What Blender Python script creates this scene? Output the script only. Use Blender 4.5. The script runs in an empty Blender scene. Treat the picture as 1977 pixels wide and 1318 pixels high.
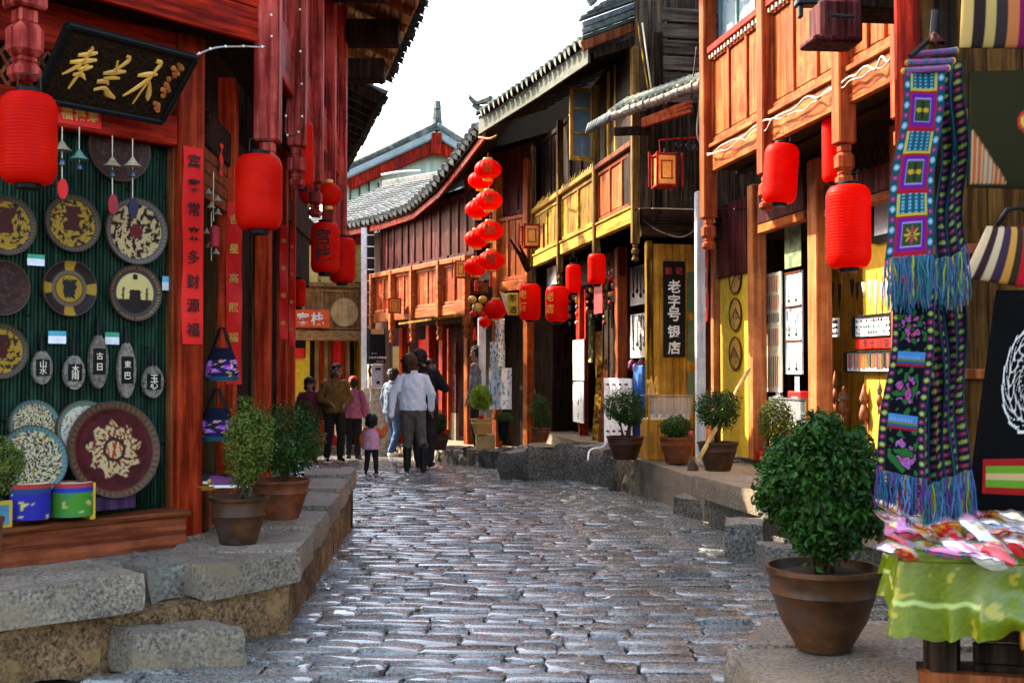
import bpy, math, random
import numpy as np
from mathutils import Vector, Matrix, noise

random.seed(7); np.random.seed(7)
SC = bpy.context.scene
COL = SC.collection
R = math.radians

# ------------------------------------------------------------------ camera
F, CX, CY, W0 = 2200.0, 988.5, 659.0, 1977.0     # focal length and centre in photograph pixels
CAMZ = 1.5
PITCH = math.atan(53.0 / F)
cam = bpy.data.cameras.new('camera')
cam_o = bpy.data.objects.new('camera', cam)
COL.objects.link(cam_o)
cam.sensor_width = 36.0
cam.lens = F / W0 * 36.0
cam.clip_end = 600
cam_o.location = (0, 0, CAMZ)
cam_o.rotation_euler = (R(90) + PITCH, 0, 0)
cam.dof.use_dof = True
cam.dof.focus_distance = 13.0
cam.dof.aperture_fstop = 6.3
SC.camera = cam_o

# ------------------------------------------------------------------ sky, sun, exposure
SUN_AZ, SUN_EL = -57.0, 38.0                       # degrees left of straight ahead, degrees up
world = bpy.data.worlds.new('World'); SC.world = world
world.use_nodes = True
wn = world.node_tree
bg = wn.nodes['Background']
sky = wn.nodes.new('ShaderNodeTexSky')
sky.sky_type = 'NISHITA'; sky.sun_disc = False
sky.sun_elevation = R(SUN_EL); sky.sun_rotation = R(SUN_AZ)
sky.air_density = 1.0; sky.dust_density = 3.0; sky.ozone_density = 1.0
wn.links.new(sky.outputs[0], bg.inputs[0])
bg.inputs[1].default_value = 0.15
sun = bpy.data.lights.new('sun', 'SUN')
sun_o = bpy.data.objects.new('sun', sun); COL.objects.link(sun_o)
sun.energy = 2.6; sun.angle = R(0.53); sun.color = (1.0, 0.93, 0.82)
sd = Vector((math.sin(R(SUN_AZ)) * math.cos(R(SUN_EL)), math.cos(R(SUN_AZ)) * math.cos(R(SUN_EL)), math.sin(R(SUN_EL))))
sun_o.rotation_euler = sd.to_track_quat('Z', 'Y').to_euler()
sun_o.location = sd * 40
SC.view_settings.view_transform = 'Standard'
SC.view_settings.look = 'None'
SC.view_settings.gamma = 1.0
SC.view_settings.exposure = 2.85
SC.view_settings.use_white_balance = True; SC.view_settings.white_balance_temperature = 7250
SC.cycles.max_bounces = 7
SC.cycles.use_denoising = True

# ------------------------------------------------------------------ measuring helpers
sP, cP = math.sin(PITCH), math.cos(PITCH)
def ray(px, py):
    x, u = (px - CX) / F, (CY - py) / F
    return Vector((x, cP - u * sP, sP + u * cP))
def D(px, py, Y):
    d = ray(px, py); d = d * (Y / d.y)
    return Vector((d.x, d.y, d.z + CAMZ))
def mpp(Y): return Y / F                            # metres per photograph pixel at depth Y
def Zof(py, Y, px=988.5): return D(px, py, Y).z
def gz(Y): return 0.0 if Y < 17 else -0.05 * (min(Y, 40) - 17)
def G(px, py, z=None):
    """point on the ground (or on the level z)"""
    d = ray(px, py)
    if z is not None:
        t = (z - CAMZ) / d.z; return Vector((d.x * t, d.y * t, z))
    Y = 15.0
    for _ in range(30):
        t = (gz(Y) - CAMZ) / d.z; Y = d.y * t
    return Vector((d.x * t, d.y * t, gz(Y)))

class Wall:
    """vertical plane; u runs along it, n points to the street"""
    def __init__(s, x, y, dx, dy, flip=False):
        l = math.hypot(dx, dy); s.p = Vector((x, y)); s.d = Vector((dx / l, dy / l))
        s.n = Vector((s.d.y, -s.d.x))
        if flip: s.n = -s.n
    def P(s, u, z, off=0.0):
        q = s.p + s.d * u + s.n * off
        return Vector((q.x, q.y, z))
    def pt(s, px, py, off=0.0):
        d = ray(px, py); q = s.p + s.n * off
        t = (s.n.x * q.x + s.n.y * q.y) / (s.n.x * d.x + s.n.y * d.y)
        return Vector((d.x * t, d.y * t, d.z * t + CAMZ))
    def uz(s, px, py, off=0.0):
        v = s.pt(px, py, off)
        return (Vector((v.x, v.y)) - s.p).dot(s.d), v.z
    def U(s, px, off=0.0): return s.uz(px, 712, off)[0]
    def D3(s): return Vector((s.d.x, s.d.y, 0))
    def N3(s): return Vector((s.n.x, s.n.y, 0))

# ------------------------------------------------------------------ mesh helpers
ZUP = Vector((0, 0, 1))
class MB:
    def __init__(s): s.v = []; s.f = []
    def add(s, vs, fs):
        b = len(s.v); s.v += [tuple(v) for v in vs]; s.f += [tuple(i + b for i in f) for f in fs]; return s
    def obox(s, c, ex, ey, ez, ch=0.0):
        """box with centre c and half-axis vectors; ch = chamfer in metres"""
        c = Vector(c); ex = Vector(ex); ey = Vector(ey); ez = Vector(ez)
        if ch <= 0:
            vs = [c + ex * i + ey * j + ez * k for i in (-1, 1) for j in (-1, 1) for k in (-1, 1)]
            return s.add(vs, [(0, 1, 3, 2), (4, 6, 7, 5), (0, 4, 5, 1), (2, 3, 7, 6), (0, 2, 6, 4), (1, 5, 7, 3)])
        L = (ex.length, ey.length, ez.length)
        ch = min(ch, min(L) * 0.6)
        t = [1 - ch / max(l, 1e-6) for l in L]
        vs = []; idx = {}
        for i in (-1, 1):
            for j in (-1, 1):
                for k in (-1, 1):
                    for a in range(3):
                        q = [i, j, k]; w = [q[m] * (1 if m == a else t[m]) for m in range(3)]
                        idx[(i, j, k, a)] = len(vs); vs.append(c + ex * w[0] + ey * w[1] + ez * w[2])
        fs = []
        for a in range(3):
            o1, o2 = [m for m in range(3) if m != a]
            for sgn in (-1, 1):
                def key(p, q):
                    k3 = [0, 0, 0]; k3[a] = sgn; k3[o1] = p; k3[o2] = q; return idx[(k3[0], k3[1], k3[2], a)]
                fs.append((key(-1, -1), key(1, -1), key(1, 1), key(-1, 1)))
            for p in (-1, 1):
                for q in (-1, 1):
                    def k2(r, ax):
                        k3 = [0, 0, 0]; k3[a] = r; k3[o1] = p; k3[o2] = q; return idx[(k3[0], k3[1], k3[2], ax)]
                    fs.append((k2(-1, o1), k2(1, o1), k2(1, o2), k2(-1, o2)))
        for i in (-1, 1):
            for j in (-1, 1):
                for k in (-1, 1):
                    fs.append((idx[(i, j, k, 0)], idx[(i, j, k, 1)], idx[(i, j, k, 2)]))
        return s.add(vs, fs)
    def box(s, c, size, rz=0.0, ch=0.0):
        a = Vector((math.cos(rz), math.sin(rz), 0)); b = Vector((-a.y, a.x, 0))
        return s.obox(c, a * size[0] / 2, b * size[1] / 2, ZUP * size[2] / 2, ch)
    def wbox(s, w, u0, u1, z0, z1, o0, o1, ch=0.0):
        """box on a Wall: u range, z range, offset range"""
        return s.obox(w.P((u0 + u1) / 2, (z0 + z1) / 2, (o0 + o1) / 2), w.D3() * abs(u1 - u0) / 2,
                      w.N3() * abs(o1 - o0) / 2, ZUP * abs(z1 - z0) / 2, ch)
    def beam(s, p0, p1, w, h, up=ZUP, ch=0.0):
        p0 = Vector(p0); p1 = Vector(p1); d = p1 - p0; L = d.length; d = d / L
        side = d.cross(up)
        side = side.normalized() if side.length > 1e-4 else Vector((1, 0, 0))
        u = side.cross(d).normalized()
        return s.obox((p0 + p1) / 2, d * L / 2, side * w / 2, u * h / 2, ch)
    def tube(s, pts, r, n=8, cap=True):
        pts = [Vector(p) for p in pts]; k = len(pts)
        rs = r if isinstance(r, (list, tuple)) else [r] * k
        t0 = (pts[1] - pts[0]).normalized()
        a = t0.orthogonal().normalized(); vs = []
        for i, p in enumerate(pts):
            t = (pts[min(i + 1, k - 1)] - pts[max(i - 1, 0)])
            t = t.normalized() if t.length > 1e-9 else t0
            a = a - t * a.dot(t)
            a = a.normalized() if a.length > 1e-6 else t.orthogonal().normalized()
            b = t.cross(a)
            for j in range(n):
                th = 2 * math.pi * j / n
                vs.append(p + (a * math.cos(th) + b * math.sin(th)) * rs[i])
        fs = [(i * n + j, i * n + (j + 1) % n, (i + 1) * n + (j + 1) % n, (i + 1) * n + j) for i in range(k - 1) for j in range(n)]
        if cap:
            fs.append(tuple(range(n))[::-1]); fs.append(tuple((k - 1) * n + j for j in range(n)))
        return s.add(vs, fs)
    def lathe(s, prof, c=(0, 0, 0), n=24, ax=None, cap=True):
        """profile [(r,z)] turned about the vertical through c; ax = (ex,ey,ez) frame"""
        c = Vector(c); ex, ey, ez = ax if ax else (Vector((1, 0, 0)), Vector((0, 1, 0)), ZUP)
        vs = []
        for r, z in prof:
            for j in range(n):
                th = 2 * math.pi * j / n
                vs.append(c + ex * (r * math.cos(th)) + ey * (r * math.sin(th)) + ez * z)
        k = len(prof)
        fs = [(i * n + j, i * n + (j + 1) % n, (i + 1) * n + (j + 1) % n, (i + 1) * n + j) for i in range(k - 1) for j in range(n)]
        if cap and prof[0][0] > 1e-5: fs.append(tuple(range(n))[::-1])
        if cap and prof[-1][0] > 1e-5: fs.append(tuple((k - 1) * n + j for j in range(n)))
        return s.add(vs, fs)
    def prism(s, poly, vec):
        n = len(poly); vec = Vector(vec)
        vs = [Vector(p) for p in poly] + [Vector(p) + vec for p in poly]
        fs = [tuple(range(n)), tuple(range(2 * n - 1, n - 1, -1))] + [(i, i + n, (i + 1) % n + n, (i + 1) % n) for i in range(n)]
        return s.add(vs, fs)
    def ball(s, c, r, n=10, m=6, sz=1.0):
        prof = [(max(r * math.sin(math.pi * i / m), 1e-6), -r * sz * math.cos(math.pi * i / m)) for i in range(m + 1)]
        return s.lathe(prof, c, n)
    def mesh(s, name):
        me = bpy.data.meshes.new(name); me.from_pydata(s.v, [], s.f); me.update(); return me
    def build(s, name, mat, parent=None, smooth=None, label=None, kind=None):
        return link(name, s.mesh(name), mat, parent, smooth, label, kind)

def link(name, me, mat, parent=None, smooth=None, label=None, kind=None):
    o = bpy.data.objects.new(name, me); COL.objects.link(o)
    if mat is not None:
        me.materials.append(mat)
    if smooth:
        me.polygons.foreach_set('use_smooth', [True] * len(me.polygons))
        if smooth < 3: me.set_sharp_from_angle(angle=smooth)
    if parent is not None:
        o.parent = parent
        off = parent.location if parent.type == 'EMPTY' else Vector((0, 0, 0))
        o.matrix_parent_inverse = Matrix.Translation(-off)
    if label: o['label'] = label
    if kind: o['kind'] = kind
    return o
def thing(name, loc, label, cat, group=None):
    o = bpy.data.objects.new(name, None); COL.objects.link(o)
    o.empty_display_size = 0.1; o.location = loc
    o['label'] = label; o['category'] = cat
    if group: o['group'] = group
    return o
def tag(o, label, cat, group=None):
    o['label'] = label; o['category'] = cat
    if group: o['group'] = group
    return o
def structure(name, loc=(0, 0, 0)):
    o = bpy.data.objects.new(name, None); COL.objects.link(o); o.location = loc; o['kind'] = 'structure'
    o.empty_display_size = 0.1
    return o

# ------------------------------------------------------------------ materials
class NT:
    def __init__(s, name):
        s.m = bpy.data.materials.new(name); s.m.use_nodes = True
        s.t = s.m.node_tree; s.p = s.t.nodes['Principled BSDF']; s.out = s.t.nodes['Material Output']
    def n(s, typ, **kw):
        o = s.t.nodes.new(typ)
        for k, v in kw.items():
            if k.startswith('i_'):
                key = k[2:]; key = int(key) if key.isdigit() else key.replace('_', ' ')
                o.inputs[key].default_value = v
            else: setattr(o, k, v)
        return o
    def l(s, a, b): s.t.links.new(a, b)
def c4(c): return (c[0], c[1], c[2], 1.0)
MATS = {}
def surf(name, c1, c2, scale=(6, 6, 6), rz=0.0, rough=0.6, bump=0.3, spec=0.25, metal=0.0, detail=6.0, contrast=(0.35, 0.68),
         vary=0.25, c3=None, c3scale=2.0, dist=0.004, island=False, transl=0.0, sheen=0.0, coat=0.0, rough2=None, grime=0.0, cscale=1.0):
    if name in MATS: return MATS[name]
    k = NT(name); p = k.p
    tc = k.n('ShaderNodeTexCoord')
    oi = k.n('ShaderNodeObjectInfo')
    mp = k.n('ShaderNodeMapping'); mp.inputs['Rotation'].default_value = (0, 0, rz)
    k.l(tc.outputs['Object'], mp.inputs['Vector'])
    sc_ = k.n('ShaderNodeVectorMath', operation='MULTIPLY'); sc_.inputs[1].default_value = scale
    k.l(mp.outputs[0], sc_.inputs[0])
    ad = k.n('ShaderNodeVectorMath', operation='ADD')
    rv = k.n('ShaderNodeMath', operation='MULTIPLY', i_1=37.0)
    k.l(oi.outputs['Random'], rv.inputs[0]); k.l(sc_.outputs[0], ad.inputs[0]); k.l(rv.outputs[0], ad.inputs[1])
    n1 = k.n('ShaderNodeTexNoise', i_Scale=1.0, i_Detail=detail, i_Roughness=0.62)
    k.l(ad.outputs[0], n1.inputs['Vector'])
    cr = k.n('ShaderNodeValToRGB')
    cr.color_ramp.elements[0].position = contrast[0]; cr.color_ramp.elements[0].color = c4(c1)
    cr.color_ramp.elements[1].position = contrast[1]; cr.color_ramp.elements[1].color = c4(c2)
    k.l(n1.outputs['Fac'], cr.inputs[0])
    col = cr.outputs[0]
    if grime:
        ng = k.n('ShaderNodeTexNoise', i_Scale=3.1, i_Detail=7.0, i_Roughness=0.7)
        k.l(tc.outputs['Object'], ng.inputs['Vector'])
        rg = k.n('ShaderNodeMapRange', i_1=0.32, i_2=0.66, i_3=1 - grime, i_4=1 + grime * 0.35); k.l(ng.outputs['Fac'], rg.inputs[0])
        hg = k.n('ShaderNodeHueSaturation'); k.l(rg.outputs[0], hg.inputs['Value']); k.l(col, hg.inputs['Color']); col = hg.outputs[0]
    if c3 is not None:
        n2 = k.n('ShaderNodeTexNoise', i_Scale=c3scale, i_Detail=5.0, i_Roughness=0.65)
        k.l(tc.outputs['Object'], n2.inputs['Vector'])
        r2 = k.n('ShaderNodeMapRange', i_1=0.52, i_2=0.7); k.l(n2.outputs['Fac'], r2.inputs[0])
        mx = k.n('ShaderNodeMix', data_type='RGBA'); k.l(r2.outputs[0], mx.inputs[0]); k.l(col, mx.inputs[6]); mx.inputs[7].default_value = c4(c3)
        col = mx.outputs[2]
    if vary:
        hv = k.n('ShaderNodeHueSaturation')
        mr = k.n('ShaderNodeMapRange', i_3=1 - vary, i_4=1 + vary)
        if island:
            ge = k.n('ShaderNodeNewGeometry'); k.l(ge.outputs['Random Per Island'], mr.inputs[0])
            mh = k.n('ShaderNodeMapRange', i_3=0.48, i_4=0.52); k.l(ge.outputs['Random Per Island'], mh.inputs[0]); k.l(mh.outputs[0], hv.inputs['Hue'])
        else: k.l(oi.outputs['Random'], mr.inputs[0])
        k.l(mr.outputs[0], hv.inputs['Value']); k.l(col, hv.inputs['Color']); col = hv.outputs[0]
    k.l(col, p.inputs['Base Color'])
    p.inputs['Roughness'].default_value = rough
    if rough2 is not None:
        rr = k.n('ShaderNodeMapRange', i_1=0.3, i_2=0.7, i_3=rough, i_4=rough2); k.l(n1.outputs['Fac'], rr.inputs[0]); k.l(rr.outputs[0], p.inputs['Roughness'])
    p.inputs['Specular IOR Level'].default_value = spec
    p.inputs['Metallic'].default_value = metal
    p.inputs['Coat Weight'].default_value = coat
    if sheen: p.inputs['Sheen Weight'].default_value = sheen; p.inputs['Sheen Roughness'].default_value = 0.35; p.inputs['Sheen Tint'].default_value = (1.0, 0.8, 0.5, 1)
    if bump:
        bp = k.n('ShaderNodeBump', i_Strength=bump, i_Distance=dist); k.l(n1.outputs['Fac'], bp.inputs['Height']); k.l(bp.outputs[0], p.inputs['Normal'])
    if transl:
        tr = k.n('ShaderNodeBsdfTranslucent'); k.l(col, tr.inputs[0])
        ms = k.n('ShaderNodeMixShader', i_0=transl); k.l(p.outputs[0], ms.inputs[1]); k.l(tr.outputs[0], ms.inputs[2]); k.l(ms.outputs[0], k.out.inputs[0])
    MATS[name] = k.m
    return k.m
def wood(name, c1, c2, along='z', rz=0.0, rough=0.55, bump=0.75, vary=0.22, c3=None, spec=0.05, fine=1.0, **kw):
    """timber, grain along z or along the horizontal direction turned by rz"""
    s = (26 * fine, 26 * fine, 1.6) if along == 'z' else (1.6, 26 * fine, 26 * fine)
    return surf(name, c1, c2, scale=s, rz=-rz, rough=rough, bump=bump, vary=vary, c3=c3, spec=spec, detail=7.0, contrast=(0.40, 0.61), grime=kw.pop('grime', 0.45), **kw)
def paint(name, col, rough=0.5, var=0.18, **kw):
    a = [c * (1 - var) for c in col]; b = [min(1, c * (1 + var)) for c in col]
    return surf(name, a, b, scale=kw.pop('scale', (9, 9, 9)), rough=rough, bump=kw.pop('bump', 0.12), vary=kw.pop('vary', 0.12), **kw)
def glass(name, col=(0.75, 0.85, 0.9), rough=0.03, alpha=0.25):
    if name in MATS: return MATS[name]
    k = NT(name); p = k.p
    p.inputs['Base Color'].default_value = c4(col); p.inputs['Roughness'].default_value = rough
    p.inputs['Specular IOR Level'].default_value = 0.8
    p.inputs['Alpha'].default_value = alpha
    MATS[name] = k.m; return k.m
def printed(name='printed', rough=0.5, spec=0.12, bump=0.0):
    """surface whose printed or woven pattern is stored per vertex"""
    if name in MATS: return MATS[name]
    k = NT(name)
    at = k.n('ShaderNodeAttribute', attribute_name='pattern'); k.l(at.outputs['Color'], k.p.inputs['Base Color'])
    k.p.inputs['Roughness'].default_value = rough; k.p.inputs['Specular IOR Level'].default_value = spec
    if bump:
        n1 = k.n('ShaderNodeTexNoise', i_Scale=220.0, i_Detail=3.0)
        bp = k.n('ShaderNodeBump', i_Strength=bump, i_Distance=0.002); k.l(n1.outputs['Fac'], bp.inputs['Height']); k.l(bp.outputs[0], k.p.inputs['Normal'])
    MATS[name] = k.m; return k.m
def painted(name, nu, nv, pos, col, mat, parent=None, smooth=3, wrap=False, label=None):
    """grid surface pos(a,b) with a pattern col(a,b); a,b in 0..1"""
    vs = []; cs = []
    for j in range(nv + 1):
        for i in range(nu + (0 if wrap else 1)):
            a, b = i / nu, j / nv
            vs.append(tuple(pos(a, b))); cs += list(col(a, b)) + [1.0]
    w = nu if wrap else nu + 1
    fs = [(j * w + i, j * w + (i + 1) % w, (j + 1) * w + (i + 1) % w, (j + 1) * w + i) for j in range(nv) for i in range(nu)]
    me = bpy.data.meshes.new(name); me.from_pydata(vs, [], fs); me.update()
    at = me.attributes.new('pattern', 'FLOAT_COLOR', 'POINT'); at.data.foreach_set('color', cs)
    return link(name, me, mat, parent, smooth, label)

# ------------------------------------------------------------------ lettering
TMP = bpy.data.scenes.new('workbench'); TL = TMP.view_layers[0]      # small scene for making meshes, removed at the end
_gl = {}
def glyph(ch, bold=0.012):
    key = (ch, bold)
    if key in _gl: return _gl[key]
    cu = bpy.data.curves.new('glyph', 'FONT'); cu.body = ch; cu.offset = bold; cu.resolution_u = 2
    o = bpy.data.objects.new('glyph', cu); TMP.collection.objects.link(o); TL.update()
    m = o.evaluated_get(TL.depsgraph).to_mesh()
    vs = [(v.co.x, v.co.y) for v in m.vertices]; fs = [tuple(p.vertices) for p in m.polygons]
    if vs:
        x0 = min(v[0] for v in vs); x1 = max(v[0] for v in vs); y0 = min(v[1] for v in vs); y1 = max(v[1] for v in vs)
        s = 1.0 / max(x1 - x0, y1 - y0, 1e-6)
        vs = [((x - (x0 + x1) / 2) * s, (y - (y0 + y1) / 2) * s) for x, y in vs]
    bpy.data.objects.remove(o, do_unlink=True); bpy.data.curves.remove(cu)
    _gl[key] = (vs, fs); return _gl[key]
def write(ch, c, ex, ey, size, mat, parent, bold=0.012, name='character', aspect=1.0):
    """one flat character centred on c; ex right, ey up"""
    vs, fs = glyph(ch, bold); mb = MB()
    c = Vector(c)
    mb.add([c + ex * (x * size * aspect) + ey * (y * size) for x, y in vs], fs)
    return mb.build(name, mat, parent)
def words_row(text, c, ex, ey, size, mat, parent, bold=0.01, step=1.1, name='lettering'):
    mb = MB(); c = Vector(c); n = len(text)
    for i, ch in enumerate(text):
        if ch == ' ': continue
        vs, fs = glyph(ch, bold); q = c + ex * ((i - (n - 1) / 2) * size * step)
        mb.add([q + ex * (x * size) + ey * (y * size) for x, y in vs], fs)
    return mb.build(name, mat, parent, kind='stuff')
def brush(strokes, c, ex, ey, size, mat, parent, en=None, name='character', thick=0.004):
    """brush-written character: strokes = lists of (x, y, width), in units of the character size"""
    mb = MB(); c = Vector(c); en = en if en is not None else ex.cross(ey)
    for st in strokes:
        pts = []
        for i in range(len(st) - 1):                     # smooth the centre line
            p0, p1, p2, p3 = st[max(i - 1, 0)], st[i], st[i + 1], st[min(i + 2, len(st) - 1)]
            for k in range(4):
                t = k / 4
                pts.append(tuple(0.5 * ((2 * p1[m]) + (-p0[m] + p2[m]) * t + (2 * p0[m] - 5 * p1[m] + 4 * p2[m] - p3[m]) * t * t + (-p0[m] + 3 * p1[m] - 3 * p2[m] + p3[m]) * t ** 3) for m in range(3)))
        pts.append(st[-1])
        n = len(pts); vs = []
        for i, (x, y, w) in enumerate(pts):
            a = pts[max(i - 1, 0)]; b = pts[min(i + 1, n - 1)]
            dx, dy = b[0] - a[0], b[1] - a[1]; l = math.hypot(dx, dy) or 1; nx, ny = -dy / l, dx / l
            w = max(w, 0.008)
            for s, h in ((-1, 0), (-0.5, 1), (0.5, 1), (1, 0)):
                q = c + ex * ((x + nx * w * s / 2) * size) + ey * ((y + ny * w * s / 2) * size) + en * (thick * h)
                vs.append(q)
        fs = [(i * 4 + j, i * 4 + j + 1, i * 4 + j + 5, i * 4 + j + 4) for i in range(n - 1) for j in range(3)]
        fs += [(0, 1, 2, 3), tuple((n - 1) * 4 + j for j in (3, 2, 1, 0))]
        mb.add(vs, fs)
    return mb.build(name, mat, parent)

# ================================================================== materials of the place
RED1, RED2 = (0.13, 0.005, 0.002), (0.50, 0.026, 0.008)
M_red = wood('red_wood', RED1, RED2, c3=(0.10, 0.012, 0.015))
M_redh = wood('red_wood_level', RED1, RED2, along='x', rz=R(50), c3=(0.10, 0.012, 0.015))
M_redy = wood('red_wood_along_street', RED1, RED2, along='x', rz=R(94), c3=(0.30, 0.09, 0.07))
M_pink = wood('faded_red_wood', (0.16, 0.010, 0.008), (0.50, 0.075, 0.055), c3=(0.14, 0.010, 0.008))
M_col = wood('column_wood', (0.20, 0.014, 0.004), (0.48, 0.050, 0.013))
M_brown = wood('brown_wood', (0.10, 0.024, 0.008), (0.24, 0.068, 0.022))
M_brownh = wood('brown_wood_level', (0.10, 0.024, 0.008), (0.24, 0.068, 0.022), along='x', rz=R(47))
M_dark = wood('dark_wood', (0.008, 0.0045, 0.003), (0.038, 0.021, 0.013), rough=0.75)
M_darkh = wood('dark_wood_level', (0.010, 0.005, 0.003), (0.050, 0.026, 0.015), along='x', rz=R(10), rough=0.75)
M_plum = wood('plum_wood', (0.028, 0.005, 0.005), (0.12, 0.028, 0.026), rough=0.6)
M_orange = wood('orange_wood', (0.17, 0.026, 0.004), (0.36, 0.092, 0.020), c3=(0.40, 0.14, 0.04), vary=0.14, grime=.42)
M_orangeh = wood('orange_wood_level', (0.19, 0.030, 0.005), (0.38, 0.10, 0.024), along='x', rz=R(100), c3=(0.42, 0.16, 0.05), vary=0.12, grime=.42)
M_rim = wood('rust_wood', (0.22, 0.032, 0.009), (0.42, 0.085, 0.024))
M_ochre = wood('ochre_wood', (0.050, 0.018, 0.002), (0.42, 0.235, 0.018), c3=(0.20, 0.055, 0.006), fine=0.8, vary=0.4)
M_ochreh = wood('ochre_wood_level', (0.22, 0.11, 0.010), (0.50, 0.31, 0.045), along='x', rz=R(100), fine=0.6)
M_brick = wood('brick_red_wood', (0.22, 0.024, 0.007), (0.42, 0.075, 0.020), c3=(0.44, 0.14, 0.055))
M_brickh = wood('brick_red_wood_level', (0.27, 0.055, 0.016), (0.46, 0.15, 0.055), along='x', rz=R(120))
M_honey = wood('honey_pine', (0.36, 0.15, 0.016), (0.58, 0.29, 0.045), vary=0.15)
M_yellow = paint('yellow_plaster', (0.72, 0.47, 0.035), rough=0.8)
M_tile = surf('roof_tile', (0.035, 0.045, 0.048), (0.15, 0.165, 0.165), scale=(14, 14, 14), rough=0.8, c3=(0.22, 0.21, 0.18), vary=0.3)
M_tiled = surf('mossy_roof_tile', (0.03, 0.045, 0.04), (0.12, 0.14, 0.12), scale=(14, 14, 14), rough=0.85, c3=(0.26, 0.25, 0.2), vary=0.3)
M_teal = surf('green_fascia', (0.012, 0.018, 0.012), (0.055, 0.070, 0.042), scale=(5, 5, 30), rough=0.7)
M_stone = surf('terrace_stone', (0.070, 0.054, 0.038), (0.40, 0.32, 0.235), scale=(55, 55, 55), rough=0.55, bump=0.6, dist=0.014, vary=0.16, c3=(0.24, 0.17, 0.10), rough2=0.75, c3scale=3.0, grime=.35)
M_stonew = surf('warm_rough_stone', (0.050, 0.026, 0.011), (0.42, 0.235, 0.11), scale=(48, 48, 48), rough=0.9, bump=1.0, dist=0.02, vary=0.25, c3=(0.36, 0.20, 0.075), c3scale=5.0, grime=.6)
M_stoned = surf('dark_kerb_stone', (0.030, 0.028, 0.024), (0.32, 0.285, 0.23), scale=(40, 40, 40), rough=0.55, bump=0.8, dist=0.02, vary=0.25, c3=(0.20, 0.17, 0.12))
M_earth = surf('joint_earth', (0.02, 0.018, 0.016), (0.06, 0.05, 0.042), scale=(30, 30, 30), rough=0.95)
M_pave = surf('worn_paving', (0.016, 0.020, 0.018), (0.33, 0.345, 0.315), scale=(52, 52, 52), rough=0.12, rough2=0.42, bump=0.8, dist=0.008, spec=1.0, vary=0.40, c3=(0.20, 0.155, 0.115), c3scale=4.0, detail=10.0, coat=0.6, grime=.55)
M_lant = surf('red_lantern_cloth', (0.70, 0.006, 0.003), (0.86, 0.018, 0.005), scale=(3, 3, 3), rough=0.5, spec=0.08, bump=0, vary=0.08, transl=0.45, grime=.12)
M_black = paint('black_lacquer', (0.006, 0.006, 0.006), rough=0.45, spec=0.12)
M_iron = paint('dark_iron', (0.03, 0.028, 0.028), rough=0.5, metal=0.6)
M_gold = paint('gold_paint', (0.72, 0.38, 0.06), rough=0.35, spec=0.6)
M_paper = surf('red_paper', (0.62, 0.006, 0.006), (0.80, 0.018, 0.012), scale=(7, 7, 3), rough=0.5, bump=0.05, vary=0.05)
M_ink = paint('ink', (0.015, 0.008, 0.006), rough=0.6)
M_white = paint('white_paint', (0.86, 0.84, 0.80), rough=0.6)
M_card = paint('pale_card', (0.68, 0.70, 0.74), rough=0.6)
M_cream = paint('cream', (0.70, 0.60, 0.42), rough=0.6)
M_pot = surf('terracotta', (0.10, 0.024, 0.007), (0.27, 0.075, 0.022), scale=(7, 7, 5), rough=0.7, bump=0.3, c3=(0.09, 0.05, 0.035), c3scale=4.0)
M_potd = surf('dark_glazed_clay', (0.028, 0.011, 0.004), (0.10, 0.038, 0.014), scale=(6, 6, 8), rough=0.5, bump=0.25, c3=(0.05, 0.035, 0.03), c3scale=5.0)
M_soil = surf('soil', (0.02, 0.014, 0.01), (0.06, 0.04, 0.028), scale=(40, 40, 40), rough=0.95, bump=1.0)
M_stem = wood('stem_bark', (0.05, 0.03, 0.018), (0.13, 0.08, 0.045))
def leafmat(name, a, b):
    return surf(name, a, b, scale=(12, 12, 12), rough=0.42, bump=0, vary=0.5, island=True, transl=0.28, spec=0.22)
M_leaf = leafmat('box_leaf', (0.007, 0.034, 0.005), (0.045, 0.11, 0.012))
M_leafy = leafmat('yellow_green_leaf', (0.14, 0.24, 0.02), (0.30, 0.38, 0.03))
M_leaff = leafmat('feathery_leaf', (0.05, 0.085, 0.010), (0.15, 0.18, 0.022))
M_wire = paint('pale_cable', (0.42, 0.38, 0.30), rough=0.6)
M_glassb = glass('window_glass', (0.35, 0.5, 0.6), alpha=0.45)
M_glassc = glass('case_glass', (0.8, 0.85, 0.85), alpha=0.18)
M_print = printed('printed_pattern')
M_cloth = printed('woven_pattern', rough=0.9, spec=0.05, bump=0.6)
M_film = glass('clear_film', (0.9, 0.92, 0.95), rough=0.08, alpha=0.10)

# ================================================================== ground and street
def sheet(name, xs, ys, zf, mat, parent=None, kind='structure'):
    vs = [(x, y, zf(x, y)) for y in ys for x in xs]; w = len(xs)
    fs = [(j * w + i, j * w + i + 1, (j + 1) * w + i + 1, (j + 1) * w + i) for j in range(len(ys) - 1) for i in range(w - 1)]
    me = bpy.data.meshes.new(name); me.from_pydata(vs, [], fs); me.update()
    return link(name, me, mat, parent, None, None, kind)
sheet('ground', [-250, -60, -12, -6, 0, 6, 12, 60, 250], [-250, -60, -8, 0, 8, 17, 22, 28, 34, 40, 80, 300], lambda x, y: gz(y) - 0.06, M_earth)

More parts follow.
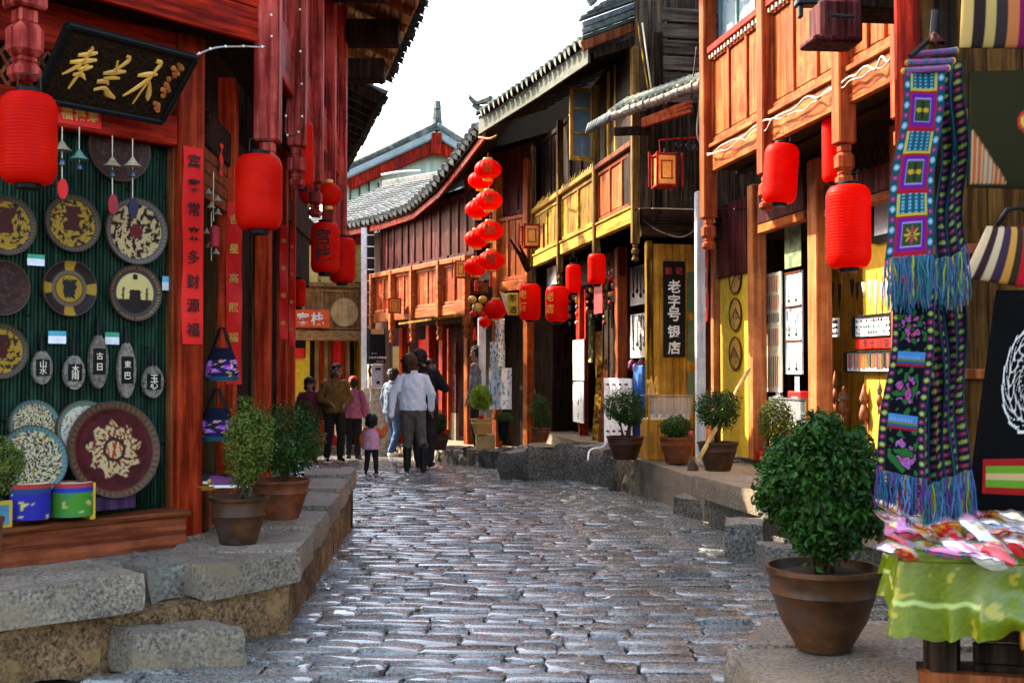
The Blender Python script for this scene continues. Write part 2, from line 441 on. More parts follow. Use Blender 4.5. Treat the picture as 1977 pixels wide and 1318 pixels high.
def lerp_poly(pl, y):
    for (y0, x0), (y1, x1) in zip(pl, pl[1:]):
        if y <= y1: return x0 + (x1 - x0) * (y - y0) / (y1 - y0)
    return pl[-1][1]
ST_L = [(3.5, -2.6), (5.3, -2.3), (6.35, -1.35), (10.4, -1.55), (11.2, -1.75), (14, -3.0), (18, -3.9), (30, -8)]
ST_R = [(3.5, 0.7), (4.85, 0.85), (5.3, 1.5), (7, 2.3), (9.2, 2.45), (10.4, 2.0), (12.1, 1.85), (17.1, 0.15), (20, -0.35), (30, -3.5)]
street = structure('street', (0, 8, 0))
def paving_stone(x0, x1, y0, y1, mb=None):
    """one worn, slightly domed paving stone with its own tilt"""
    cx, cy = (x0 + x1) / 2, (y0 + y1) / 2
    tx, ty = random.gauss(0, 0.010), random.gauss(0, 0.020); dz = random.gauss(0, 0.005)
    g = 0.001 + random.random() * 0.005
    xs = [x0 + g, x0 + g + 0.018, cx + random.uniform(-.04, .04), x1 - g - 0.018, x1 - g]
    ys = [y0 + g, y0 + g + 0.016, cy, y1 - g - 0.016, y1 - g]
    ja = [[random.gauss(0, 0.008) for _ in range(5)] for _ in range(5)]; jb = [[random.gauss(0, 0.008) for _ in range(5)] for _ in range(5)]
    vs = []; b = gz(cy)
    for j in range(5):
        for i in range(5):
            ring = i in (0, 4) or j in (0, 4)
            corner = i in (0, 4) and j in (0, 4)
            X = xs[i] + ja[j][i] * (1 if 0 < i < 4 else 1.2); Y = ys[j] + jb[j][i]
            if corner: X += (cx - X) * 0.06; Y += (cy - Y) * 0.08
            z = b + dz + tx * (X - cx) + ty * (Y - cy) + (-0.007 if ring else random.gauss(0.001, 0.0018))
            vs.append((X, Y, z))
    fs = [(j * 5 + i, j * 5 + i + 1, (j + 1) * 5 + i + 1, (j + 1) * 5 + i) for j in range(4) for i in range(4)]
    rim = [0, 1, 2, 3, 4, 9, 14, 19, 24, 23, 22, 21, 20, 15, 10, 5]
    k = len(vs)
    for r in rim: vs.append((vs[r][0], vs[r][1], b - 0.07))
    fs += [(rim[(i + 1) % 16], rim[i], k + i, k + (i + 1) % 16) for i in range(16)]
    m = mb or MB(); m.add(vs, fs); return m
rest = MB(); y = 4.5; count = 0
while y < 27.5:
    dep = random.uniform(0.12, 0.22) if y < 18 else random.uniform(0.28, 0.38)
    xl, xr = lerp_poly(ST_L, y + dep / 2), lerp_poly(ST_R, y + dep / 2)
    x = xl - random.uniform(0, 0.3)
    while x < xr:
        w = random.uniform(0.18, 0.52)
        if y > 5.2 and count < 295:
            paving_stone(x, x + w, y, y + dep).build('paving_stone', M_pave, street, smooth=0.9); count += 1
        else: paving_stone(x, x + w, y, y + dep, rest)
        x += w
    y += dep
rest.build('far_paving', M_pave, street, smooth=0.9, kind='stuff')

# ---- rough stone block: subdivided box with a broken surface
def rough_block(c, ex, ey, ez, amp=0.012, nx=4, ny=3, nz=2, seed=0):
    c = Vector(c); ex = Vector(ex); ey = Vector(ey); ez = Vector(ez); ids = {}; vs = []; fs = []
    def vid(i, j, k):
        if (i, j, k) in ids: return ids[(i, j, k)]
        a, b, d = i / nx * 2 - 1, j / ny * 2 - 1, k / nz * 2 - 1
        e = sum(1 for t in (a, b, d) if abs(t) > 0.99)
        p = c + ex * a + ey * b + ez * d
        q = p * 3.1 + Vector((seed * 1.7, seed * 0.9, seed * 2.3))
        p = p + Vector((noise.noise(q), noise.noise(q + Vector((9, 0, 0))), noise.noise(q + Vector((0, 9, 0))))) * amp * 1.6
        p = p + Vector((random.gauss(0, 1), random.gauss(0, 1), random.gauss(0, 1))) * amp * 0.5
        if e >= 2: p = p + (c - p) * (0.006 if e == 2 else 0.016)
        ids[(i, j, k)] = len(vs); vs.append(p); return ids[(i, j, k)]
    for i in range(nx):
        for j in range(ny):
            fs.append((vid(i, j, 0), vid(i, j + 1, 0), vid(i + 1, j + 1, 0), vid(i + 1, j, 0)))
            fs.append((vid(i, j, nz), vid(i + 1, j, nz), vid(i + 1, j + 1, nz), vid(i, j + 1, nz)))
    for i in range(nx):
        for k in range(nz):
            fs.append((vid(i, 0, k), vid(i + 1, 0, k), vid(i + 1, 0, k + 1), vid(i, 0, k + 1)))
            fs.append((vid(i, ny, k), vid(i, ny, k + 1), vid(i + 1, ny, k + 1), vid(i + 1, ny, k)))
    for j in range(ny):
        for k in range(nz):
            fs.append((vid(0, j, k), vid(0, j, k + 1), vid(0, j + 1, k + 1), vid(0, j + 1, k)))
            fs.append((vid(nx, j, k), vid(nx, j + 1, k), vid(nx, j + 1, k + 1), vid(nx, j, k + 1)))
    return MB().add(vs, fs)
_bs = [0]
def block(name, p0, p1, depth, z0, z1, mat, parent, amp=0.006, inward=None, over=0.0, seg=(5, 3, 3)):
    """stone whose front top edge runs p0-p1 (2D); depth goes away from the street"""
    p0 = Vector((p0[0], p0[1], 0)); p1 = Vector((p1[0], p1[1], 0)); d = p1 - p0; L = d.length
    n = inward if inward is not None else Vector((-d.y, d.x, 0)).normalized()
    c = (p0 + p1) / 2 + n * (depth / 2); c.z = (z0 + z1) / 2
    _bs[0] += 1
    return rough_block(c, d / 2, n * depth / 2, ZUP * (z1 - z0) / 2, amp, *seg, seed=_bs[0]).build(name, mat, parent, smooth=0.7)

# ---- left terrace
lt = structure('left_terrace', (-2, 7, 0))
TH = 0.45
A0, A1 = G(-70, 1150, TH), G(281, 1106, TH)
B0, B1 = G(395, 1094, TH), G(583, 1066, TH)
inw = Vector((-0.72, 0.69, 0))
block('slab', A0, A1, 0.62, TH - 0.19, TH, M_stone, lt, inward=inw)
a2, b2 = A1 + inw * 0.14 + Vector((.07, .065, 0)), B0 + inw * 0.05 - Vector((.03, .03, 0))
block('dark_slab', G(287, 1092, TH), G(398, 1082, TH), 0.5, TH - 0.2, TH - 0.012, M_stoned, lt, amp=0.02, inward=inw)
block('slab', B0, B1, 0.55, TH - 0.175, TH, M_stone, lt, inward=inw)
block('rough_wall_stone', A0 + inw * 0.09, A1 + inw * 0.09 - (A1 - A0) * 0.22, 0.4, -0.05, TH - 0.195, M_stonew, lt, amp=0.02, inward=inw, seg=(7, 3, 4))
block('base_stone', A1 + inw * 0.12 - (A1 - A0) * 0.2, B0 + inw * 0.12, 0.4, -0.05, TH - 0.205, M_stonew, lt, amp=0.016, inward=inw)
block('base_stone', B0 + inw * 0.06, B1 + inw * 0.06 - (B1 - B0) * 0.08, 0.4, -0.05, TH - 0.18, M_stonew, lt, amp=0.014, inward=inw)
block('step_stone', G(255, 1224, 0.18), G(476, 1213, 0.18), 0.24, -0.04, 0.18, M_stone, lt, amp=0.010, inward=inw, seg=(7, 3, 4))
# deck of the terrace behind the front slabs
dk = MB()
q0, q1 = A0 + inw * 0.5, B1 + inw * 0.3
poly = [(-4.6, 5.4), (A0.x - .25, A0.y + .3), (A1.x - .3, A1.y + .42), (B0.x - .22, B0.y + .4), (B1.x - .3, B1.y + .3), (-1.62, 7.6), (-1.9, 12.4), (-4.6, 12.4)]
dk.prism([(x, y_, 0.0) for x, y_ in poly], (0, 0, TH - 0.02)); dk.build('terrace_deck', M_stone, lt)
# stepped slabs along the street; each farther one a little higher
edge_px = [(583, 1066), (608, 1010), (630, 988), (652, 957), (668, 938)]
zz = [0.45, 0.475, 0.505, 0.54, 0.57]
def side_edge(Y): return -0.885 - 0.0536 * Y
Ys = [B1.y + 0.02, 7.45, 8.3, 9.2, 10.05, 10.75]
for i in range(5):
    y0, y1 = Ys[i] + 0.012, Ys[i + 1] - 0.012
    block('slab', (side_edge(y0), y0), (side_edge(y1), y1), 0.75, zz[i] - 0.17, zz[i], M_stone, lt, amp=0.008, inward=Vector((-1, -0.05, 0)))
    block('side_stone', (side_edge(y0) - 0.05, y0), (side_edge(y1) - 0.05, y1), 0.4, -0.05, zz[i] - 0.178, M_stonew, lt, amp=0.014, inward=Vector((-1, -0.05, 0)))
block('ramp_stone', (-1.62, 10.95), (-2.35, 13.4), 1.5, -0.05, 0.40, M_pave, lt, amp=0.02, inward=Vector((-1, -0.1, 0)))
block('wedge_stone', G(322, 1050, TH), G(398, 1040, TH), 0.14, TH - .01, TH + 0.035, M_stone, lt, amp=0.006, inward=inw)

# ---- right terraces
rt = structure('right_terrace', (2, 8, 0))
# foreground slab with the big pot
FZ = 0.30
p0, p1 = G(1392, 1252, FZ), G(1500, 1345, FZ)
block('corner_slab', (p1.x, p1.y), (p0.x, p0.y), 2.6, 0.10, FZ, M_stone, rt, amp=0.012, inward=Vector((1, 0.12, 0)), seg=(5, 7, 3))
block('under_stone', (p1.x + .06, p1.y), (p0.x + .06, p0.y - .03), 2.4, -0.05, 0.09, M_stoned, rt, amp=0.02, inward=Vector((1, 0.12, 0)), seg=(5, 7, 2))
block('raised_kerb', (p0.x + 0.10, p0.y + 0.03), (p0.x + 0.30, p0.y + 0.55), 2.4, 0.0, FZ + 0.012, M_stone, rt, amp=0.010, inward=Vector((1, -0.05, 0)), seg=(4, 7, 3))
# slabs behind the bush
s0 = G(1402, 1078); block('step_stone', G(1400, 1080), G(1475, 1078), 0.5, -0.04, 0.27, M_stoned, rt, amp=0.015, inward=Vector((0.2, 1, 0)))
block('step_stone', G(1478, 1110, 0.0), G(1700, 1118, 0.0), 0.35, -0.04, 0.20, M_stoned, rt, amp=0.012, inward=Vector((0.0, 1, 0)))
# long slab under the jewellery shop
e0, e1 = G(1333, 917, 0.47), G(1500, 978, 0.47)
block('long_slab', (e1.x + .9, e1.y - 2.6), (e0.x, e0.y), 1.6, 0.27, 0.47, M_stone, rt, amp=0.008, inward=Vector((0.97, 0.2, 0)), seg=(8, 4, 3))
block('under_stone', (e1.x + 1.1, e1.y - 2.6), (e0.x + .16, e0.y - .05), 1.4, -0.05, 0.265, M_stoned, rt, amp=0.02, inward=Vector((0.97, 0.2, 0)), seg=(8, 4, 3))
block('step_stone', G(1400, 1012), G(1296, 992), 0.45, -0.04, 0.20, M_stoned, rt, amp=0.022, inward=Vector((0.75, 0.65, 0)))
# irregular kerb stones leading back along the middle shops
kp = [(1328, 982, .36), (1290, 967, .40), (1205, 945, .36), (1130, 928, .30), (1075, 916, .30), (1040, 913, .33), (985, 906, .26), (930, 903, .22), (895, 898, .22), (845, 892, .17), (800, 886, .14), (760, 880, .10)]
for i in range(len(kp) - 1):
    a, b = G(kp[i][0], kp[i][1]), G(kp[i + 1][0], kp[i + 1][1]); L_ = (b - a).length; k_ = max(1, round(L_ / .42))
    for j in range(k_):
        a_, b_ = a.lerp(b, j / k_ + .012), a.lerp(b, (j + 1) / k_ - .012); sh = Vector((.85, .5, 0)) * random.uniform(-.06, .10)
        block('kerb_stone', a_ + sh, b_ + sh, random.uniform(.4, .6), gz(a.y) - 0.08, gz(a.y) + kp[i][2] * random.uniform(.72, 1.08), random.choice((M_stoned, M_stoned, M_stone)), rt, amp=0.036, inward=Vector((0.85, 0.5, 0)), seg=(6, 4, 5))
kp2 = [(1320, 898, .40), (1240, 880, .42), (1160, 868, .46), (1085, 862, .44), (1020, 868, .42), (962, 872, .36)]
for i in range(len(kp2) - 1):
    a, b = G(kp2[i][0], kp2[i][1], kp2[i][2]), G(kp2[i + 1][0], kp2[i + 1][1], kp2[i + 1][2]); k_ = max(1, round((b - a).length / .45))
    for j in range(k_):
        a_, b_ = a.lerp(b, j / k_ + .01), a.lerp(b, (j + 1) / k_ - .01)
        block('terrace_stone', a_, b_, 1.5, -0.3, kp2[i][2] + random.uniform(-.05, .02), random.choice((M_stoned, M_stone)), rt, amp=0.038, inward=Vector((0.9, 0.4, 0)), seg=(6, 4, 5))
dk = MB(); dk.prism([(1.9, 11.3, -.3), (4.9, 8.0, -.3), (7, 8, -.3), (7, 22, -.3), (0.1, 22, -.3), (1.2, 16.5, -.3)], (0, 0, 0.70)); dk.build('terrace_deck', M_stone, rt)
dk = MB(); dk.prism([(0.25, 18.0, -.9), (4, 18, -.9), (4, 27, -.9), (-2.6, 27, -.9), (-0.9, 20.6, -.9)], (0, 0, 0.98)); dk.build('terrace_deck', M_stone, rt)

# ================================================================== builders used by several places
def lantern(px, yt, yb, hw, Y, label, text=None, tilt=0.0, hang=0.25, group='long red lanterns', name='red_lantern', tside=0.0):
    """long ribbed cloth lantern; px, yt, yb, hw measured in the photograph, Y its distance"""
    s = mpp(Y); c = D(px, (yt + yb) / 2, Y); h = (yb - yt) * s; r = hw * s * random.uniform(.985, 1.0)
    t = thing(name, c - ZUP * (h / 2), label, 'lantern', group)
    ez = Vector((math.sin(tilt), 0, math.cos(tilt))); ex = Vector((math.cos(tilt), 0, -math.sin(tilt))); ey = Vector((0, 1, 0)); ax = (ex, ey, ez)
    prof = []; n = 26; er = min(0.22 * h, 0.6 * r)
    for i in range(n * 3 + 1):
        z = -h / 2 + h * i / (n * 3); d = h / 2 - abs(z)
        k = math.sqrt(max(0, 1 - (1 - min(d / er, 1)) ** 2)) if d < er else 1.0
        rr = r * (0.62 + 0.38 * k); rr *= 1 - (0.015 if i % 3 == 0 else 0.0)
        prof.append((rr, z))
    MB().lathe(prof, c, 32, ax).build('shade', M_lant, t, smooth=3)
    for sg in (1, -1):
        MB().lathe([(r * 0.44, 0), (r * 0.46, 0.008), (r * 0.44, 0.03), (r * 0.38, 0.034)], c + ez * (sg * (h / 2 - 0.004)), 20, (ex, ey, ez * sg)).build('end_ring', M_black, t, smooth=0.6)
    mb = MB(); top = c + ez * (h / 2)
    mb.tube([top + ex * r * 0.45, top + ex * r * 0.4 + ez * 0.1, top - ex * r * 0.4 + ez * 0.1, top - ex * r * 0.45], 0.004, 6)
    mb.tube([top + ez * 0.1, top + ez * hang], 0.003, 6); mb.build('hanger', M_iron, t)
    if text:
        for i, ch in enumerate(text):
            a = R(tside); q = c + Vector((math.sin(a), -math.cos(a), 0)) * (r + 0.004) + ZUP * (h * (0.2 - 0.34 * i))
            write(ch, q, Vector((math.cos(a), math.sin(a), 0)), ZUP, r * (1.15 if tside == 0 else .8), M_ink if tside == 0 else M_gold, t, bold=0.02)
    return t
def round_lantern(px, py, rx, ry, Y, label, tassel=True, group='round red lanterns', text=None):
    s = mpp(Y); c = D(px, py, Y); r = rx * s; h = ry * s
    t = thing('round_lantern', c - ZUP * h, label, 'lantern', group)
    n, m = 64, 14; vs = []
    for i in range(m + 1):
        ph = math.pi * (0.09 + 0.82 * i / m)
        for j in range(n):
            th = 2 * math.pi * j / n
            rr = r * math.sin(ph) * (1 - 0.06 * (1 - abs(math.cos(th * 8))) ** 2)
            vs.append(c + Vector((rr * math.cos(th), rr * math.sin(th), -h * math.cos(ph))))
    fs = [(i * n + j, i * n + (j + 1) % n, (i + 1) * n + (j + 1) % n, (i + 1) * n + j) for i in range(m) for j in range(n)]
    MB().add(vs, fs).build('shade', M_lant, t, smooth=3)
    for sg in (1, -1):
        MB().lathe([(r * 0.34, -0.004), (r * 0.36, 0.012), (r * 0.34, 0.03), (r * 0.3, 0.03)], c + ZUP * (sg * h * 0.93), 16, (Vector((1, 0, 0)), Vector((0, 1, 0)), ZUP * sg)).build('gold_band', M_gold, t)
    MB().tube([c + ZUP * h * 0.95, c + ZUP * (h + 0.10)], 0.004, 6).build('cord', M_paper, t)
    if text: write(text, c + Vector((0, -r - 0.004, 0)), Vector((1, 0, 0)), ZUP, r * 0.8, M_rim, t, bold=0.02)
    if tassel:
        b = c - ZUP * (h + 0.02); mb = MB()
        mb.lathe([(0.012, 0), (0.02, -0.02), (0.012, -0.05), (0.026, -0.10), (0.03, -0.22)], b, 10); mb.build('tassel', M_paper, t)
    return t

def leaf_cloud(c, rad, n, leaf, width=0.55, shell=0.5, lump=0.34, flat=0.0, seed=1):
    """n folded leaves spread through a lumpy ellipsoid"""
    rng = np.random.RandomState(seed); c = np.array(c); rad = np.array(rad)
    d = rng.normal(size=(n, 3)); d /= np.linalg.norm(d, axis=1)[:, None]
    cl = rng.normal(size=(14, 3)); cl /= np.linalg.norm(cl, axis=1)[:, None]
    near = (d @ cl.T).max(axis=1)
    rr = (shell + (1 - shell) * rng.random(n) ** 0.6) * (1 - lump + lump * np.clip((near - 0.5) * 2.6, 0, 1.2))
    rr *= 1 + 0.07 * rng.normal(size=n)
    rr *= np.where(rng.random(n) < 0.03, 1.13, 1.0)
    p = c + d * rad * rr[:, None]
    up = d + rng.normal(size=(n, 3)) * 0.75 + np.array([0, 0, 0.5]); up /= np.linalg.norm(up, axis=1)[:, None]
    t = np.cross(up, rng.normal(size=(n, 3))); t /= np.linalg.norm(t, axis=1)[:, None]
    b = np.cross(up, t); L = leaf * (0.65 + 0.7 * rng.random(n))[:, None]
    v0 = p - t * L * 0.5; v1 = p + b * L * width * 0.5 + up * L * 0.12 - t * L * 0.05; v2 = p + t * L * 0.5; v3 = p - b * L * width * 0.5 + up * L * 0.12 - t * L * 0.05
    vs = np.stack([v0, v1, v2, v3], axis=1).reshape(-1, 3)
    mb = MB(); mb.v = [tuple(x) for x in vs.tolist()]; mb.f = [f for i in range(n) for f in ((4 * i, 4 * i + 1, 4 * i + 2), (4 * i, 4 * i + 2, 4 * i + 3))]
    return mb
POTS = {'bell': lambda r, rb, h: [(rb * .9, 0), (rb, .015), (rb * 1.02, h * .12), (r * .80, h * .42), (r * .86, h * .60), (r * .90, h * .62), (r * .87, h * .65), (r * .90, h * .9), (r * 1.0, h * .94), (r * 1.01, h), (r * .93, h), (r * .86, h * .9)],
        'bowl': lambda r, rb, h: [(rb, 0), (rb * 1.04, .015), (r * .74, h * .35), (r * .88, h * .66), (r * .93, h * .69), (r * .90, h * .73), (r * .95, h * .92), (r, h * .94), (r, h), (r * .93, h), (r * .88, h * .88)],
        'round': lambda r, rb, h: [(rb, 0), (r * .72, h * .10), (r * .90, h * .35), (r * .95, h * .6), (r * .92, h * .86), (r * 1.0, h * .90), (r * 1.0, h), (r * .92, h), (r * .86, h * .9)]}
def potted(label, base, pot, crown, name='potted_bush', cat='plant', seed=1, group='potted bushes', potmat=None, leafm=None, extra=None, stems=6):
    """pot = (kind, r, r_base, h); crown = (dz above rim, rx, rz, leaves, leaf length, dx)"""
    base = Vector(base); kind, r, rb, h = pot; rng = random.Random(seed)
    t = thing(name, base, label, cat, group)
    MB().lathe(POTS[kind](r, rb, h), base, 36, cap=False).build('pot', potmat or M_pot, t, smooth=0.9)
    MB().lathe([(0.001, .01), (r * .5, .006), (r * .89, -.004)], base + ZUP * h * .9, 20).build('soil', M_soil, t)
    dz, rx, rz, n, ll, dx = crown
    cc = base + ZUP * (h + dz) + Vector((dx, 0, 0))
    for i in range(stems):
        a = rng.uniform(0, 6.28); q0 = base + Vector((math.cos(a), math.sin(a), 0)) * rng.uniform(.0, r * .25) + ZUP * h * .88
        q2 = cc + Vector((math.cos(a) * rx * .55, math.sin(a) * rx * .55, rng.uniform(-.5, .4) * rz))
        q1 = q0.lerp(q2, .5) + Vector((math.cos(a), math.sin(a), 0)) * -0.02
        MB().tube([q0, q1, q2], [r * .045, r * .035, r * .012], 6).build('stem', M_stem, t, smooth=3)
    leaf_cloud(cc, (rx, rx, rz), n if n > 2500 else int(n * 2.1), ll, seed=seed).build('foliage', leafm or M_leaf, t, kind=None)
    if extra: extra(t, cc)
    return t

_tm = {}
def tile_row_mesh(L, r):
    key = (round(L, 2), round(r, 3))
    if key in _tm: return _tm[key]
    mb = MB(); step = 0.21; k = int(L / step) + 1; n = 6; vs = []; fs = []
    for i in range(k):
        y0 = i * step; y1 = min(L, y0 + step + 0.01)
        for (yy, q) in ((y0, 1.08), (y1, 0.86)):
            for j in range(n + 1):
                a = math.pi * j / n; vs.append((math.cos(a) * r * q, yy, math.sin(a) * r * q + 0.012 * (q > 1)))
        b = i * 2 * (n + 1)
        fs += [(b + j, b + j + 1, b + n + 2 + j, b + n + 1 + j) for j in range(n)]
        fs.append(tuple(b + j for j in range(n + 1))[::-1])
    mb.add(vs, fs)
    me = mb.mesh('tile_row'); me.polygons.foreach_set('use_smooth', [True] * len(me.polygons)); me.set_sharp_from_angle(angle=0.7); _tm[key] = me; return me
_dm = {}
def drip_mesh(r):
    if r in _dm: return _dm[r]
    mb = MB(); n = 6                                       # hanging drip tile between two rows
    vs = []
    for yy in (-0.03, 0.20):
        for j in range(n + 1):
            a = math.pi + math.pi * j / n; vs.append((math.cos(a) * r * 1.15, yy, math.sin(a) * r * .55 + r * .42))
    fs = [(j, j + 1, n + 2 + j, n + 1 + j) for j in range(n)]
    b = len(vs); vs += [(-r * 1.0, -.032, r * .3), (-r * .8, -.04, -r * .45), (0, -.045, -r * 1.2), (r * .8, -.04, -r * .45), (r * 1.0, -.032, r * .3)]
    fs.append(tuple(range(b, b + 5)))
    mb.add(vs, fs); _dm[r] = mb.mesh('drip_tile'); return _dm[r]
def tile_roof(root, eave, up, mat, sp=0.21, r=0.062, deck=M_dark, ridge=True, thick=0.07, drips=True, wob=0.012):
    """rows of half-round tiles from the eave polyline up the slope vector"""
    up = Vector(up); L = up.length; u = up.normalized(); eave = [Vector(e) for e in eave]; decks = []
    for a, b in zip(eave, eave[1:]):
        d = b - a; nrm = d.cross(up).normalized()
        if nrm.z < 0: nrm = -nrm
        lo = -nrm * thick
        _d = MB().add([a, b, b + up, a + up, a + lo, b + lo, b + up + lo, a + up + lo], [(0, 1, 2, 3), (7, 6, 5, 4), (0, 4, 5, 1), (1, 5, 6, 2), (2, 6, 7, 3), (3, 7, 4, 0)]).build('roof', deck, root); decks.append(_d)
    tot = sum((b - a).length for a, b in zip(eave, eave[1:])); s = sp * 0.5
    me = tile_row_mesh(L + 0.06, r); dm = drip_mesh(r)
    if not me.materials: me.materials.append(mat)
    if not dm.materials: dm.materials.append(mat)
    while s < tot:
        q = s; p = None
        for (a, b), dkk in zip(zip(eave, eave[1:]), decks):
            l = (b - a).length
            if q <= l: p = a.lerp(b, q / l); d = (b - a).normalized(); break
            q -= l
        if p is None: break
        nrm = d.cross(u).normalized()
        if nrm.z < 0: nrm = -nrm
        x = u.cross(nrm).normalized()
        for nm, msh, sh in (('tile_row', me, 0.0), ('drip_tile', dm, sp / 2)):
            if nm == 'drip_tile' and not drips: continue
            o = bpy.data.objects.new(nm, msh); COL.objects.link(o); o.parent = dkk
            if msh.materials[0] != mat:
                o.material_slots[0].link = 'OBJECT'; o.material_slots[0].material = mat
            pos = p - u * (0.06 + random.uniform(-wob, wob)) + nrm * (0.004 + random.uniform(0, wob * .5)) + x * (sh + random.uniform(-wob, wob) * .5)
            o.matrix_basis = Matrix(((x.x, u.x, nrm.x, pos.x), (x.y, u.y, nrm.y, pos.y), (x.z, u.z, nrm.z, pos.z), (0, 0, 0, 1)))
        s += sp
    if ridge:
        for (a, b), dkk in zip(zip(eave, eave[1:]), decks):
            MB().beam(a + up + ZUP * .08, b + up + ZUP * .08, .16, .26, ch=.03).build('ridge_cap', mat, dkk)

def bay(w, root, u0, u1, z0, z1, n, mf, mp, off=0.0, stile=0.07, rail=0.07, rec=0.025, planks=0, gaps=None, th=0.05):
    """framed panelling on a wall: stiles, rails and recessed panels, each its own piece"""
    if u0 > u1: u0, u1 = u1, u0
    for z in (z0 + rail / 2, z1 - rail / 2): MB().wbox(w, u0, u1, z - rail / 2, z + rail / 2, off - th, off, .006).build('rail', mf, root)
    us = [u0 + (u1 - u0) * i / n for i in range(n + 1)]
    for u in us: MB().wbox(w, u - stile / 2, u + stile / 2, z0 + rail, z1 - rail, off - th, off + .003, .006).build('stile', mf, root)
    for a, b in zip(us, us[1:]):
        if planks:
            k = planks; e0, e1 = a + stile / 2, b - stile / 2
            for i in range(k):
                x0 = e0 + (e1 - e0) * i / k; x1 = e0 + (e1 - e0) * (i + 1) / k; j = random.uniform(-.006, .006)
                MB().wbox(w, x0 + .002, x1 - .002, z0 + rail, z1 - rail, off - th, off - rec + j, .004).build('plank', mp, root)
        else:
            pn = MB().wbox(w, a + stile / 2, b - stile / 2, z0 + rail, z1 - rail, off - th, off - rec, .0).build('panel', mp, root)
            MB().wbox(w, a + stile / 2 + .02, b - stile / 2 - .02, z0 + rail + .02, z1 - rail - .02, off - rec - .01, off - rec + .008, .008).build('panel_field', mp, pn)
def pendant(w, root, u, z0, z1, off, wd, mat, zc=None):
    """hanging corner post with a carved drop at its foot"""
    hp_ = MB().wbox(w, u - wd / 2, u + wd / 2, z0 + wd * 2.2, z1, off - wd / 2, off + wd / 2, .012).build('hanging_post', mat, root)
    mb = MB(); z = z0
    mb.wbox(w, u - wd * .30, u + wd * .30, z + wd * 1.75, z + wd * 2.2, off - wd * .30, off + wd * .30, .01)
    mb.wbox(w, u - wd * .46, u + wd * .46, z + wd * .75, z + wd * 1.75, off - wd * .46, off + wd * .46, .03)
    mb.wbox(w, u - wd * .30, u + wd * .30, z + wd * .55, z + wd * .75, off - wd * .30, off + wd * .30, .01)
    mb.wbox(w, u - wd * .42, u + wd * .42, z, z + wd * .55, off - wd * .42, off + wd * .42, .035)
    mb.build('carved_drop', mat, hp_)
def wire(name, pts, r, label, cat='cable', mat=None, pegs=0, group=None):
    """sagging cable through the points, with little pegs"""
    pts = [Vector(p) for p in pts]; out = []
    for i in range(len(pts) - 1):
        p0, p1, p2, p3 = pts[max(i - 1, 0)], pts[i], pts[i + 1], pts[min(i + 2, len(pts) - 1)]
        for k in range(6):
            t = k / 6; out.append(0.5 * ((2 * p1) + (p2 - p0) * t + (2 * p0 - 5 * p1 + 4 * p2 - p3) * t * t + (3 * p1 - 3 * p2 + p3 - p0) * t ** 3))
    out.append(pts[-1])
    if not pegs: return tag(MB().tube(out, r, 6).build(name, mat or M_wire, None, smooth=3), label, cat, group)
    t = thing(name, pts[0], label, cat, group); MB().tube(out, r, 6).build('cord', mat or M_wire, t, smooth=3)
    for i in range(pegs):
        q = out[int((i + .5) / pegs * (len(out) - 1))]
        MB().ball(q + Vector((0, -.006, 0)), .009, 8, 5).build('clip', M_white, t)
    return t
def couplet(w, pxc, y0, y1, wpx, off, label, marks='ink', n=7, chars='', seed=0, group='red paper couplets', name='paper_couplet', curl=.006):
    """strip of printed red paper pasted on a post"""
    p = w.pt(pxc, (y0 + y1) / 2, off); Y = p.y; s = mpp(Y); wd = wpx * s
    u, _ = w.uz(pxc, 712, off); za, zb = w.pt(pxc, y0, off).z, w.pt(pxc, y1, off).z
    rng = random.Random(seed)
    t = thing(name, w.P(u, zb, off), label, 'couplet', group)
    vs = []; fs = []; k = 14
    for i in range(k + 1):
        z = za + (zb - za) * i / k
        for j in range(3):
            vs.append(w.P(u + wd * (j - 1) / 2 + .002 * math.sin(i), z, off + .004 + curl * math.sin(i * .9 + j * 1.3 + seed) * (abs(j - 1))))
    fs = [(i * 3 + j, i * 3 + j + 1, i * 3 + j + 4, i * 3 + j + 3) for i in range(k) for j in range(2)]
    b = len(vs); vs += [v - w.N3() * .003 for v in vs]; fs += [tuple(q + b for q in f[::-1]) for f in fs]
    MB().add(vs, fs).build('paper', M_paper, t)
    ex, ey = w.D3(), ZUP
    if ex.x < 0 and abs(ex.x) > .3: ex = -ex
    if w.n.x < -.5: ex = -w.D3() if (-w.D3()).y < 0 else w.D3()
    ink = M_ink if marks == 'ink' else M_gold
    for i, ch in enumerate(chars):
        z = za + (zb - za) * ((i + .6) / (len(chars) + .2)); write(ch, w.P(u, z, off + .016), ex, ey, wd * .62, ink, t, bold=.015)
    return t

# ================================================================== left side: souvenir shop house
C0 = D(375, 712, 7.05)
WLs = Wall(-1.586, 0, -0.0536, 1)                # ground-floor columns along the street
WLu = Wall(-1.150, 0, -0.0536, 1)                # overhanging upper storey
WL1 = Wall(C0.x, C0.y, 0.682, 0.731)             # shop front facing the crossing
cF = D(515, 712, 7.1); WLf = Wall(cF.x, cF.y, math.sin(R(40)), math.cos(R(40)))
LH = thing('shop_house', (-2.2, 7.6, TH), 'two-storey red timber shop house with souvenir front on the left', 'building')
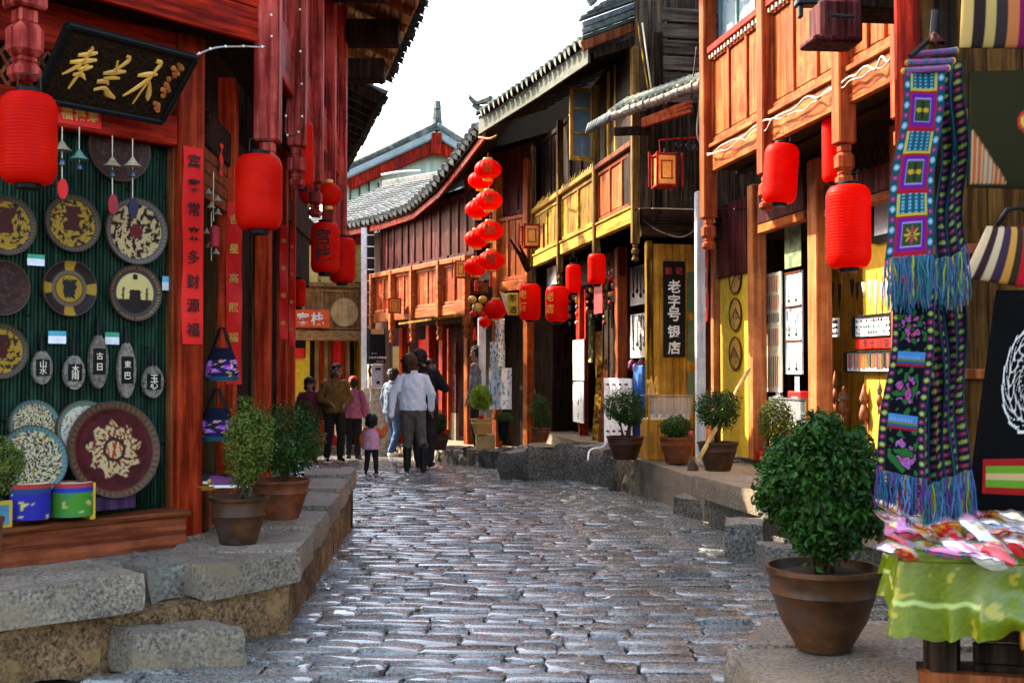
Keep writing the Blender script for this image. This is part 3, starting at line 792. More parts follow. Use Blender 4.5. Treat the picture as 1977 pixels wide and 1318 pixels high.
# shop front: bamboo wall, column, lintel, sill bench
u0 = WL1.U(-60); u1 = WL1.U(346, -.12)
nb = 58
for i in range(nb):
    a = u0 + (u1 - u0) * (i + .5) / nb; rr = (u1 - u0) / nb * .5 * random.uniform(.92, 1.06)
    pts = []; rs = []; k = random.uniform(0, .3)
    for j in range(7):
        z = .6 + 2.4 * j / 6; pts.append(WL1.P(a + random.gauss(0, .0012), z, -.14 + random.uniform(-.004, .004))); rs.append(rr)
    MB().tube(pts, rs, 6).build('bamboo_cane', surf('green_bamboo', (0.003, 0.014, 0.008), (0.014, 0.042, 0.024), scale=(9, 9, 5), rough=.6, spec=.1, vary=.4), LH, smooth=3)
for i in range(0, nb, 1):                         # cane joints
    a = u0 + (u1 - u0) * (i + .5) / nb
    for z in (random.uniform(.7, 1.3), random.uniform(1.5, 2.1), random.uniform(2.2, 2.8)):
        if random.random() < .5: MB().wbox(WL1, a - .012, a + .012, z, z + .012, -.14, -.121, .003).build('cane_joint', M_dark, LH)
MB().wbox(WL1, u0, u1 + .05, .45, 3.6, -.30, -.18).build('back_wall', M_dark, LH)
zs = WL1.pt(369, 983, .1).z
ua, ub = WL1.U(-40, .1), WL1.U(368, .1)
MB().wbox(WL1, ua, ub, zs - .035, zs, -.12, .13, .010).build('sill_board', M_brownh, LH)
MB().wbox(WL1, ua, ub - .015, TH - .02, zs - .036, -.02, .09, .004).build('bench_panel', wood('bench_wood', (.12, .024, .010), (.27, .068, .028), along='x', rz=R(47)), LH)
uc = WL1.U(370)
MB().wbox(WL1, uc - .10, uc + .075, TH, 3.6, -.17, .02, .012).build('corner_column', M_col, LH)
MB().wbox(WL1, u1 - .05, uc - .105, .55, 2.9, -.13, -.05, .006).build('door_jamb', M_brown, LH)
zl0, zl1 = WL1.pt(350, 283, 0).z, WL1.pt(350, 225, 0).z
MB().wbox(WL1, u0, uc - .102, zl0, zl1, -.10, .0, .010).build('lintel', M_redh, LH)
MB().wbox(WL1, u0, uc - .102, zl1 + .25, 3.58, -.10, -.02, .01).build('upper_beam', M_redh, LH)
ul = WL1.U(322)
for i in range(16):                               # lattice strip over the lintel
    for sg in (-1, 1):
        a = u0 + .05 + i * (uc - .12 - u0) / 16
        MB().beam(WL1.P(a, zl1 + (.0 if sg > 0 else .25), -.05), WL1.P(a + .16, zl1 + (.25 if sg > 0 else 0.0), -.05 - .006 * sg), .012, .016).build('lattice_bar', M_brown, LH)
# jetty: fascia boards, soffit, hanging corner post
uf0 = WLf.U(-100)
for i, (a, b, m) in enumerate(((3.53, 3.74, M_redh), (3.745, 3.96, M_redh), (3.965, 4.2, M_redh))):
    MB().wbox(WLf, uf0, .02, a, b, -.05, .0 + .004 * (i % 2), .006).build('fascia_board', m, LH)
q = [WLf.P(uf0, 3.56, -.05), WLf.P(0, 3.56, -.05), WLu.P(11.9, 3.575, -.04), WLs.P(11.9, 3.575, 0), WL1.P(.1, 3.56, 0), WL1.P(u0, 3.56, 0)]
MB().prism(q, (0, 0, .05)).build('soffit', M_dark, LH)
pendant(WLf, LH, WLf.U(32), WLf.pt(32, 160, 0).z, 3.9, .05, .17, M_pink)
ups = [WLu.U(x) for x in (515, 571, 607, 634, 657)]
zb = [WLu.pt(515, 378).z, WLu.pt(571, 362).z, WLu.pt(607, 418).z, 2.45, 2.4]
for u, z, wd in zip(ups, zb, (.155, .14, .13, .12, .12)): pendant(WLu, LH, u, z, 5.3, .0, wd, M_pink)
for a, b in zip(ups, ups[1:]):
    MB().wbox(WLu, a + .07, b - .06, 3.50, 3.86, -.07, -.01, .008).build('fascia_board', M_redy, LH)
    bay(WLu, LH, a + .08, b - .06, 3.87, 5.0, 3, M_pink, M_pink, -.02, .05, .06)
    MB().wbox(WLu, a + .07, b - .06, 5.0, 5.4, -.07, -.02, .01).build('window_head', M_pink, LH)
MB().wbox(WLu, ups[0], ups[-1] + .1, 3.6, 5.4, -.20, -.10).build('inner_wall', M_dark, LH)
MB().wbox(WLf, uf0, 0, 4.2, 5.4, -.20, -.06).build('inner_wall', M_pink, LH)
# body of the house behind the fronts
bodyp = [WL1.P(u0, 0, -.5), WL1.P(uc - .2, 0, -.5), WLs.P(8.2, 0, -.75), WLs.P(12.2, 0, -.75), Vector((-7, 13.4, 0)), Vector((-7, 4.5, 0))]
MB().prism([Vector((p.x, p.y, TH)) for p in bodyp], (0, 0, 4.9)).build('house_body', M_dark, LH)
# side front under the jetty
for px, wd in ((447, .13), (515, .16), (548, .12), (564, .06)):
    u = WLs.U(px); MB().wbox(WLs, u - wd / 2, u + wd / 2, TH, 3.6, -.10, .03, .010).build('column', M_col, LH)
ue = WLs.U(612)
MB().wbox(WLs, WLs.U(558), WLs.U(600), 2.42, 3.56, -.75, -.02, .01).build('passage_shade_fill', M_dark, LH)  # dark block added to fill the gap as the passage's shade
MB().wbox(WLs, WLs.U(400), ue, 2.95, 3.2, -.08, .0, .01).build('lintel', M_darkh, LH)
for k in range(4):
    z = 2.62 + .085 * k
    MB().wbox(WLs, WLs.U(400), WLs.U(445), z, z + .08, -.07, -.02, .005).build('plank', M_brown, LH)
for px0, px1 in ((455, 500), (528, 545)):
    bay(WLs, LH, WLs.U(px0), WLs.U(px1), TH + .02, 2.9, 1, M_dark, M_dark, -.06, .05, .08)
MB().wbox(WLs, WLs.U(395), ue, TH, 3.5, -.55, -.45).build('side_wall', wood('olive_boards', (.03, .035, .015), (.10, .10, .05)), LH)
MB().wbox(WLs, WLs.U(398), WLs.U(445), TH, TH + .28, -.4, .02, .01).build('side_sill', M_brown, LH)

# eaves over the upper storey
M_eave = wood('eave_plank', (.22, .095, .035), (.60, .32, .14), along='x', rz=R(95))
SUNBLK = 0
MB_ = None
er = [Vector((-1.35, 5.9, 5.25)), Vector((-0.62, 7.2, 5.2)), Vector((-0.93, 11.4, 5.2)), Vector((-1.62, 14.5, 5.2))]
tile_roof(LH, er, (-2.6, -.3, 1.25), M_tiled, sp=.24, r=.07, deck=M_eave)
for i in range(13):
    yy = 7.6 + i * .55; x = -0.62 - .074 * (yy - 7.2) if yy < 11.4 else -.93 - .2225 * (yy - 11.4)
    MB().beam(Vector((x - .06, yy, 5.11)), Vector((x - 1.2, yy - .1, 5.60)), .07, .09).build('rafter', M_brown, LH)
for i in range(12):
    a = er[1].lerp(er[2], i / 12); b = er[1].lerp(er[2], (i + 1) / 12)
for (x0, y0_, x1, y1_) in ((-1.62, 8.3, -1.1, 8.3), (-1.68, 10.4, -1.15, 10.4), (-1.75, 11.9, -1.18, 11.9), (-2.0, 13.4, -1.5, 13.4)):
    MB().beam((x0, y0_, 5.02), (x1, y1_, 5.02), .22, .26, ch=.02).build('bracket_block', M_dark, LH)
for k in range(9):
    off = .08 + .11 * k
    MB().beam(er[1] + Vector((-off, 0, -.085 + .48 * off)), er[2] + Vector((-off, 0, -.085 + .48 * off)), .10, .02, up=Vector((.43, 0, .9))).build('soffit_plank', M_eave, LH)
    MB().beam(er[2] + Vector((-off, 0, -.085 + .48 * off)), er[3] + Vector((-off, 0, -.085 + .48 * off)), .10, .02, up=Vector((.43, 0, .9))).build('soffit_plank', M_eave, LH)
# the next houses of the left row (bending away with the street)
LB = thing('row_house', (-4.6, 18.5, 0), 'tiled house eaves beyond the red shop house on the left', 'building')
er2 = [Vector((-1.66, 14.6, 5.05)), Vector((-2.95, 20.0, 5.05)), Vector((-3.7, 23, 5.0))]
tile_roof(LB, er2, (-2.6, -.6, 1.3), M_tiled, sp=.24, r=.07)
MB().prism([(-2.6, 13.2, -.3), (-3.75, 18, -.3), (-4.9, 23, -.3), (-9.5, 23, -.3), (-9.5, 13.6, -.3)], (0, 0, 5.5)).build('wall', M_dark, LB)
for i in range(14):
    t_ = i / 13; e = er2[0].lerp(er2[1], t_)
    MB().beam(e + Vector((-.06, 0, -.09)), e + Vector((-1.2, -.25, .46)), .07, .09).build('rafter', M_dark, LB)

# ================================================================== name board
tl, tr_, br, bl = WL1.pt(130, 50, .36), WL1.pt(370, 112, .36), WL1.pt(308, 226, .10), WL1.pt(72, 180, .10)
NB = thing('name_board', (bl + br) / 2, 'black shop name board with three gold brushed characters above the souvenir window', 'sign')
nbx = (tr_ - tl).normalized(); nby = ((tl - bl) + (tr_ - br)).normalized(); nbn = nbx.cross(nby).normalized()
if nbn.y > 0: nbn = -nbn
def BB(a, b, o=0.0):
    return (bl.lerp(br, a)).lerp(tl.lerp(tr_, a), b) + nbn * o
MB().add([BB(0, 0), BB(1, 0), BB(1, 1), BB(0, 1), BB(0, 0, .03), BB(1, 0, .03), BB(1, 1, .03), BB(0, 1, .03)], [(0, 3, 2, 1), (4, 5, 6, 7), (0, 1, 5, 4), (1, 2, 6, 5), (2, 3, 7, 6), (3, 0, 4, 7)]).build('board', surf('carved_black', (.003, .002, .0015), (.030, .015, .006), scale=(60, 60, 60), rough=.6, spec=.06, bump=1.0, dist=.01), NB)
for (a0, b0, a1, b1) in ((-.02, -.04, 1.02, -.04), (-.02, 1.04, 1.02, 1.04), (-.01, -.04, -.01, 1.04), (1.01, -.04, 1.01, 1.04)):
    MB().beam(BB(a0, b0, .025), BB(a1, b1, .025), .035, .05, up=nbn, ch=.008).build('frame', M_black, NB)
K1 = [[(.02, .5, .05), (.07, .42, .12), (-.02, .36, .07)], [(-.25, .26, .07), (.05, .33, .12), (.25, .40, .06)], [(-.38, .08, .07), (0, .16, .14), (.32, .25, .06)], [(.07, .38, .08), (-.1, .05, .12), (-.44, -.20, .03)], [(-.1, -.02, .06), (.12, .02, .12), (.30, .10, .05)], [(.14, .14, .07), (.03, -.1, .12), (-.08, -.46, .04)], [(-.14, -.16, .06), (.1, -.12, .12), (.27, -.20, .04)]]
K2 = [[(.10, .48, .05), (.24, .42, .13), (.12, .26, .10), (-.06, .12, .06)], [(-.08, .34, .06), (.02, .10, .07)], [(-.32, .0, .07), (.0, .08, .14), (.30, .15, .06)], [(-.24, -.10, .06), (.0, -.05, .10), (.22, -.02, .05)], [(-.38, -.20, .09), (-.12, -.15, .12), (-.02, -.2, .06)], [(-.36, -.38, .06), (-.08, -.30, .10), (.1, -.40, .16), (.36, -.46, .06)]]
K3 = [[(.02, .52, .09), (.20, .48, .13), (.12, .25, .09), (-.05, -.5, .03)], [(-.32, .12, .07), (.0, .2, .14), (.24, .24, .06)], [(.08, .16, .07), (-.12, -.1, .12), (-.46, -.38, .03)], [(.08, .1, .05), (.22, -.08, .12), (.32, -.27, .17), (.34, -.36, .05)]]
ln = (tr_ - tl).length
for a, kk in ((.20, K1), (.455, K2), (.715, K3)):
    brush(kk, BB(a, .5, .032), nbx * .88, nby * 1.32, .285 * ln, M_gold, NB, en=nbn, thick=.010)
for i in range(26):                               # carved orange cartouche
    a = .90 + random.uniform(-.035, .035); b = random.uniform(.10, .9)
    MB().ball(BB(a, b, .034), random.uniform(.012, .022), 6, 4).build('ornament', surf('orange_carving', (.25, .06, .01), (.45, .14, .03)), NB)

# ================================================================== lanterns on the left
lantern(55, 181, 356, 54, 5.75, 'large red lantern at the left edge beside the black name board', hang=.1)
lantern(500, 300, 444, 45, 6.75, 'red lantern hanging under the first carved drop of the red house', hang=.25)
lantern(585, 237, 362, 20, 8.6, 'narrow red lantern half hidden behind the second hanging post', hang=.2)
round_lantern(635, 376, 23, 24, 10.2, 'round red lantern with gold bands under the red house eaves', tassel=False)
round_lantern(597, 374, 20, 22, 10.3, 'round red lantern behind the third hanging post', tassel=False)
lantern(628, 430, 527, 28, 10.6, 'red lantern with two black characters near the inn sign', text='宫栈', hang=.3)
lantern(661, 459, 546, 25, 11.3, 'plain red lantern partly behind the lantern with characters', hang=.3)
lantern(577, 540, 592, 13, 11.8, 'small red lantern low beside the inn sign', hang=.2)

# ================================================================== couplets on the left
couplet(WL1, 370, 284, 664, 45, .022, 'long red couplet with ink characters on the corner column', chars='宾客常来多财源福', seed=1)
def near_face(px, wd):
    q = WLs.P(WLs.U(px) - wd / 2 - .004, 0, -.035); return Wall(q.x, q.y, 1, .0536)
couplet(near_face(447, .13), 451, 390, 742, 30, .0, 'red couplet with gold figures on the side column', marks='gold', chars='吉星高照福门', seed=2)
couplet(near_face(548, .12), 547, 434, 655, 16, .0, 'narrow red couplet with gold marks beside the passage', marks='gold', chars='年年有余', seed=3)
couplet(near_face(564, .06), 563, 445, 668, 11, .0, 'darker red couplet at the far end of the side front', marks='gold', chars='喜气临门', seed=4)
couplet(WLs, 424, 275, 336, 22, .0, 'small red paper square on the planks under the jetty', seed=5, name='red_paper')
hp = thing('door_banner', WL1.pt(155, 250, .01), 'red new-year paper with gold print pasted on the lintel under the name board', 'banner')
a, b = WL1.uz(112, 195, .01), WL1.uz(196, 250, .01)
MB().wbox(WL1, a[0], b[0], b[1], a[1], .003, .007).build('paper', M_paper, hp)
for i in range(3): write('福禄寿'[i], WL1.P(a[0] + (b[0] - a[0]) * (.2 + .3 * i), (a[1] + b[1]) / 2, .010), WL1.D3(), ZUP, .07, M_gold, hp, bold=.02)

# ================================================================== plates and souvenirs on the bamboo wall
def nz(x, y, z=0.0): return noise.noise(Vector((x, y, z)))
def mixc(a, b, t): return tuple(a[i] + (b[i] - a[i]) * t for i in range(3))
CRM, GLD, DRK, MAR, TEA = (.44, .31, .14), (.30, .165, .016), (.02, .012, .010), (.12, .012, .012), (.05, .13, .13)
def plate_col(style, sd):
    def f(a, r):
        th = a * 2 * math.pi; x, y = r * math.cos(th), r * math.sin(th)
        n1 = nz(x * 7.5 + sd, y * 7.5, sd * 1.3); n2 = nz(x * 17 + sd, y * 17, 5)
        rimz = math.sin(th * 44) * .5 + .5
        if style == 'floral':
            if r > .83: return mixc((.06, .05, .045), (.20, .16, .13), rimz if .87 < r < .96 else .2)
            if r < .22 + .05 * n2: return MAR
            return DRK if (n1 + .6 * n2) > .04 else CRM
        if style == 'gold':
            if r > .80: return mixc((.03, .02, .015), (.13, .09, .05), rimz if .84 < r < .95 else .15)
            if abs(x) < .28 + .2 * n1 and -.25 < y < .62: return (.05, .008, .006)
            return DRK if (n1 + .7 * n2) > .14 else GLD
        if style == 'chip':
            k = (a * 4 + .5) % 1.0
            if r > .66: return GLD if abs(k - .5) < .16 else DRK
            if r > .52: return mixc((.03, .02, .015), (.2, .14, .07), rimz)
            if r > .47: return DRK
            if abs(x) < .26 + .12 * n1 and abs(y) < .32 + .12 * n2: return (.012, .015, .012)
            return GLD
        if style == 'scene':
            if r > .80: return (.20, .12, .06) if rimz > .5 and .85 < r < .95 else (.05, .03, .02)
            if r > .70: return (.05, .04, .045)
            if y < -.22 + .04 * n1: return DRK
            if abs(x) < .22 + .06 * n2 and -.25 < y < .12: return DRK
            if abs(abs(x) - .46) < .05 + .03 * n2 and y < .2: return (.1, .06, .03)
            if (x * x + (y - .58) ** 2) < .012: return DRK
            return (.55, .42, .16)
        if style == 'medal':
            if r > .86: return mixc((.05, .02, .01), (.15, .075, .04), rimz if .88 < r < .97 else .3)
            if r < .20:
                g = abs(math.sin(x * 22 + 3 * y)) < .42 and abs(y) < .15 or abs(x - y * .3) < .03
                return (.30, .03, .015) if g else CRM
            if r < .235: return DRK
            if r < .54 + .07 * math.sin(th * 9) + .03 * n2: return MAR if (n2 + n1 * .4 + .25 * math.sin(th * 18) * math.sin(r * 22)) > .10 else CRM
            return mixc((.035, .003, .003), (.07, .006, .007), n1 + .5)
        if style == 'teal':
            if r > .84: return mixc((.03, .10, .10), (.12, .20, .19), rimz)
            if n1 > .2: return (.02, .03, .10) if n2 > 0 else (.30, .18, .03)
            return DRK if n2 > .10 else (.42, .36, .20)
        if style == 'leafy':
            if r > .80: return mixc((.05, .12, .10), (.16, .20, .12), rimz)
            if abs(math.sin(x * 6 + y * 4 + 2 * n1)) < .13: return (.06, .10, .09)
            return (.30, .02, .02) if n2 > .33 else (.48, .44, .32)
        return mixc((.025, .012, .010), (.10, .03, .02), max(0, n1 + n2) if r < .85 else rimz * .6)   # dark
    return f
def plate(px, py, rpx, style, label, off=-.10, lean=0.0, sd=0.0, ell=1.0, group='painted plates'):
    c = WL1.pt(px, py, off); r = rpx * mpp(c.y) * 1.0
    ex = WL1.D3(); en = (WL1.N3() * math.cos(lean) + ZUP * math.sin(lean)).normalized(); ey = en.cross(ex); ey = ey if ey.z > 0 else -ey
    r *= 1.06
    t = thing('painted_plate', c - ey * r, label, 'plate', group)
    prof = lambda q: .018 * max(0, (q - .80) / .2) + .004 * (1 if .78 < q < .83 else 0)
    pos = lambda a, b: c + ex * (math.cos(a * 6.28318) * r * b * ell) + ey * (math.sin(a * 6.28318) * r * b) + en * (.012 + prof(b))
    painted('face', 96, 30, pos, plate_col(style, sd), M_print, t, wrap=True)
    MB().lathe([(r * .97, -.002), (r * 1.01, .010), (r * 1.0, .031), (r * .97, .030)], c, 48, (ex * ell, ey, en), cap=False).build('rim', paint('plate_edge', (.05, .03, .022)), t, smooth=.8)
    return t
plate(228, 288, 60, 'dark', 'large dark plate at the top of the bamboo wall behind the hat chimes', sd=1, off=-.115)
plate(10, 436, 54, 'gold', 'gold plate cut by the left edge below the large lantern', sd=2)
plate(138, 432, 52, 'gold', 'gold plate with a dark red figure in the upper row', sd=3.3)
plate(261, 447, 61, 'floral', 'cream plate crowded with dark flowers near the corner column', sd=4)
plate(2, 556, 50, 'dark', 'dark brown plate cut by the left edge in the second row', sd=5)
plate(132, 557, 51, 'chip', 'black plate with four gold rim fields and gold centre', sd=6)
plate(259, 566, 51, 'scene', 'brown rimmed plate showing two small figures over a dark ground', sd=7)
plate(-2, 678, 50, 'gold', 'gold plate cut by the left edge in the third row', sd=8)
plate(64, 822, 47, 'teal', 'teal rimmed plate leaning at the back beside the left bush', off=-.06, lean=.2, sd=9)
plate(163, 832, 56, 'leafy', 'pale plate with curving leaves leaning behind the large medallion plate', off=-.04, lean=.2, sd=10)
plate(62, 888, 63, 'teal', 'cream and teal plate with blue flowers leaning in front', off=.0, lean=.22, sd=11.5)
plate(219, 868, 88, 'medal', 'largest maroon plate with cream flower wreath and red sign', off=.02, lean=.16, sd=12)
MB().wbox(WL1, WL1.U(160), WL1.U(255), WL1.pt(200, 985, .05).z, WL1.pt(200, 958, .05).z, .02, .06, .004).build('plate_stand', wood('purple_wood', (.03, .012, .035), (.07, .03, .07)), None)
tag(bpy.data.objects['plate_stand'], 'purple wooden stand under the largest maroon plate', 'stand')

def hanger(px, y0, y1, wpx, label, seed):
    c = WL1.pt(px, (y0 + y1) / 2, -.10); s = mpp(c.y); h = (y1 - y0) * s; w = wpx * s * 1.1
    ex, en = WL1.D3(), WL1.N3(); rng = random.Random(seed)
    t = thing('carved_hanger', c - ZUP * h / 2, label, 'carving', 'carved wooden hangers')
    def outline(k, q):
        pts = []
        for i in range(20):
            a = 2 * math.pi * i / 20; x = math.sin(a) * w / 2 * k; z = math.cos(a) * h / 2 * k
            x *= 1 - .25 * max(0, z / (h / 2)) ** 2
            pts.append(c + ex * x + ZUP * z + en * q)
        return pts
    MB().prism(outline(1, .0), en * .03).build('body', surf('carved_grey_wood', (.07, .055, .045), (.28, .23, .18), scale=(40, 40, 60), bump=1, dist=.01), t)
    MB().prism([c + ex * (w * .33 * a) + ZUP * (h * .24 * b) + en * .03 for a, b in ((-1, -1), (1, -1), (1, 1), (-1, 1))], en * .004).build('field', M_black, t)
    for i, ch in enumerate(('山水', '木雨', '古日', '東巴', '玉心')[seed % 5]): write(ch, c + en * .036 + ZUP * (h * (.1 - .2 * i)), ex, ZUP, w * .36, M_cream, t)
    MB().tube([c + ZUP * h * .46 + en * .015, c + ZUP * (h * .5 + .10) + en * .01], [.018, .008], 8).build('neck', M_black, t)
for i, (px, y0, y1, w, d) in enumerate(((78, 676, 742, 36, 'first from the left'), (140, 685, 752, 38, 'second from the left'), (187, 645, 750, 35, 'third from the left, tall'), (241, 660, 768, 34, 'fourth from the left, longest'), (292, 705, 768, 40, 'last, nearest the corner column'))):
    hanger(px, y0, y1, w, 'carved wooden hanger with signs below the plates, ' + d, i)
def price_tag(px, py, w, h, label, m2=None, wl=WL1, off=-.10):
    a, b = wl.uz(px - w / 2, py - h / 2, off), wl.uz(px + w / 2, py + h / 2, off)
    t = thing('price_tag', wl.P((a[0] + b[0]) / 2, b[1], off), label, 'tag', 'price tags on the bamboo wall')
    zm = (a[1] + b[1]) / 2 + .008
    MB().wbox(wl, a[0], b[0], b[1], zm, off, off + .004).build('card', M_card, t)
    MB().wbox(wl, a[0], b[0], zm, a[1], off, off + .0045).build('band', m2 or paint('tag_green', (.03, .28, .16)), t)
price_tag(69, 502, 33, 24, 'green and white price tag between the left plates')
price_tag(110, 651, 34, 25, 'blue and white price tag above the first hangers', paint('tag_blue', (.05, .32, .42)))
price_tag(216, 653, 27, 24, 'green and white price tag between the tall hangers')
price_tag(320, 547, 14, 28, 'pale blue upright tag beside the brown rimmed plate', paint('tag_pale', (.12, .40, .55)))
def hat_chime(px, ytop, yhat, ybell, yplq, label, mat=None, plq=None):
    off = .06; c = WL1.pt(px, yhat, off); s = mpp(c.y)
    t = thing('hat_chime', WL1.pt(px, yplq, off), label, 'wind chime', 'straw hat wind chimes')
    MB().lathe([(.055, -.018), (.03, .004), (.002, .045), (.001, .05)], c, 20).build('straw_hat', mat or surf('straw', (.22, .18, .11), (.42, .36, .22), scale=(50, 50, 50)), t, smooth=.8)
    pb = WL1.pt(px, ybell, off); MB().lathe([(.022, -.022), (.016, -.01), (.012, .012), (.002, .02)], pb, 12).build('bell', paint('bell_metal', (.10, .16, .20), rough=.3, metal=.8), t, smooth=.8)
    MB().tube([WL1.pt(px, ytop, off), WL1.pt(px, yplq - 18, off)], .003, 5).build('string', M_cream, t)
    if plq is not None:
        q = WL1.pt(px, yplq, off); hh = 20 * s; ww = 10 * s
        MB().prism([q + WL1.D3() * (ww * math.sin(a * .524) * (1.0 if abs(math.cos(a * .524)) < .9 else .6)) + ZUP * (hh * math.cos(a * .524)) for a in range(12)], WL1.N3() * .012).build('plaque', plq, t)
teal_hat = surf('green_straw', (.08, .20, .16), (.2, .35, .28), scale=(50, 50, 50))
hat_chime(120, 245, 285, 312, 365, 'straw hat chime with red plaque right of the large lantern', None, M_paper)
hat_chime(153, 245, 302, 320, 345, 'greenish straw hat chime hanging over the dark plate', teal_hat, None)
hat_chime(217, 262, 316, 334, 395, 'straw hat chime with dark red plaque over the cream plate', None, paint('dull_red', (.35, .02, .03)))
hat_chime(256, 268, 316, 334, 402, 'straw hat chime with navy plaque nearest the corner column', None, paint('navy', (.02, .015, .05)))
# side opening: hats, bags, shoes
def side_chime(px, py, r, Y, label):
    t = thing('hat_chime', D(px, py + 30, Y), label, 'wind chime', 'hat chimes in the side opening')
    for i in range(4):
        c = D(px + (-9, 8, -4, 9)[i], py + i * 13, Y)
        MB().lathe([(r, -.012), (r * .5, .006), (.002, .03)], c, 14).build('straw_hat', MATS['straw'], t, smooth=.8)
    MB().tube([D(px, py - 40, Y), D(px, py + 55, Y)], .003, 5).build('string', M_cream, t)
side_chime(412, 372, .028, 7.3, 'cluster of straw hats hanging beside the corner column, upper')
side_chime(408, 448, .026, 7.35, 'cluster of straw hats hanging beside the corner column, lower')
t = tag(MB().lathe([(.03, -.06), (.032, 0), (.03, .06), (.012, .075)], D(414, 458, 7.3), 12).build('red_charm', paint('dull_red', (.35, .02, .03)), None, smooth=.8), 'small red charm hanging between the straw hat clusters', 'charm')
def bagcol(a, b):
    n = nz(a * 9, b * 7, 3); m = nz(a * 22, b * 16, 8)
    if b < .12: return (.01, .06, .08)
    if b < .62:
        if n > .12: return (.30, .04, .42) if m > -.1 else (.55, .25, .6)
        if m > .3: return (.6, .35, .08)
        return (.015, .012, .05)
    return (.008, .008, .02)
def bag(px, ytop, ybot, wpx, Y, label):
    s = mpp(Y); c = D(px, ybot, Y); h = (ybot - ytop) * s * .62; w = wpx * s / 2
    t = thing('embroidered_bag', c, label, 'bag', 'embroidered bags')
    painted('pouch', 40, 26, lambda a, b: c + Vector((math.cos(a * 6.283) * w * (1 - .45 * b * b) * (1 if b > .04 else .85), math.sin(a * 6.283) * w * .5 * (1 - .4 * b), h * b)), bagcol, M_cloth, t, wrap=True)
    MB().lathe([(w * .84, 0), (.001, .002)], c + ZUP * .004, 20, (Vector((1, 0, 0)), Vector((0, .5, 0)), ZUP)).build('base', M_black, t)
    MB().tube([c + Vector((-w * .5, 0, h * .97)), c + Vector((-w * .1, 0, h * 1.6)), c + Vector((w * .1, 0, h * 1.6)), c + Vector((w * .5, 0, h * .97))], .012, 6).build('handle', M_black, t)
bag(428, 632, 735, 68, 7.25, 'navy embroidered bag with purple flowers, upper of the two beside the column')
bag(418, 750, 850, 74, 7.2, 'purple and navy embroidered bag hanging lower beside the column')
def shoe(px, py, Y, yaw, label, m):
    c = D(px, py, Y); t = thing('cloth_shoe', c, label, 'shoe', 'cloth shoes'); a = Vector((math.cos(yaw), math.sin(yaw), 0)); b = Vector((-a.y, a.x, 0))
    sec = [(-.11, .03, .055), (-.07, .036, .06), (0, .034, .045), (.06, .042, .04), (.11, .036, .03), (.135, .015, .018)]
    vs = []; n = 10
    for x, w, h in sec:
        for j in range(n):
            th = math.pi * j / (n - 1); vs.append(c + a * x + b * (math.cos(th) * w) + ZUP * (.016 + math.sin(th) * h))
    MB().add(vs, [(i * n + j, i * n + j + 1, (i + 1) * n + j + 1, (i + 1) * n + j) for i in range(5) for j in range(n - 1)]).build('upper', m, t, smooth=3)
    MB().prism([c + a * x + b * w for x, w, h in sec] + [c + a * x - b * w for x, w, h in sec[::-1]], ZUP * .016).build('sole', M_white, t)
shoe(415, 932, 7.15, .3, 'black cloth shoe with white sole on the side sill', M_black)
shoe(440, 940, 7.1, .1, 'dark pink patterned cloth shoe in front of the black shoe', paint('shoe_pink', (.16, .03, .12)))
tray = thing('trinket_basket', D(405, 948, 7.15), 'shallow wooden basket of pink trinkets on the side sill', 'basket')
MB().lathe([(.06, 0), (.09, .03), (.08, .03), (.055, .008)], D(402, 945, 7.12), 18).build('basket', M_honey, tray)
for i in range(12): MB().ball(D(402, 936, 7.12) + Vector((random.uniform(-.06, .06), random.uniform(-.05, .05), random.uniform(0, .03))), .016, 7, 5).build('trinket', paint(('tr_pink', 'tr_red', 'tr_gold')[i % 3], ((.6, .06, .3), (.6, .03, .03), (.6, .35, .05))[i % 3]), tray)
# drums and boxes on the sill
def drum(px, y0, y1, wpx, label, c1, c2, off=.04):
    c = WL1.pt(px, y1, off); s = mpp(c.y); h = (y1 - y0) * s; r = wpx * s / 2
    t = thing('painted_drum', c, label, 'drum', 'painted drums on the sill')
    def col(a, b):
        n = nz(a * 14, b * 6, px * .1)
        if b > .86: return (.4, .04, .03)
        if b > .72: return c2
        return (.5, .45, .1) if n > .38 else mixc(c1, c2, max(0, n) * .6)
    painted('shell', 48, 20, lambda a, b: c + Vector((math.cos(a * 6.283) * r, math.sin(a * 6.283) * r, h * b)), col, M_print, t, wrap=True)
    MB().lathe([(r * .98, h - .004), (.001, h - .003)], c, 28).build('drumhead', M_cream, t)
drum(58, 932, 1000, 74, 'blue painted drum on the shop sill', (.02, .02, .26), (.02, .05, .16))
drum(138, 930, 994, 78, 'green painted drum with blue band on the shop sill', (.05, .22, .02), (.02, .04, .30))
bx = thing('gilt_book', WL1.pt(176, 995, .06), 'thin yellow edged box standing beside the green drum', 'box')
MB().wbox(WL1, WL1.U(170, .06), WL1.U(181, .06), zs, WL1.pt(176, 930, .06).z, .0, .10, .004).build('box', paint('yellow_card', (.6, .38, .03)), bx)
bx = thing('framed_tile', WL1.pt(8, 1012, .08), 'small yellow framed blue tile at the left end of the sill', 'souvenir')
MB().wbox(WL1, WL1.U(-12, .08), WL1.U(26, .08), zs, WL1.pt(8, 966, .08).z, .07, .09, .004).build('frame', MATS['yellow_card'], bx)
MB().wbox(WL1, WL1.U(-7, .09), WL1.U(20, .09), zs + .02, WL1.pt(8, 974, .08).z, .08, .093).build('tile', paint('tile_blue', (.05, .2, .3)), bx)

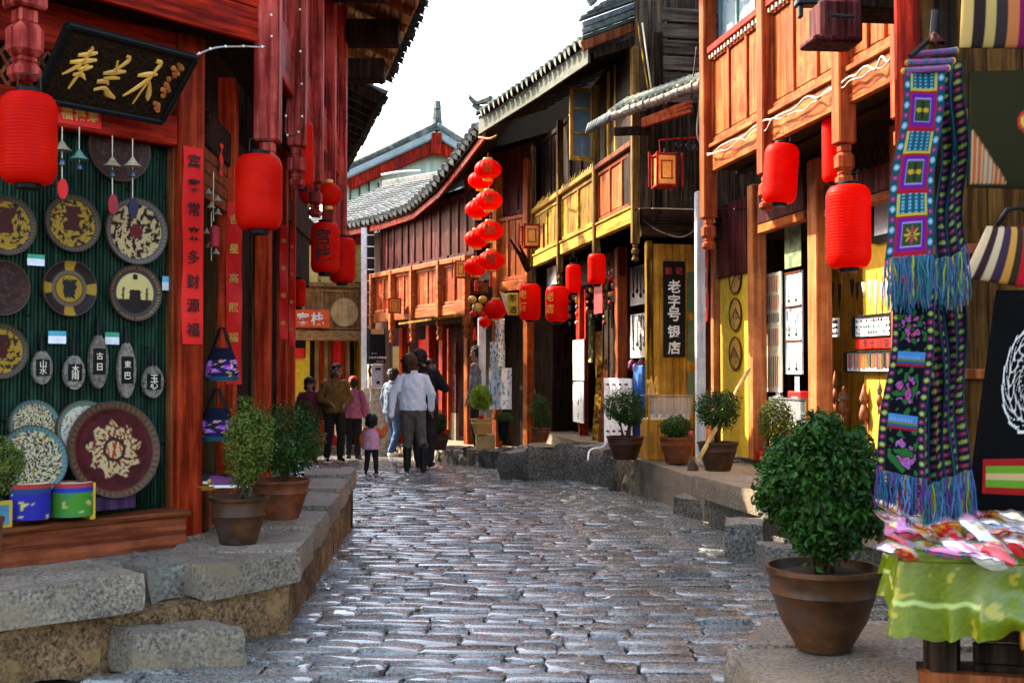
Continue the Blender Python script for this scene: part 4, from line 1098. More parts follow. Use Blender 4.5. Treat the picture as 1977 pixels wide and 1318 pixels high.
# ================================================================== plants on the left terrace
def at_base(px, py, z): return G(px, py, z)
b1 = at_base(460, 1050, TH); s = mpp(b1.y)
potted('feathery shrub in a grey-brown pot beside the corner column', b1, ('bell', 57 * s, 36 * s, 92 * s), (100 * s, 50 * s, 92 * s, 4200, .022, 22 * s), potmat=M_potd, leafm=M_leaff, seed=3, name='potted_shrub')
b2 = at_base(541, 1003, .46); s = mpp(b2.y)
potted('dark green shrub in a wide terracotta pot at the terrace edge', b2, ('bowl', 58 * s, 34 * s, 78 * s), (75 * s, 68 * s, 68 * s, 4600, .026, 10 * s), leafm=M_leaf, seed=4, name='potted_shrub')
b3 = at_base(601, 880, .40); s = mpp(b3.y)
potted('terracotta pot behind the terrace with a low bush beside the inn', b3, ('bowl', 30 * s, 19 * s, 44 * s), (28 * s, 40 * s, 38 * s, 900, .03, -22 * s), leafm=M_leaf, seed=5)
b0 = WL1.pt(-8, 1012, .30); b0 = Vector((b0.x, b0.y, TH)); s = mpp(b0.y)
potted('bush in a terracotta pot cut off by the left edge', Vector((b0.x - .02, b0.y - .05, TH)), ('bell', 30 * s, 20 * s, 110 * s), (100 * s, 55 * s, 55 * s, 1600, .022, 10 * s), leafm=M_leaff, seed=6)
# leaning lettered board by the terrace
bd = D(578, 925, 9.7); t = thing('leaning_board', bd, 'narrow black board with white lettering leaning behind the terracotta pot', 'sign')
ex = Vector((1, .1, 0)).normalized(); up_ = Vector((-.12, .1, 1)).normalized()
MB().obox(bd + up_ * .16, ex * .045, Vector((0, .012, 0)), up_ * .21, .004).build('board', M_black, t)
for i, ch in enumerate('早午茶'): write(ch, bd + up_ * (.29 - .13 * i) + Vector((0.005, -.016, 0)), ex, up_, .10, M_white, t, bold=.02)
# railing pipe at the end of the terrace
pa, pb, pc = D(603, 935, 10.9), D(678, 935, 10.75), D(679, 1003, 10.75)
tag(MB().tube([pa, pb - Vector((.02, 0, 0)), pb, pb - ZUP * .03, Vector((pb.x, pb.y, 0))], .017, 8).build('drain_pipe', M_iron, None, smooth=3), 'dark bent pipe over the end of the left terrace', 'pipe')
# cables along the jetty
wire('cable', [D(362, 114, 6.6), D(385, 104, 6.75), D(420, 92, 6.8), D(470, 90, 7.0), D(520, 86, 7.05), D(524, 30, 7.05), D(522, -30, 7.05)], .006, 'pale cable looping from the name board to the hanging post', pegs=9)
wire('cable', [D(579, -10, 8.2), D(580, 100, 8.2), D(583, 190, 8.2), D(580, 250, 8.2), D(552, 258, 8.2), D(556, 190, 8.3)], .007, 'cable running down the second hanging post of the red house', pegs=7, mat=M_brown)
wire('cable', [D(660, -10, 12), D(659, 150, 12), D(664, 190, 12), D(660, 300, 12), D(662, 430, 12)], .012, 'dark cable down the far edge of the red house', mat=M_iron)

# ================================================================== right side
WRu = Wall(4.23, 0, -0.174, 1, True); WRp = Wall(4.99, 0, -0.174, 1, True)
WMb = Wall(4.0, 0, -0.182, 1, True); WMp = Wall(4.57, 0, -0.182, 1, True)
def board(w, px0, py0, px1, py1, off, th, mat, name, parent, ch=.0, flat=True):
    """upright box on a wall between two measured corners (height taken at the middle)"""
    u0_, u1_ = w.U(px0, off), w.U(px1, off); pm = (px0 + px1) / 2
    z0_, z1_ = w.pt(pm, py1, off).z, w.pt(pm, py0, off).z
    return MB().wbox(w, min(u0_, u1_), max(u0_, u1_), z0_, z1_, off - th, off, ch).build(name, mat, parent)
# ---------------------------------------------------------------- jewellery house (nearest on the right)
RF = thing('jewellery_house', (3.2, 10, .47), 'orange panelled timber house with jewellery shop, nearest on the right', 'building')
FL = 3.60
up = [WRu.U(x) for x in (1370, 1484, 1634, 1752, 1960)]
for i, (b, a) in enumerate(zip(up, up[1:])):     # a nearer than b
    MB().wbox(WRu, a + .07, b - .07, FL, FL + .24, -.06, .0, .008).build('fascia_board', M_orangeh, RF)
    MB().wbox(WRu, a + .07, b - .07, FL + .243, FL + .29, -.06, .035, .008).build('ledge', M_orangeh, RF)
    bay(WRu, RF, a + .07, b - .07, FL + .295, 4.84, 3, M_rim, M_orange, -.01, .055, .06)
    MB().wbox(WRu, a + .07, b - .07, 4.845, 4.93, -.08, .05, .012).build('hand_rail', M_red, RF)
    for k in range(16):
        u = a + .1 + (b - a - .2) * k / 15; MB().wbox(WRu, u - .015, u + .015, 4.80, 4.844, .0, .03).build('rail_light_dot', M_cream, RF)  # cream blocks stand in for the serrated light dots along the rail
    bay(WRu, RF, a + .07, b - .07, 4.94, 5.95, 3, paint('teal_frame', (.12, .26, .24)), M_glassb, -.10, .05, .06)
for u, z in zip(up, (2.78, 2.98, 2.96, 2.96, 2.96)): pendant(WRu, RF, u, z, 5.95, .005, .15, M_rim)
MB().wbox(WRu, up[-1], up[0], FL, 6.0, -.40, -.30).build('inner_wall', M_dark, RF)
q = [WRu.P(up[-1], FL + .03, -.06), WRu.P(up[0], FL + .03, -.06), WRp.P(up[0], FL + .03, -.3), WRp.P(up[-1], FL + .03, -.3)]
MB().prism(q, (0, 0, .05)).build('soffit', M_dark, RF)
ua, ub = WRp.U(1372), WRp.U(1980)
# ground floor
for px, wd, m in ((1378, .12, M_col), (1452, .17, M_orange), (1572, .22, M_rim), (1729, .10, M_orange)):
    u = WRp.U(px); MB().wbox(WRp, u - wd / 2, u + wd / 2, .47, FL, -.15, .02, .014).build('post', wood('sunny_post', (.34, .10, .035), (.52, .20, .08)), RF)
for px0, px1, z0_, z1_, m in ((1462, 1552, 3.02, 3.12, M_orangeh), (1462, 1552, 3.125, 3.5, M_plum), (1590, 1725, 2.98, 3.06, M_orangeh), (1590, 1725, 3.065, 3.3, M_plum), (1382, 1440, 2.62, 3.5, M_plum)):
    MB().wbox(WRp, WRp.U(px1), WRp.U(px0), z0_, z1_, -.10, -.01, .008).build('lintel', m, RF)
for px0, px1 in ((1462, 1552), (1590, 1725)):
    for i in range(10):
        a, b = WRp.U(px1), WRp.U(px0); x0 = a + (b - a) * i / 10; x1 = a + (b - a) * (i + 1) / 10
        for sg in (0, 1): MB().beam(WRp.P(x0, (3.32, 3.56)[sg], -.06), WRp.P(x1, (3.56, 3.32)[sg], -.06 - .004 * sg), .012, .012).build('lattice_bar', M_dark, RF)
MB().wbox(WRp, WRp.U(1440), WRp.U(1384), .47, 2.70, -.12, -.05, .0).build('yellow_wall', M_yellow, RF)
MB().wbox(WRp, WRp.U(1760), WRp.U(1604), .47, 3.3, -.42, -.34, .0).build('ochre_wall', paint('ochre_plaster', (.66, .36, .035), rough=.85), RF)
MB().wbox(WRp, WRp.U(1980), WRp.U(1300), .47, 3.6, -1.7, -1.6).build('back_wall', M_honey, RF)
MB().wbox(WRp, WRp.U(1372), WRp.U(1366), .47, 3.6, -1.6, -.2).build('end_wall', M_dark, RF)
MB().wbox(WRp, WRp.U(1565), WRp.U(1455), .47, .58, -.13, -.0, .01).build('threshold', M_red, RF)
bp = [WRu.P(up[-1], 0, -.5), WRu.P(up[0], 0, -.5), WRu.P(up[0] + .02, 0, -4.0), WRu.P(up[-1], 0, -4.0)]
MB().prism([Vector((p.x, p.y, FL + .1)) for p in bp], (0, 0, 2.4)).build('house_body', M_dark, RF)
e = [WRu.P(up[-1] - .8, 6.0, .62), WRu.P(up[0] + .5, 6.0, .62)]
tile_roof(RF, e, Vector((2.7, .45, 1.25)), M_tile, sp=.24, r=.07)
# round carved reliefs on the yellow wall
for i, (px, py) in enumerate(((1421, 536), (1421, 607), (1421, 682))):
    c = WRp.pt(px, py, -.045); ex = -WRp.D3(); r = .2
    t = thing('round_relief', c - ZUP * r, 'round wooden relief of a house on the yellow wall, ' + ('top', 'middle', 'bottom')[i], 'carving', 'round house reliefs')
    def rc(a, b, i=i):
        th = a * 6.2832; x, y = math.cos(th) * b, math.sin(th) * b; n = nz(x * 5 + i * 3, y * 5, i)
        if b > .92: return (.18, .08, .02)
        roof = .35 - .9 * abs(x - .2 + .2 * i)
        if y > roof + .1: return (.5, .3, .05)
        if y > roof - .12: return (.08, .045, .02)
        return (.16, .09, .03) if (math.sin(x * 16) > .1 and -.25 < y < roof) or n > .25 else (.45, .27, .06)
    painted('disc', 64, 20, lambda a, b: c + ex * (math.cos(a * 6.2832) * r * b) + ZUP * (math.sin(a * 6.2832) * r * b) + WRp.N3() * (.008 + .006 * nz(a * 12, b * 9, i)), rc, M_print, t, wrap=True)
    MB().lathe([(r * .96, 0), (r * 1.0, .018), (r * .93, .02)], c, 40, (ex, ZUP, WRp.N3()), cap=False).build('rim', M_brown, t)
couplet(WRp, 1366, 462, 620, 15, .10, 'red couplet beside the white post', marks='gold', chars='平安富贵', seed=8)
# jewellery boards inside
def jb(px0, y0, px1, y1, off, label, kind, seed=0, frame=None, cat='display board', name='jewellery_board'):
    w = WRp; a, b = w.U(px0, off), w.U(px1, off); pm = (px0 + px1) / 2; z0_, z1_ = w.pt(pm, y1, off).z, w.pt(pm, y0, off).z
    t = thing(name, w.P((a + b) / 2, z0_, off), label, cat, 'jewellery displays')
    rng = random.Random(seed); M_j = [paint('bead_red', (.5, .10, .06)), paint('bead_green', (.12, .22, .08)), paint('bead_teal', (.05, .22, .24)), paint('bead_amber', (.5, .25, .04)), paint('bead_dark', (.05, .04, .03)), paint('bead_silver', (.45, .45, .45), rough=.3, metal=.7)]
    MB().wbox(w, min(a, b), max(a, b), z0_, z1_, off - .02, off, .0).build('card', M_card if kind != 'strips' else M_cream, t)
    U_ = lambda q: a + (b - a) * q; Zq = lambda q: z1_ + (z0_ - z1_) * q
    if kind == 'strips':
        for r0, r1, cs in ((.03, .16, (0, 0, 3)), (.19, .31, (0, 4, 3)), (.34, .42, (2, 4, 4)), (.47, .62, (0, 1, 3)), (.70, .97, (3, 0, 1))):
            for i in range(12):
                u = U_(.06 + .88 * i / 11); MB().tube([w.P(u, Zq(r0), off + .006), w.P(u, Zq(r1 * .96 + r0 * .04 + rng.uniform(-.01, .01)), off + .008)], .005, 5).build('bracelet', M_j[rng.choice(cs)], t)
    elif kind == 'necklaces':
        for r in range(3):
            MB().wbox(w, min(a, b), max(a, b), Zq(r / 3) - .02, Zq(r / 3), off, off + .012).build('divider', M_brown, t)
            for i in range(2):
                u = U_(.28 + .44 * i); zt, zb_ = Zq(r / 3 + .04), Zq(r / 3 + .27)
                MB().tube([w.P(u - .05, zt, off + .006), w.P(u, zb_, off + .008), w.P(u + .05, zt, off + .006)], .004, 5).build('necklace', M_j[4], t)
                MB().ball(w.P(u, zb_ - .012, off + .01), .016, 8, 6, 1.4).build('pendant_stone', M_j[rng.choice((1, 2, 4))], t)
    elif kind == 'grid':
        for r in range(3):
            for i in range(14):
                if rng.random() < .8: MB().ball(w.P(U_(.05 + .9 * i / 13), Zq(.2 + .3 * r), off + .006), .010, 6, 4, rng.uniform(1, 1.8)).build('earring', M_j[rng.choice((4, 4, 2, 5))], t)
    elif kind == 'rods':
        for i in range(26):
            u = U_(.04 + .92 * i / 25); MB().tube([w.P(u, Zq(.08), off + .006), w.P(u, Zq(rng.uniform(.8, .95)), off + .006)], .006, 5).build('hair_stick', M_j[rng.choice((0, 3, 3, 4, 5))], t)
    if frame:
        for (x0, x1, q0, q1) in ((-.04, 1.04, -.09, 0), (-.04, 1.04, 1, 1.09), (-.05, 0, 0, 1), (1, 1.05, 0, 1)):
            MB().wbox(w, min(U_(x0), U_(x1)), max(U_(x0), U_(x1)), Zq(q1), Zq(q0), off - .02, off + .025, .004).build('frame', frame, t)
    return t
jb(1464, 528, 1508, 756, -.20, 'cream board hung with rows of bracelets between two sunny posts', 'strips', 1)
jb(1516, 524, 1548, 722, -.25, 'white panel with three rows of necklaces left of the big post', 'necklaces', 2)
jb(1652, 610, 1722, 648, -.30, 'dark framed white tray of small earrings on the ochre wall', 'grid', 3, M_black)
jb(1636, 680, 1722, 716, -.30, 'brown framed white tray of hair sticks below the red strip', 'rods', 4, M_dark)
jb(1600, 614, 1618, 650, -.28, 'small card of dark earrings beside the big post', 'grid', 5)
t = thing('notice_strip', WRp.pt(1690, 668, -.28), 'red strip with dark characters between the two framed trays', 'notice')
board(WRp, 1652, 653, 1724, 672, -.29, .006, M_paper, 'paper', t)
for i, ch in enumerate('清仓处理'): write(ch, WRp.pt(1668 + 14 * i, 662.5, -.283), -WRp.D3(), ZUP, .085, M_ink, t, bold=.02)
t = thing('wall_frame', WRp.pt(1698, 470, -.3), 'tall dark frame with a pale print high on the ochre wall', 'picture')
board(WRp, 1684, 372, 1722, 466, -.30, .03, M_black, 'frame', t); board(WRp, 1690, 384, 1718, 452, -.296, .006, M_card, 'print', t)
t = thing('green_poster', WRp.pt(1530, 500, -.25), 'green printed poster above the necklace panel', 'poster')
painted('print', 12, 20, lambda a, b: WRp.P(WRp.U(1516, -.25) + (WRp.U(1548, -.25) - WRp.U(1516, -.25)) * a, WRp.pt(1532, 516, -.25).z + (WRp.pt(1532, 432, -.25).z - WRp.pt(1532, 516, -.25).z) * b, -.25), lambda a, b: mixc((.10, .16, .08), (.35, .38, .22), max(0, nz(a * 4, b * 6) + .4)), M_print, t)
# hanging feathers and dolls on the ochre wall
for i, (px, y0, y1, kind) in enumerate(((1606, 545, 590, 'horn'), (1620, 548, 600, 'horn'), (1645, 540, 575, 'horn'), (1655, 545, 582, 'horn'), (1668, 545, 570, 'horn'), (1680, 540, 590, 'horn'), (1692, 540, 615, 'horn'), (1704, 545, 590, 'horn'), (1715, 545, 600, 'horn'))):
    c0_, c1_ = WRp.pt(px, y0, -.30), WRp.pt(px, y1, -.30)
    t = thing('horn_charm', c1_, ('dark' if i < 4 else 'white') + ' horn charm on the ochre wall, number ' + ('one', 'two', 'three', 'four', 'five', 'six', 'seven', 'eight', 'nine')[i] + ' from the big post', 'charm', 'horn charms in a row on the ochre wall')
    MB().tube([c0_, c0_.lerp(c1_, .5), c1_], [.022, .017, .003], 8).build('horn', M_white if i > 3 else M_dark, t, smooth=3)
    MB().tube([c0_ + ZUP * .06, c0_], .003, 5).build('string', M_dark, t)
for i, (px, y0, y1, w_, lab) in enumerate(((1612, 715, 800, 14, 'dark hanging charm behind the big post'), (1629, 745, 818, 26, 'red-brown puppet hanging on the ochre wall'), (1668, 740, 840, 22, 'dream catcher with orange feathers on the ochre wall'), (1698, 735, 800, 14, 'feathered charm next to the scarves'))):
    c0_, c1_ = WRp.pt(px, y0, -.30), WRp.pt(px, y1, -.30); s = mpp(c0_.y); h = c0_.z - c1_.z
    t = thing('hanging_puppet', c1_, lab, 'ornament', 'hanging ornaments on the ochre wall')
    mred = surf('russet_fur', (.12, .03, .012), (.32, .10, .03), scale=(40, 40, 20), bump=1)
    MB().tube([c0_ + ZUP * .1, c0_], .003, 5).build('string', M_dark, t)
    MB().lathe([(.004, 0), (w_ * s * .3, -.2 * h), (w_ * s * .42, -.28 * h), (w_ * s * .25, -.40 * h)], c0_, 10).build('head', mred, t, smooth=3)
    MB().lathe([(w_ * s * .2, -.38 * h), (w_ * s * .5, -.6 * h), (w_ * s * .35, -.75 * h)], c0_, 10).build('body', mred, t, smooth=3)
    for k in (-1, 0, 1): MB().tube([c0_ + WRp.D3() * (k * w_ * s * .25) - ZUP * h * .7, c0_ + WRp.D3() * (k * w_ * s * .38) - ZUP * h], [.014, .004], 6).build('feather', mred, t, smooth=3)
    MB().lathe([(w_ * s * .30, -.02), (w_ * s * .40, .0), (w_ * s * .30, .02)], c0_ - ZUP * h * .3, 14, cap=False).build('band', paint('bead_teal', (.05, .22, .24)), t)
# glass counter with price cards
def counter(w, px0, px1, ytop, ybot, off, dep, label, zb_):
    a, b = sorted((w.U(px0, off), w.U(px1, off))); pm = (px0 + px1) / 2; zt = w.pt(pm, ytop, off).z
    t = thing('glass_counter', w.P((a + b) / 2, zb_, off - dep / 2), label, 'counter', 'glass shop counters')
    MB().wbox(w, a, b, zb_, zt - .30, off - dep, off, .01).build('cabinet', M_honey, t)
    MB().wbox(w, a, b, zt - .02, zt, off - dep, off, .004).build('glass_top', M_glassc, t)
    MB().wbox(w, a + .03, b - .03, zt - .29, zt - .03, off - .012, off - .006).build('glass_front', M_glassc, t)
    for u in (a + .012, b - .012): MB().wbox(w, u - .012, u + .012, zt - .30, zt - .02, off - .03, off, .003).build('corner_post', M_honey, t)
    MB().wbox(w, a, b, zt - .165, zt - .155, off - dep + .02, off - .03).build('shelf', M_glassc, t)
    MB().wbox(w, a + .03, b - .03, zt - .299, zt - .28, off - dep + .03, off - .03).build('velvet', M_cream, t)
    for i in range(14):
        u = a + .06 + (b - a - .12) * i / 13; MB().lathe([(.018, 0), (.02, .02), (.004, .05)], w.P(u, zt - .28, off - .1 - .05 * (i % 3)), 8).build('ring_stand', paint('bead_silver', (.45, .45, .45)), t)
    return t, zt, a, b
t, zt, a, b = counter(WRp, 1484, 1556, 768, 870, -.10, .45, 'glass counter with price cards between the sunny posts', .47)
for px, y0, y1, m in ((1499, 725, 752, M_card), (1536, 727, 748, M_card)):
    q = thing('price_card', WRp.pt(px, y1 + 10, -.2), 'white price card standing on the jewellery counter, ' + ('left' if px < 1510 else 'right'), 'card', 'price cards on the counter')
    u = WRp.U(px, -.2); zc = WRp.pt(px, y0, -.2).z
    MB().wbox(WRp, u - .055, u + .055, zt + .012, zc, -.22, -.215).build('card', m, q); MB().wbox(WRp, u - .06, u + .06, zt + .001, zt + .012, -.25, -.18).build('foot', M_white, q)
    words_row('¥¥¥', WRp.P(u, (zt + zc) / 2 + .03, -.213), -WRp.D3(), ZUP, .02, M_ink, q); words_row('¥¥', WRp.P(u, (zt + zc) / 2 - .03, -.213), -WRp.D3(), ZUP, .02, M_ink, q)
tag(MB().wbox(WRp, WRp.U(1545, -.2), WRp.U(1520, -.2), zt + .002, zt + .07, -.4, -.2, .01).build('red_box', M_paper, None), 'red box on the jewellery counter beside the big post', 'box')
tag(MB().lathe([(.11, 0), (.13, .10), (.14, .28), (.15, .30), (.13, .30)], WRp.P(WRp.U(1538), .58, .06) , 20).build('red_bucket', paint('bucket_red', (.6, .02, .02), rough=.3), None, smooth=.6), 'red plastic bucket in front of the jewellery counter', 'bucket')

# lanterns and fittings of the right house
lantern(1507, 279, 393, 33, 10.2, 'tilted red lantern with a sunlit edge below the orange panels', tilt=R(4), hang=.15)
lantern(1609, 229, 352, 22, 9.6, 'red lantern half hidden behind the hanging post on the right', hang=.15)
lantern(1638, 358, 518, 43, 8.5, 'large red lantern in front of the jewellery shop', hang=.12)
t = thing('junction_box', D(1615, 95, 6.8), 'brown wooden lamp box under the roof at the top right', 'lamp box')
MB().box(D(1613, 50, 6.8), (.26, .22, .26), .1, .02).build('box', M_plum, t); MB().box(D(1600, 84, 6.8) , (.28, .24, .04), .1, .012).build('base_rim', M_plum, t)
MB().box(D(1690, 10, 6.9), (.62, .3, .14), .1, .01).build('support_beam', M_dark, t)
MB().tube([D(1600, 22, 6.6), D(1606, 30, 6.6), D(1650, 33, 6.6)], .012, 8).build('conduit', M_iron, t)
t = thing('black_bracket', D(1540, 30, 7.2), 'black metal bracket at the top beside the brown lamp box', 'bracket')
MB().box(D(1560, 5, 7.2), (.16, .1, .05), 0, .01).build('arm', M_iron, t); MB().box(D(1545, 20, 7.2), (.03, .05, .1), 0, .006).build('foot', M_iron, t)
_rg = random.Random(3)
for _k, _lab in enumerate(('pale twisted cable along the orange ledge of the right house', 'thinner second cable sagging under the twisted cable')):
    wire('cable', [WRu.pt(1366 + 374 * i / 30, 297 - 197 * i / 30 + _rg.gauss(0, 4) + 6 * _k, .055 + _rg.uniform(-.008, .02)) for i in range(31)], .010 - .004 * _k, _lab)
wire('cable', [D(1352, -10, 12.6), D(1354, 120, 12.6), D(1350, 200, 12.6), D(1346, 260, 12.6), D(1362, 300, 12.6), D(1368, 380, 12.6), D(1380, 430, 12.6)], .010, 'pale cable hanging at the far corner of the right house')
wire('cable', [WMb.pt(1225, 404, .06), D(1260, 403, 13.5), D(1310, 404, 13), D(1358, 405, 12.5), D(1440, 403, 12.2)], .012, 'thick cable spanning from the balcony corner to the right house', mat=M_dark, pegs=6)
wire('cable', [D(1242, 425, 13.7), D(1270, 445, 13.5), D(1310, 458, 13.2), D(1335, 450, 13), D(1356, 425, 12.7)], .010, 'slack cable looping below the balcony corner', mat=M_dark)
# broom handle leaning on the pots
t = thing('broom', G(1342, 905, .47), 'broom with a long yellow handle leaning against the pot', 'broom')
MB().tube([D(1340, 903, 11.3), D(1446, 712, 11.9)], .022, 8).build('handle', wood('pale_bamboo', (.5, .3, .1), (.7, .48, .2)), t, smooth=3)
MB().lathe([(.06, 0), (.05, .04), (.02, .09), (.017, .1)], D(1338, 908, 11.3), 12).build('head', M_stem, t)

# ---------------------------------------------------------------- middle house with balcony
MH = thing('balcony_house', (2.0, 17, .4), 'weathered timber house with ochre balcony panels and dark tiled roof', 'building')
mu = [WMb.U(x) for x in (1228, 1152, 1082, 1030)]
BZ = 3.28
mats = [(M_rim, M_orange, 3, 0), (M_ochreh, M_ochre, 2, 4), (M_ochreh, M_ochre, 2, 4)]
for i, (a, b) in enumerate(zip(mu, mu[1:])):
    mf, mp, n, pl = mats[i]
    MB().wbox(WMb, a + .06, b - .06, BZ, BZ + .17, -.07, .02, .01).build('floor_beam', M_ochreh, MH)
    MB().wbox(WMb, a + .06, b - .06, BZ + .173, BZ + .21, -.07, .04, .01).build('ledge', M_ochreh, MH)
    bay(WMb, MH, a + .06, b - .06, BZ + .215, 4.20, n, mf, mp, -.01, .05, .06, planks=pl)
    MB().wbox(WMb, a + .06, b - .06, 4.205, 4.29, -.08, .05, .014).build('hand_rail', M_brown if i == 0 else M_ochreh, MH)
    bay(WMb, MH, a + .06, b - .06, 4.30, 5.5, 3, M_dark, M_dark, -.14, .07, .08, planks=3)
for u, z in zip(mu, (2.80, 2.78, 2.80, 2.72)): pendant(WMb, MH, u, z, 5.4, .005, .095, wood('weathered_shaded_post', (.06, .026, .006), (.24, .13, .03)))  # weathered wood, its dark tone also holding the shade of the front faces
for u in np.arange(mu[1] + .2, mu[3] - .1, .16):
    h = random.uniform(.05, .13); MB().lathe([(.035, 0), (.025, h * .4), (.004, h)], WMb.P(u, 4.30, -.02), 6).build('finial', M_ochreh, MH)
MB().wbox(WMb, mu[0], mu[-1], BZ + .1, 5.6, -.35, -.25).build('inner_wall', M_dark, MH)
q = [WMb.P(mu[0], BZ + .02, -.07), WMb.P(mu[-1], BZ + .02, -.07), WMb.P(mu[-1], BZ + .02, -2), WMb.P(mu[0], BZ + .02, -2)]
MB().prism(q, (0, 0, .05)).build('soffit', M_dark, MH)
# gable wall facing the camera
g0 = WMb.P(mu[0], 0, 0); WG = Wall(g0.x, g0.y, .984, .179)
for i in range(9):
    a = .02 + i * .2; MB().wbox(WG, a, a + .195, 3.45, 6.0 + .05 * i, -.10, -.04 + random.uniform(-.012, .012), .008).build('plank', wood('weathered_plank', (.022, .014, .009), (.11, .072, .045)), MH)
for z in (3.1, 3.27): MB().wbox(WG, .08, 2.4, z, z + .16, -.12, -.02, .01).build('board', M_darkh, MH)
for i in range(6):
    z = 4.75 + .2 * i; MB().wbox(WG, .35, 2.2, z, z + .17, -.05, -.01 + random.uniform(-.01, .01), .008).build('board', wood('weathered_board', (.03, .02, .013), (.15, .105, .07), along='x', rz=R(10)), MH)
MB().wbox(WG, .9, 1.0, 4.1, 6.4, -.02, .03, .01).build('corner_post', paint('blue_grey_paint', (.12, .18, .2)), MH)
MB().prism([WG.P(-.0, 3.3, -.2), WG.P(3.5, 3.3, -.2), WMb.P(mu[-1], 3.3, -3.5), WMb.P(mu[-1], 3.3, -.4)], (0, 0, 2.3)).build('house_body', M_dark, MH)
# open casement and window frames
hinge = WMb.P(WMb.U(1150), 0, .02); wd = WMb.N3() + WMb.D3() * -.15; wd.normalize()
WC = Wall(hinge.x, hinge.y, wd.x, wd.y); WC.n = -WC.n if WC.n.y > 0 else WC.n
zc0, zc1 = 4.36, 5.36
for (a0, a1, z0_, z1_) in ((0, .36, zc0, zc0 + .06), (0, .36, zc1 - .05, zc1), (0, .05, zc0 + .06, zc1 - .05), (.31, .36, zc0 + .06, zc1 - .05), (.05, .31, zc0 + .36, zc0 + .39), (.05, .31, zc0 + .70, zc0 + .73)):
    MB().wbox(WC, a0, a1, z0_, z1_, -.02, .02, .004).build('casement_frame', M_ochreh if z1_ - z0_ < .1 else M_honey, MH)
for z0_, z1_ in ((zc0 + .06, zc0 + .36), (zc0 + .39, zc0 + .70), (zc0 + .73, zc1 - .05)): MB().wbox(WC, .05, .31, z0_, z1_, -.004, .0).build('window_pane', paint('sky_glass', (.10, .16, .20), rough=.08, spec=.8, bump=0), MH)
for px in (1166, 1180, 1190, 1207, 1219):
    u = WMb.U(px); MB().wbox(WMb, u - .03, u + .03, 4.32, 5.5, -.13, -.05, .006).build('window_post', M_honey, MH)
# roof
E0, E1, E2 = D(1133, 78, 14.0), D(1032, 152, 16.1), D(922, 226, 18.4)
UPV = Vector((2.5, .45, 1.05))
tile_roof(MH, [E0, E1, E2], UPV, M_tiled, sp=.2, r=.065)
for a, b in ((E0, E1), (E1, E2)):
    MB().beam(a + Vector((.03, 0, -.17)), b + Vector((.03, 0, -.17)), .035, .24, ch=.006).build('eave_board', M_teal, MH)
    for k in range(7):
        off = .1 + .13 * k; MB().beam(a + UPV.normalized() * off + Vector((0, 0, -.10)), b + UPV.normalized() * off + Vector((0, 0, -.10)), .12, .02, up=Vector((-.36, 0, .93))).build('soffit_plank', M_dark, MH)
for i in range(16):
    e = E0.lerp(E1, i / 8) if i < 8 else E1.lerp(E2, (i - 8) / 8)
    MB().beam(e + Vector((.08, 0, -.18)), e + Vector((1.0, .15, .14)), .07, .10).build('rafter', M_dark, MH)
# verge at the near gable: stacked tiles, green strip and bargeboard
vg0, vg1 = E0 + Vector((-.02, -.12, .02)), E0 + UPV * 1.0 + Vector((-.02, -.12, .02))
for k, (dz, h, m) in enumerate(((.14, .07, M_tile), (.06, .07, M_tiled), (-.02, .05, M_teal), (-.11, .12, M_brown))):
    MB().beam(vg0 + ZUP * dz - UPV * .02, vg1 + ZUP * dz, .12 - .02 * k, h, ch=.01).build('verge_course', m, MH)
for k in range(4):
    p = vg0 + Vector((-.02 + .05 * k, -.02, .20 + .055 * k)); MB().beam(p + Vector((-.06 + .03 * k, 0, 0)), p + UPV.normalized() * (2.4 - .2 * k), .16, .045, ch=.012).build('verge_tile', M_tiled if k % 2 else M_tile, MH)
MB().tube([vg0 + Vector((.1, 0, .40)), vg0 + Vector((.02, 0, .50)), vg0 + Vector((-.10, 0, .56))], [.07, .05, .02], 8).build('verge_finial', M_tiled, MH)
# corner ornament at the far end of the eave
for k, (a, b, r0) in enumerate((((905, 188, 18.6), (918, 200, 18.6), .05), ((918, 200, 18.6), (948, 192, 18.4), .07), ((912, 203, 18.6), (930, 212, 18.6), .06), ((905, 183, 18.6), (916, 195, 18.6), .025))):
    MB().tube([D(*a), D(*b)], [r0 * .5, r0], 6).build('eave_ornament', M_tiled, MH)
# pent roof over the side door
PR = thing('pent_roof', D(1250, 240, 12.9), 'small mossy lean-to roof with a pole edge between the two right houses', 'roof')
pa, pb = D(1352, 166, 12.5), D(1180, 226, 13.1)
for i in range(13):
    q0_, q1_ = pa.lerp(pb, i / 13), pa.lerp(pb, (i + 1.15) / 13); jz = Vector((0, 0, random.uniform(-.008, .008)))
    MB().tube([q0_ + jz, q1_ + jz], [.062 * random.uniform(.9, 1.1), .052], 9).build('edge_tile', surf('grey_pole', (.09, .075, .055), (.34, .29, .22), scale=(26, 26, 26), bump=1.0, dist=.02), PR, smooth=.9)
for i in range(9):
    p = pb.lerp(D(1150, 243, 13.2), i / 6.0); MB().tube([p + Vector((.0, 0, .05)), p + Vector((-.04, -.05, -.06))], [.035, .03], 7).build('tile_end', M_tile, PR, smooth=3)
for i in range(16):
    p = pa.lerp(pb, i / 15) ; MB().tube([p + ZUP * .05, p + Vector((.25, .55, .32))], .05, 7).build('tile_row', M_tiled, PR, smooth=3)
for k in range(3): MB().beam(D(1335, 196 + 9 * k, 12.6), D(1240, 233 + 5 * k, 12.9), .06, .04).build('batten', M_rim, PR)
MB().box(D(1220, 253, 13.1), (.42, .06, .10), -.2, .01).build('carved_board', M_dark, PR)
for i in range(26):
    p = pa.lerp(pb, random.random()) + Vector((random.uniform(-.02, .1), random.uniform(-.02, .1), .08)); MB().ball(p, random.uniform(.015, .03), 6, 4).build('moss_tuft', paint('ochre_moss', (.45, .30, .04)), PR)
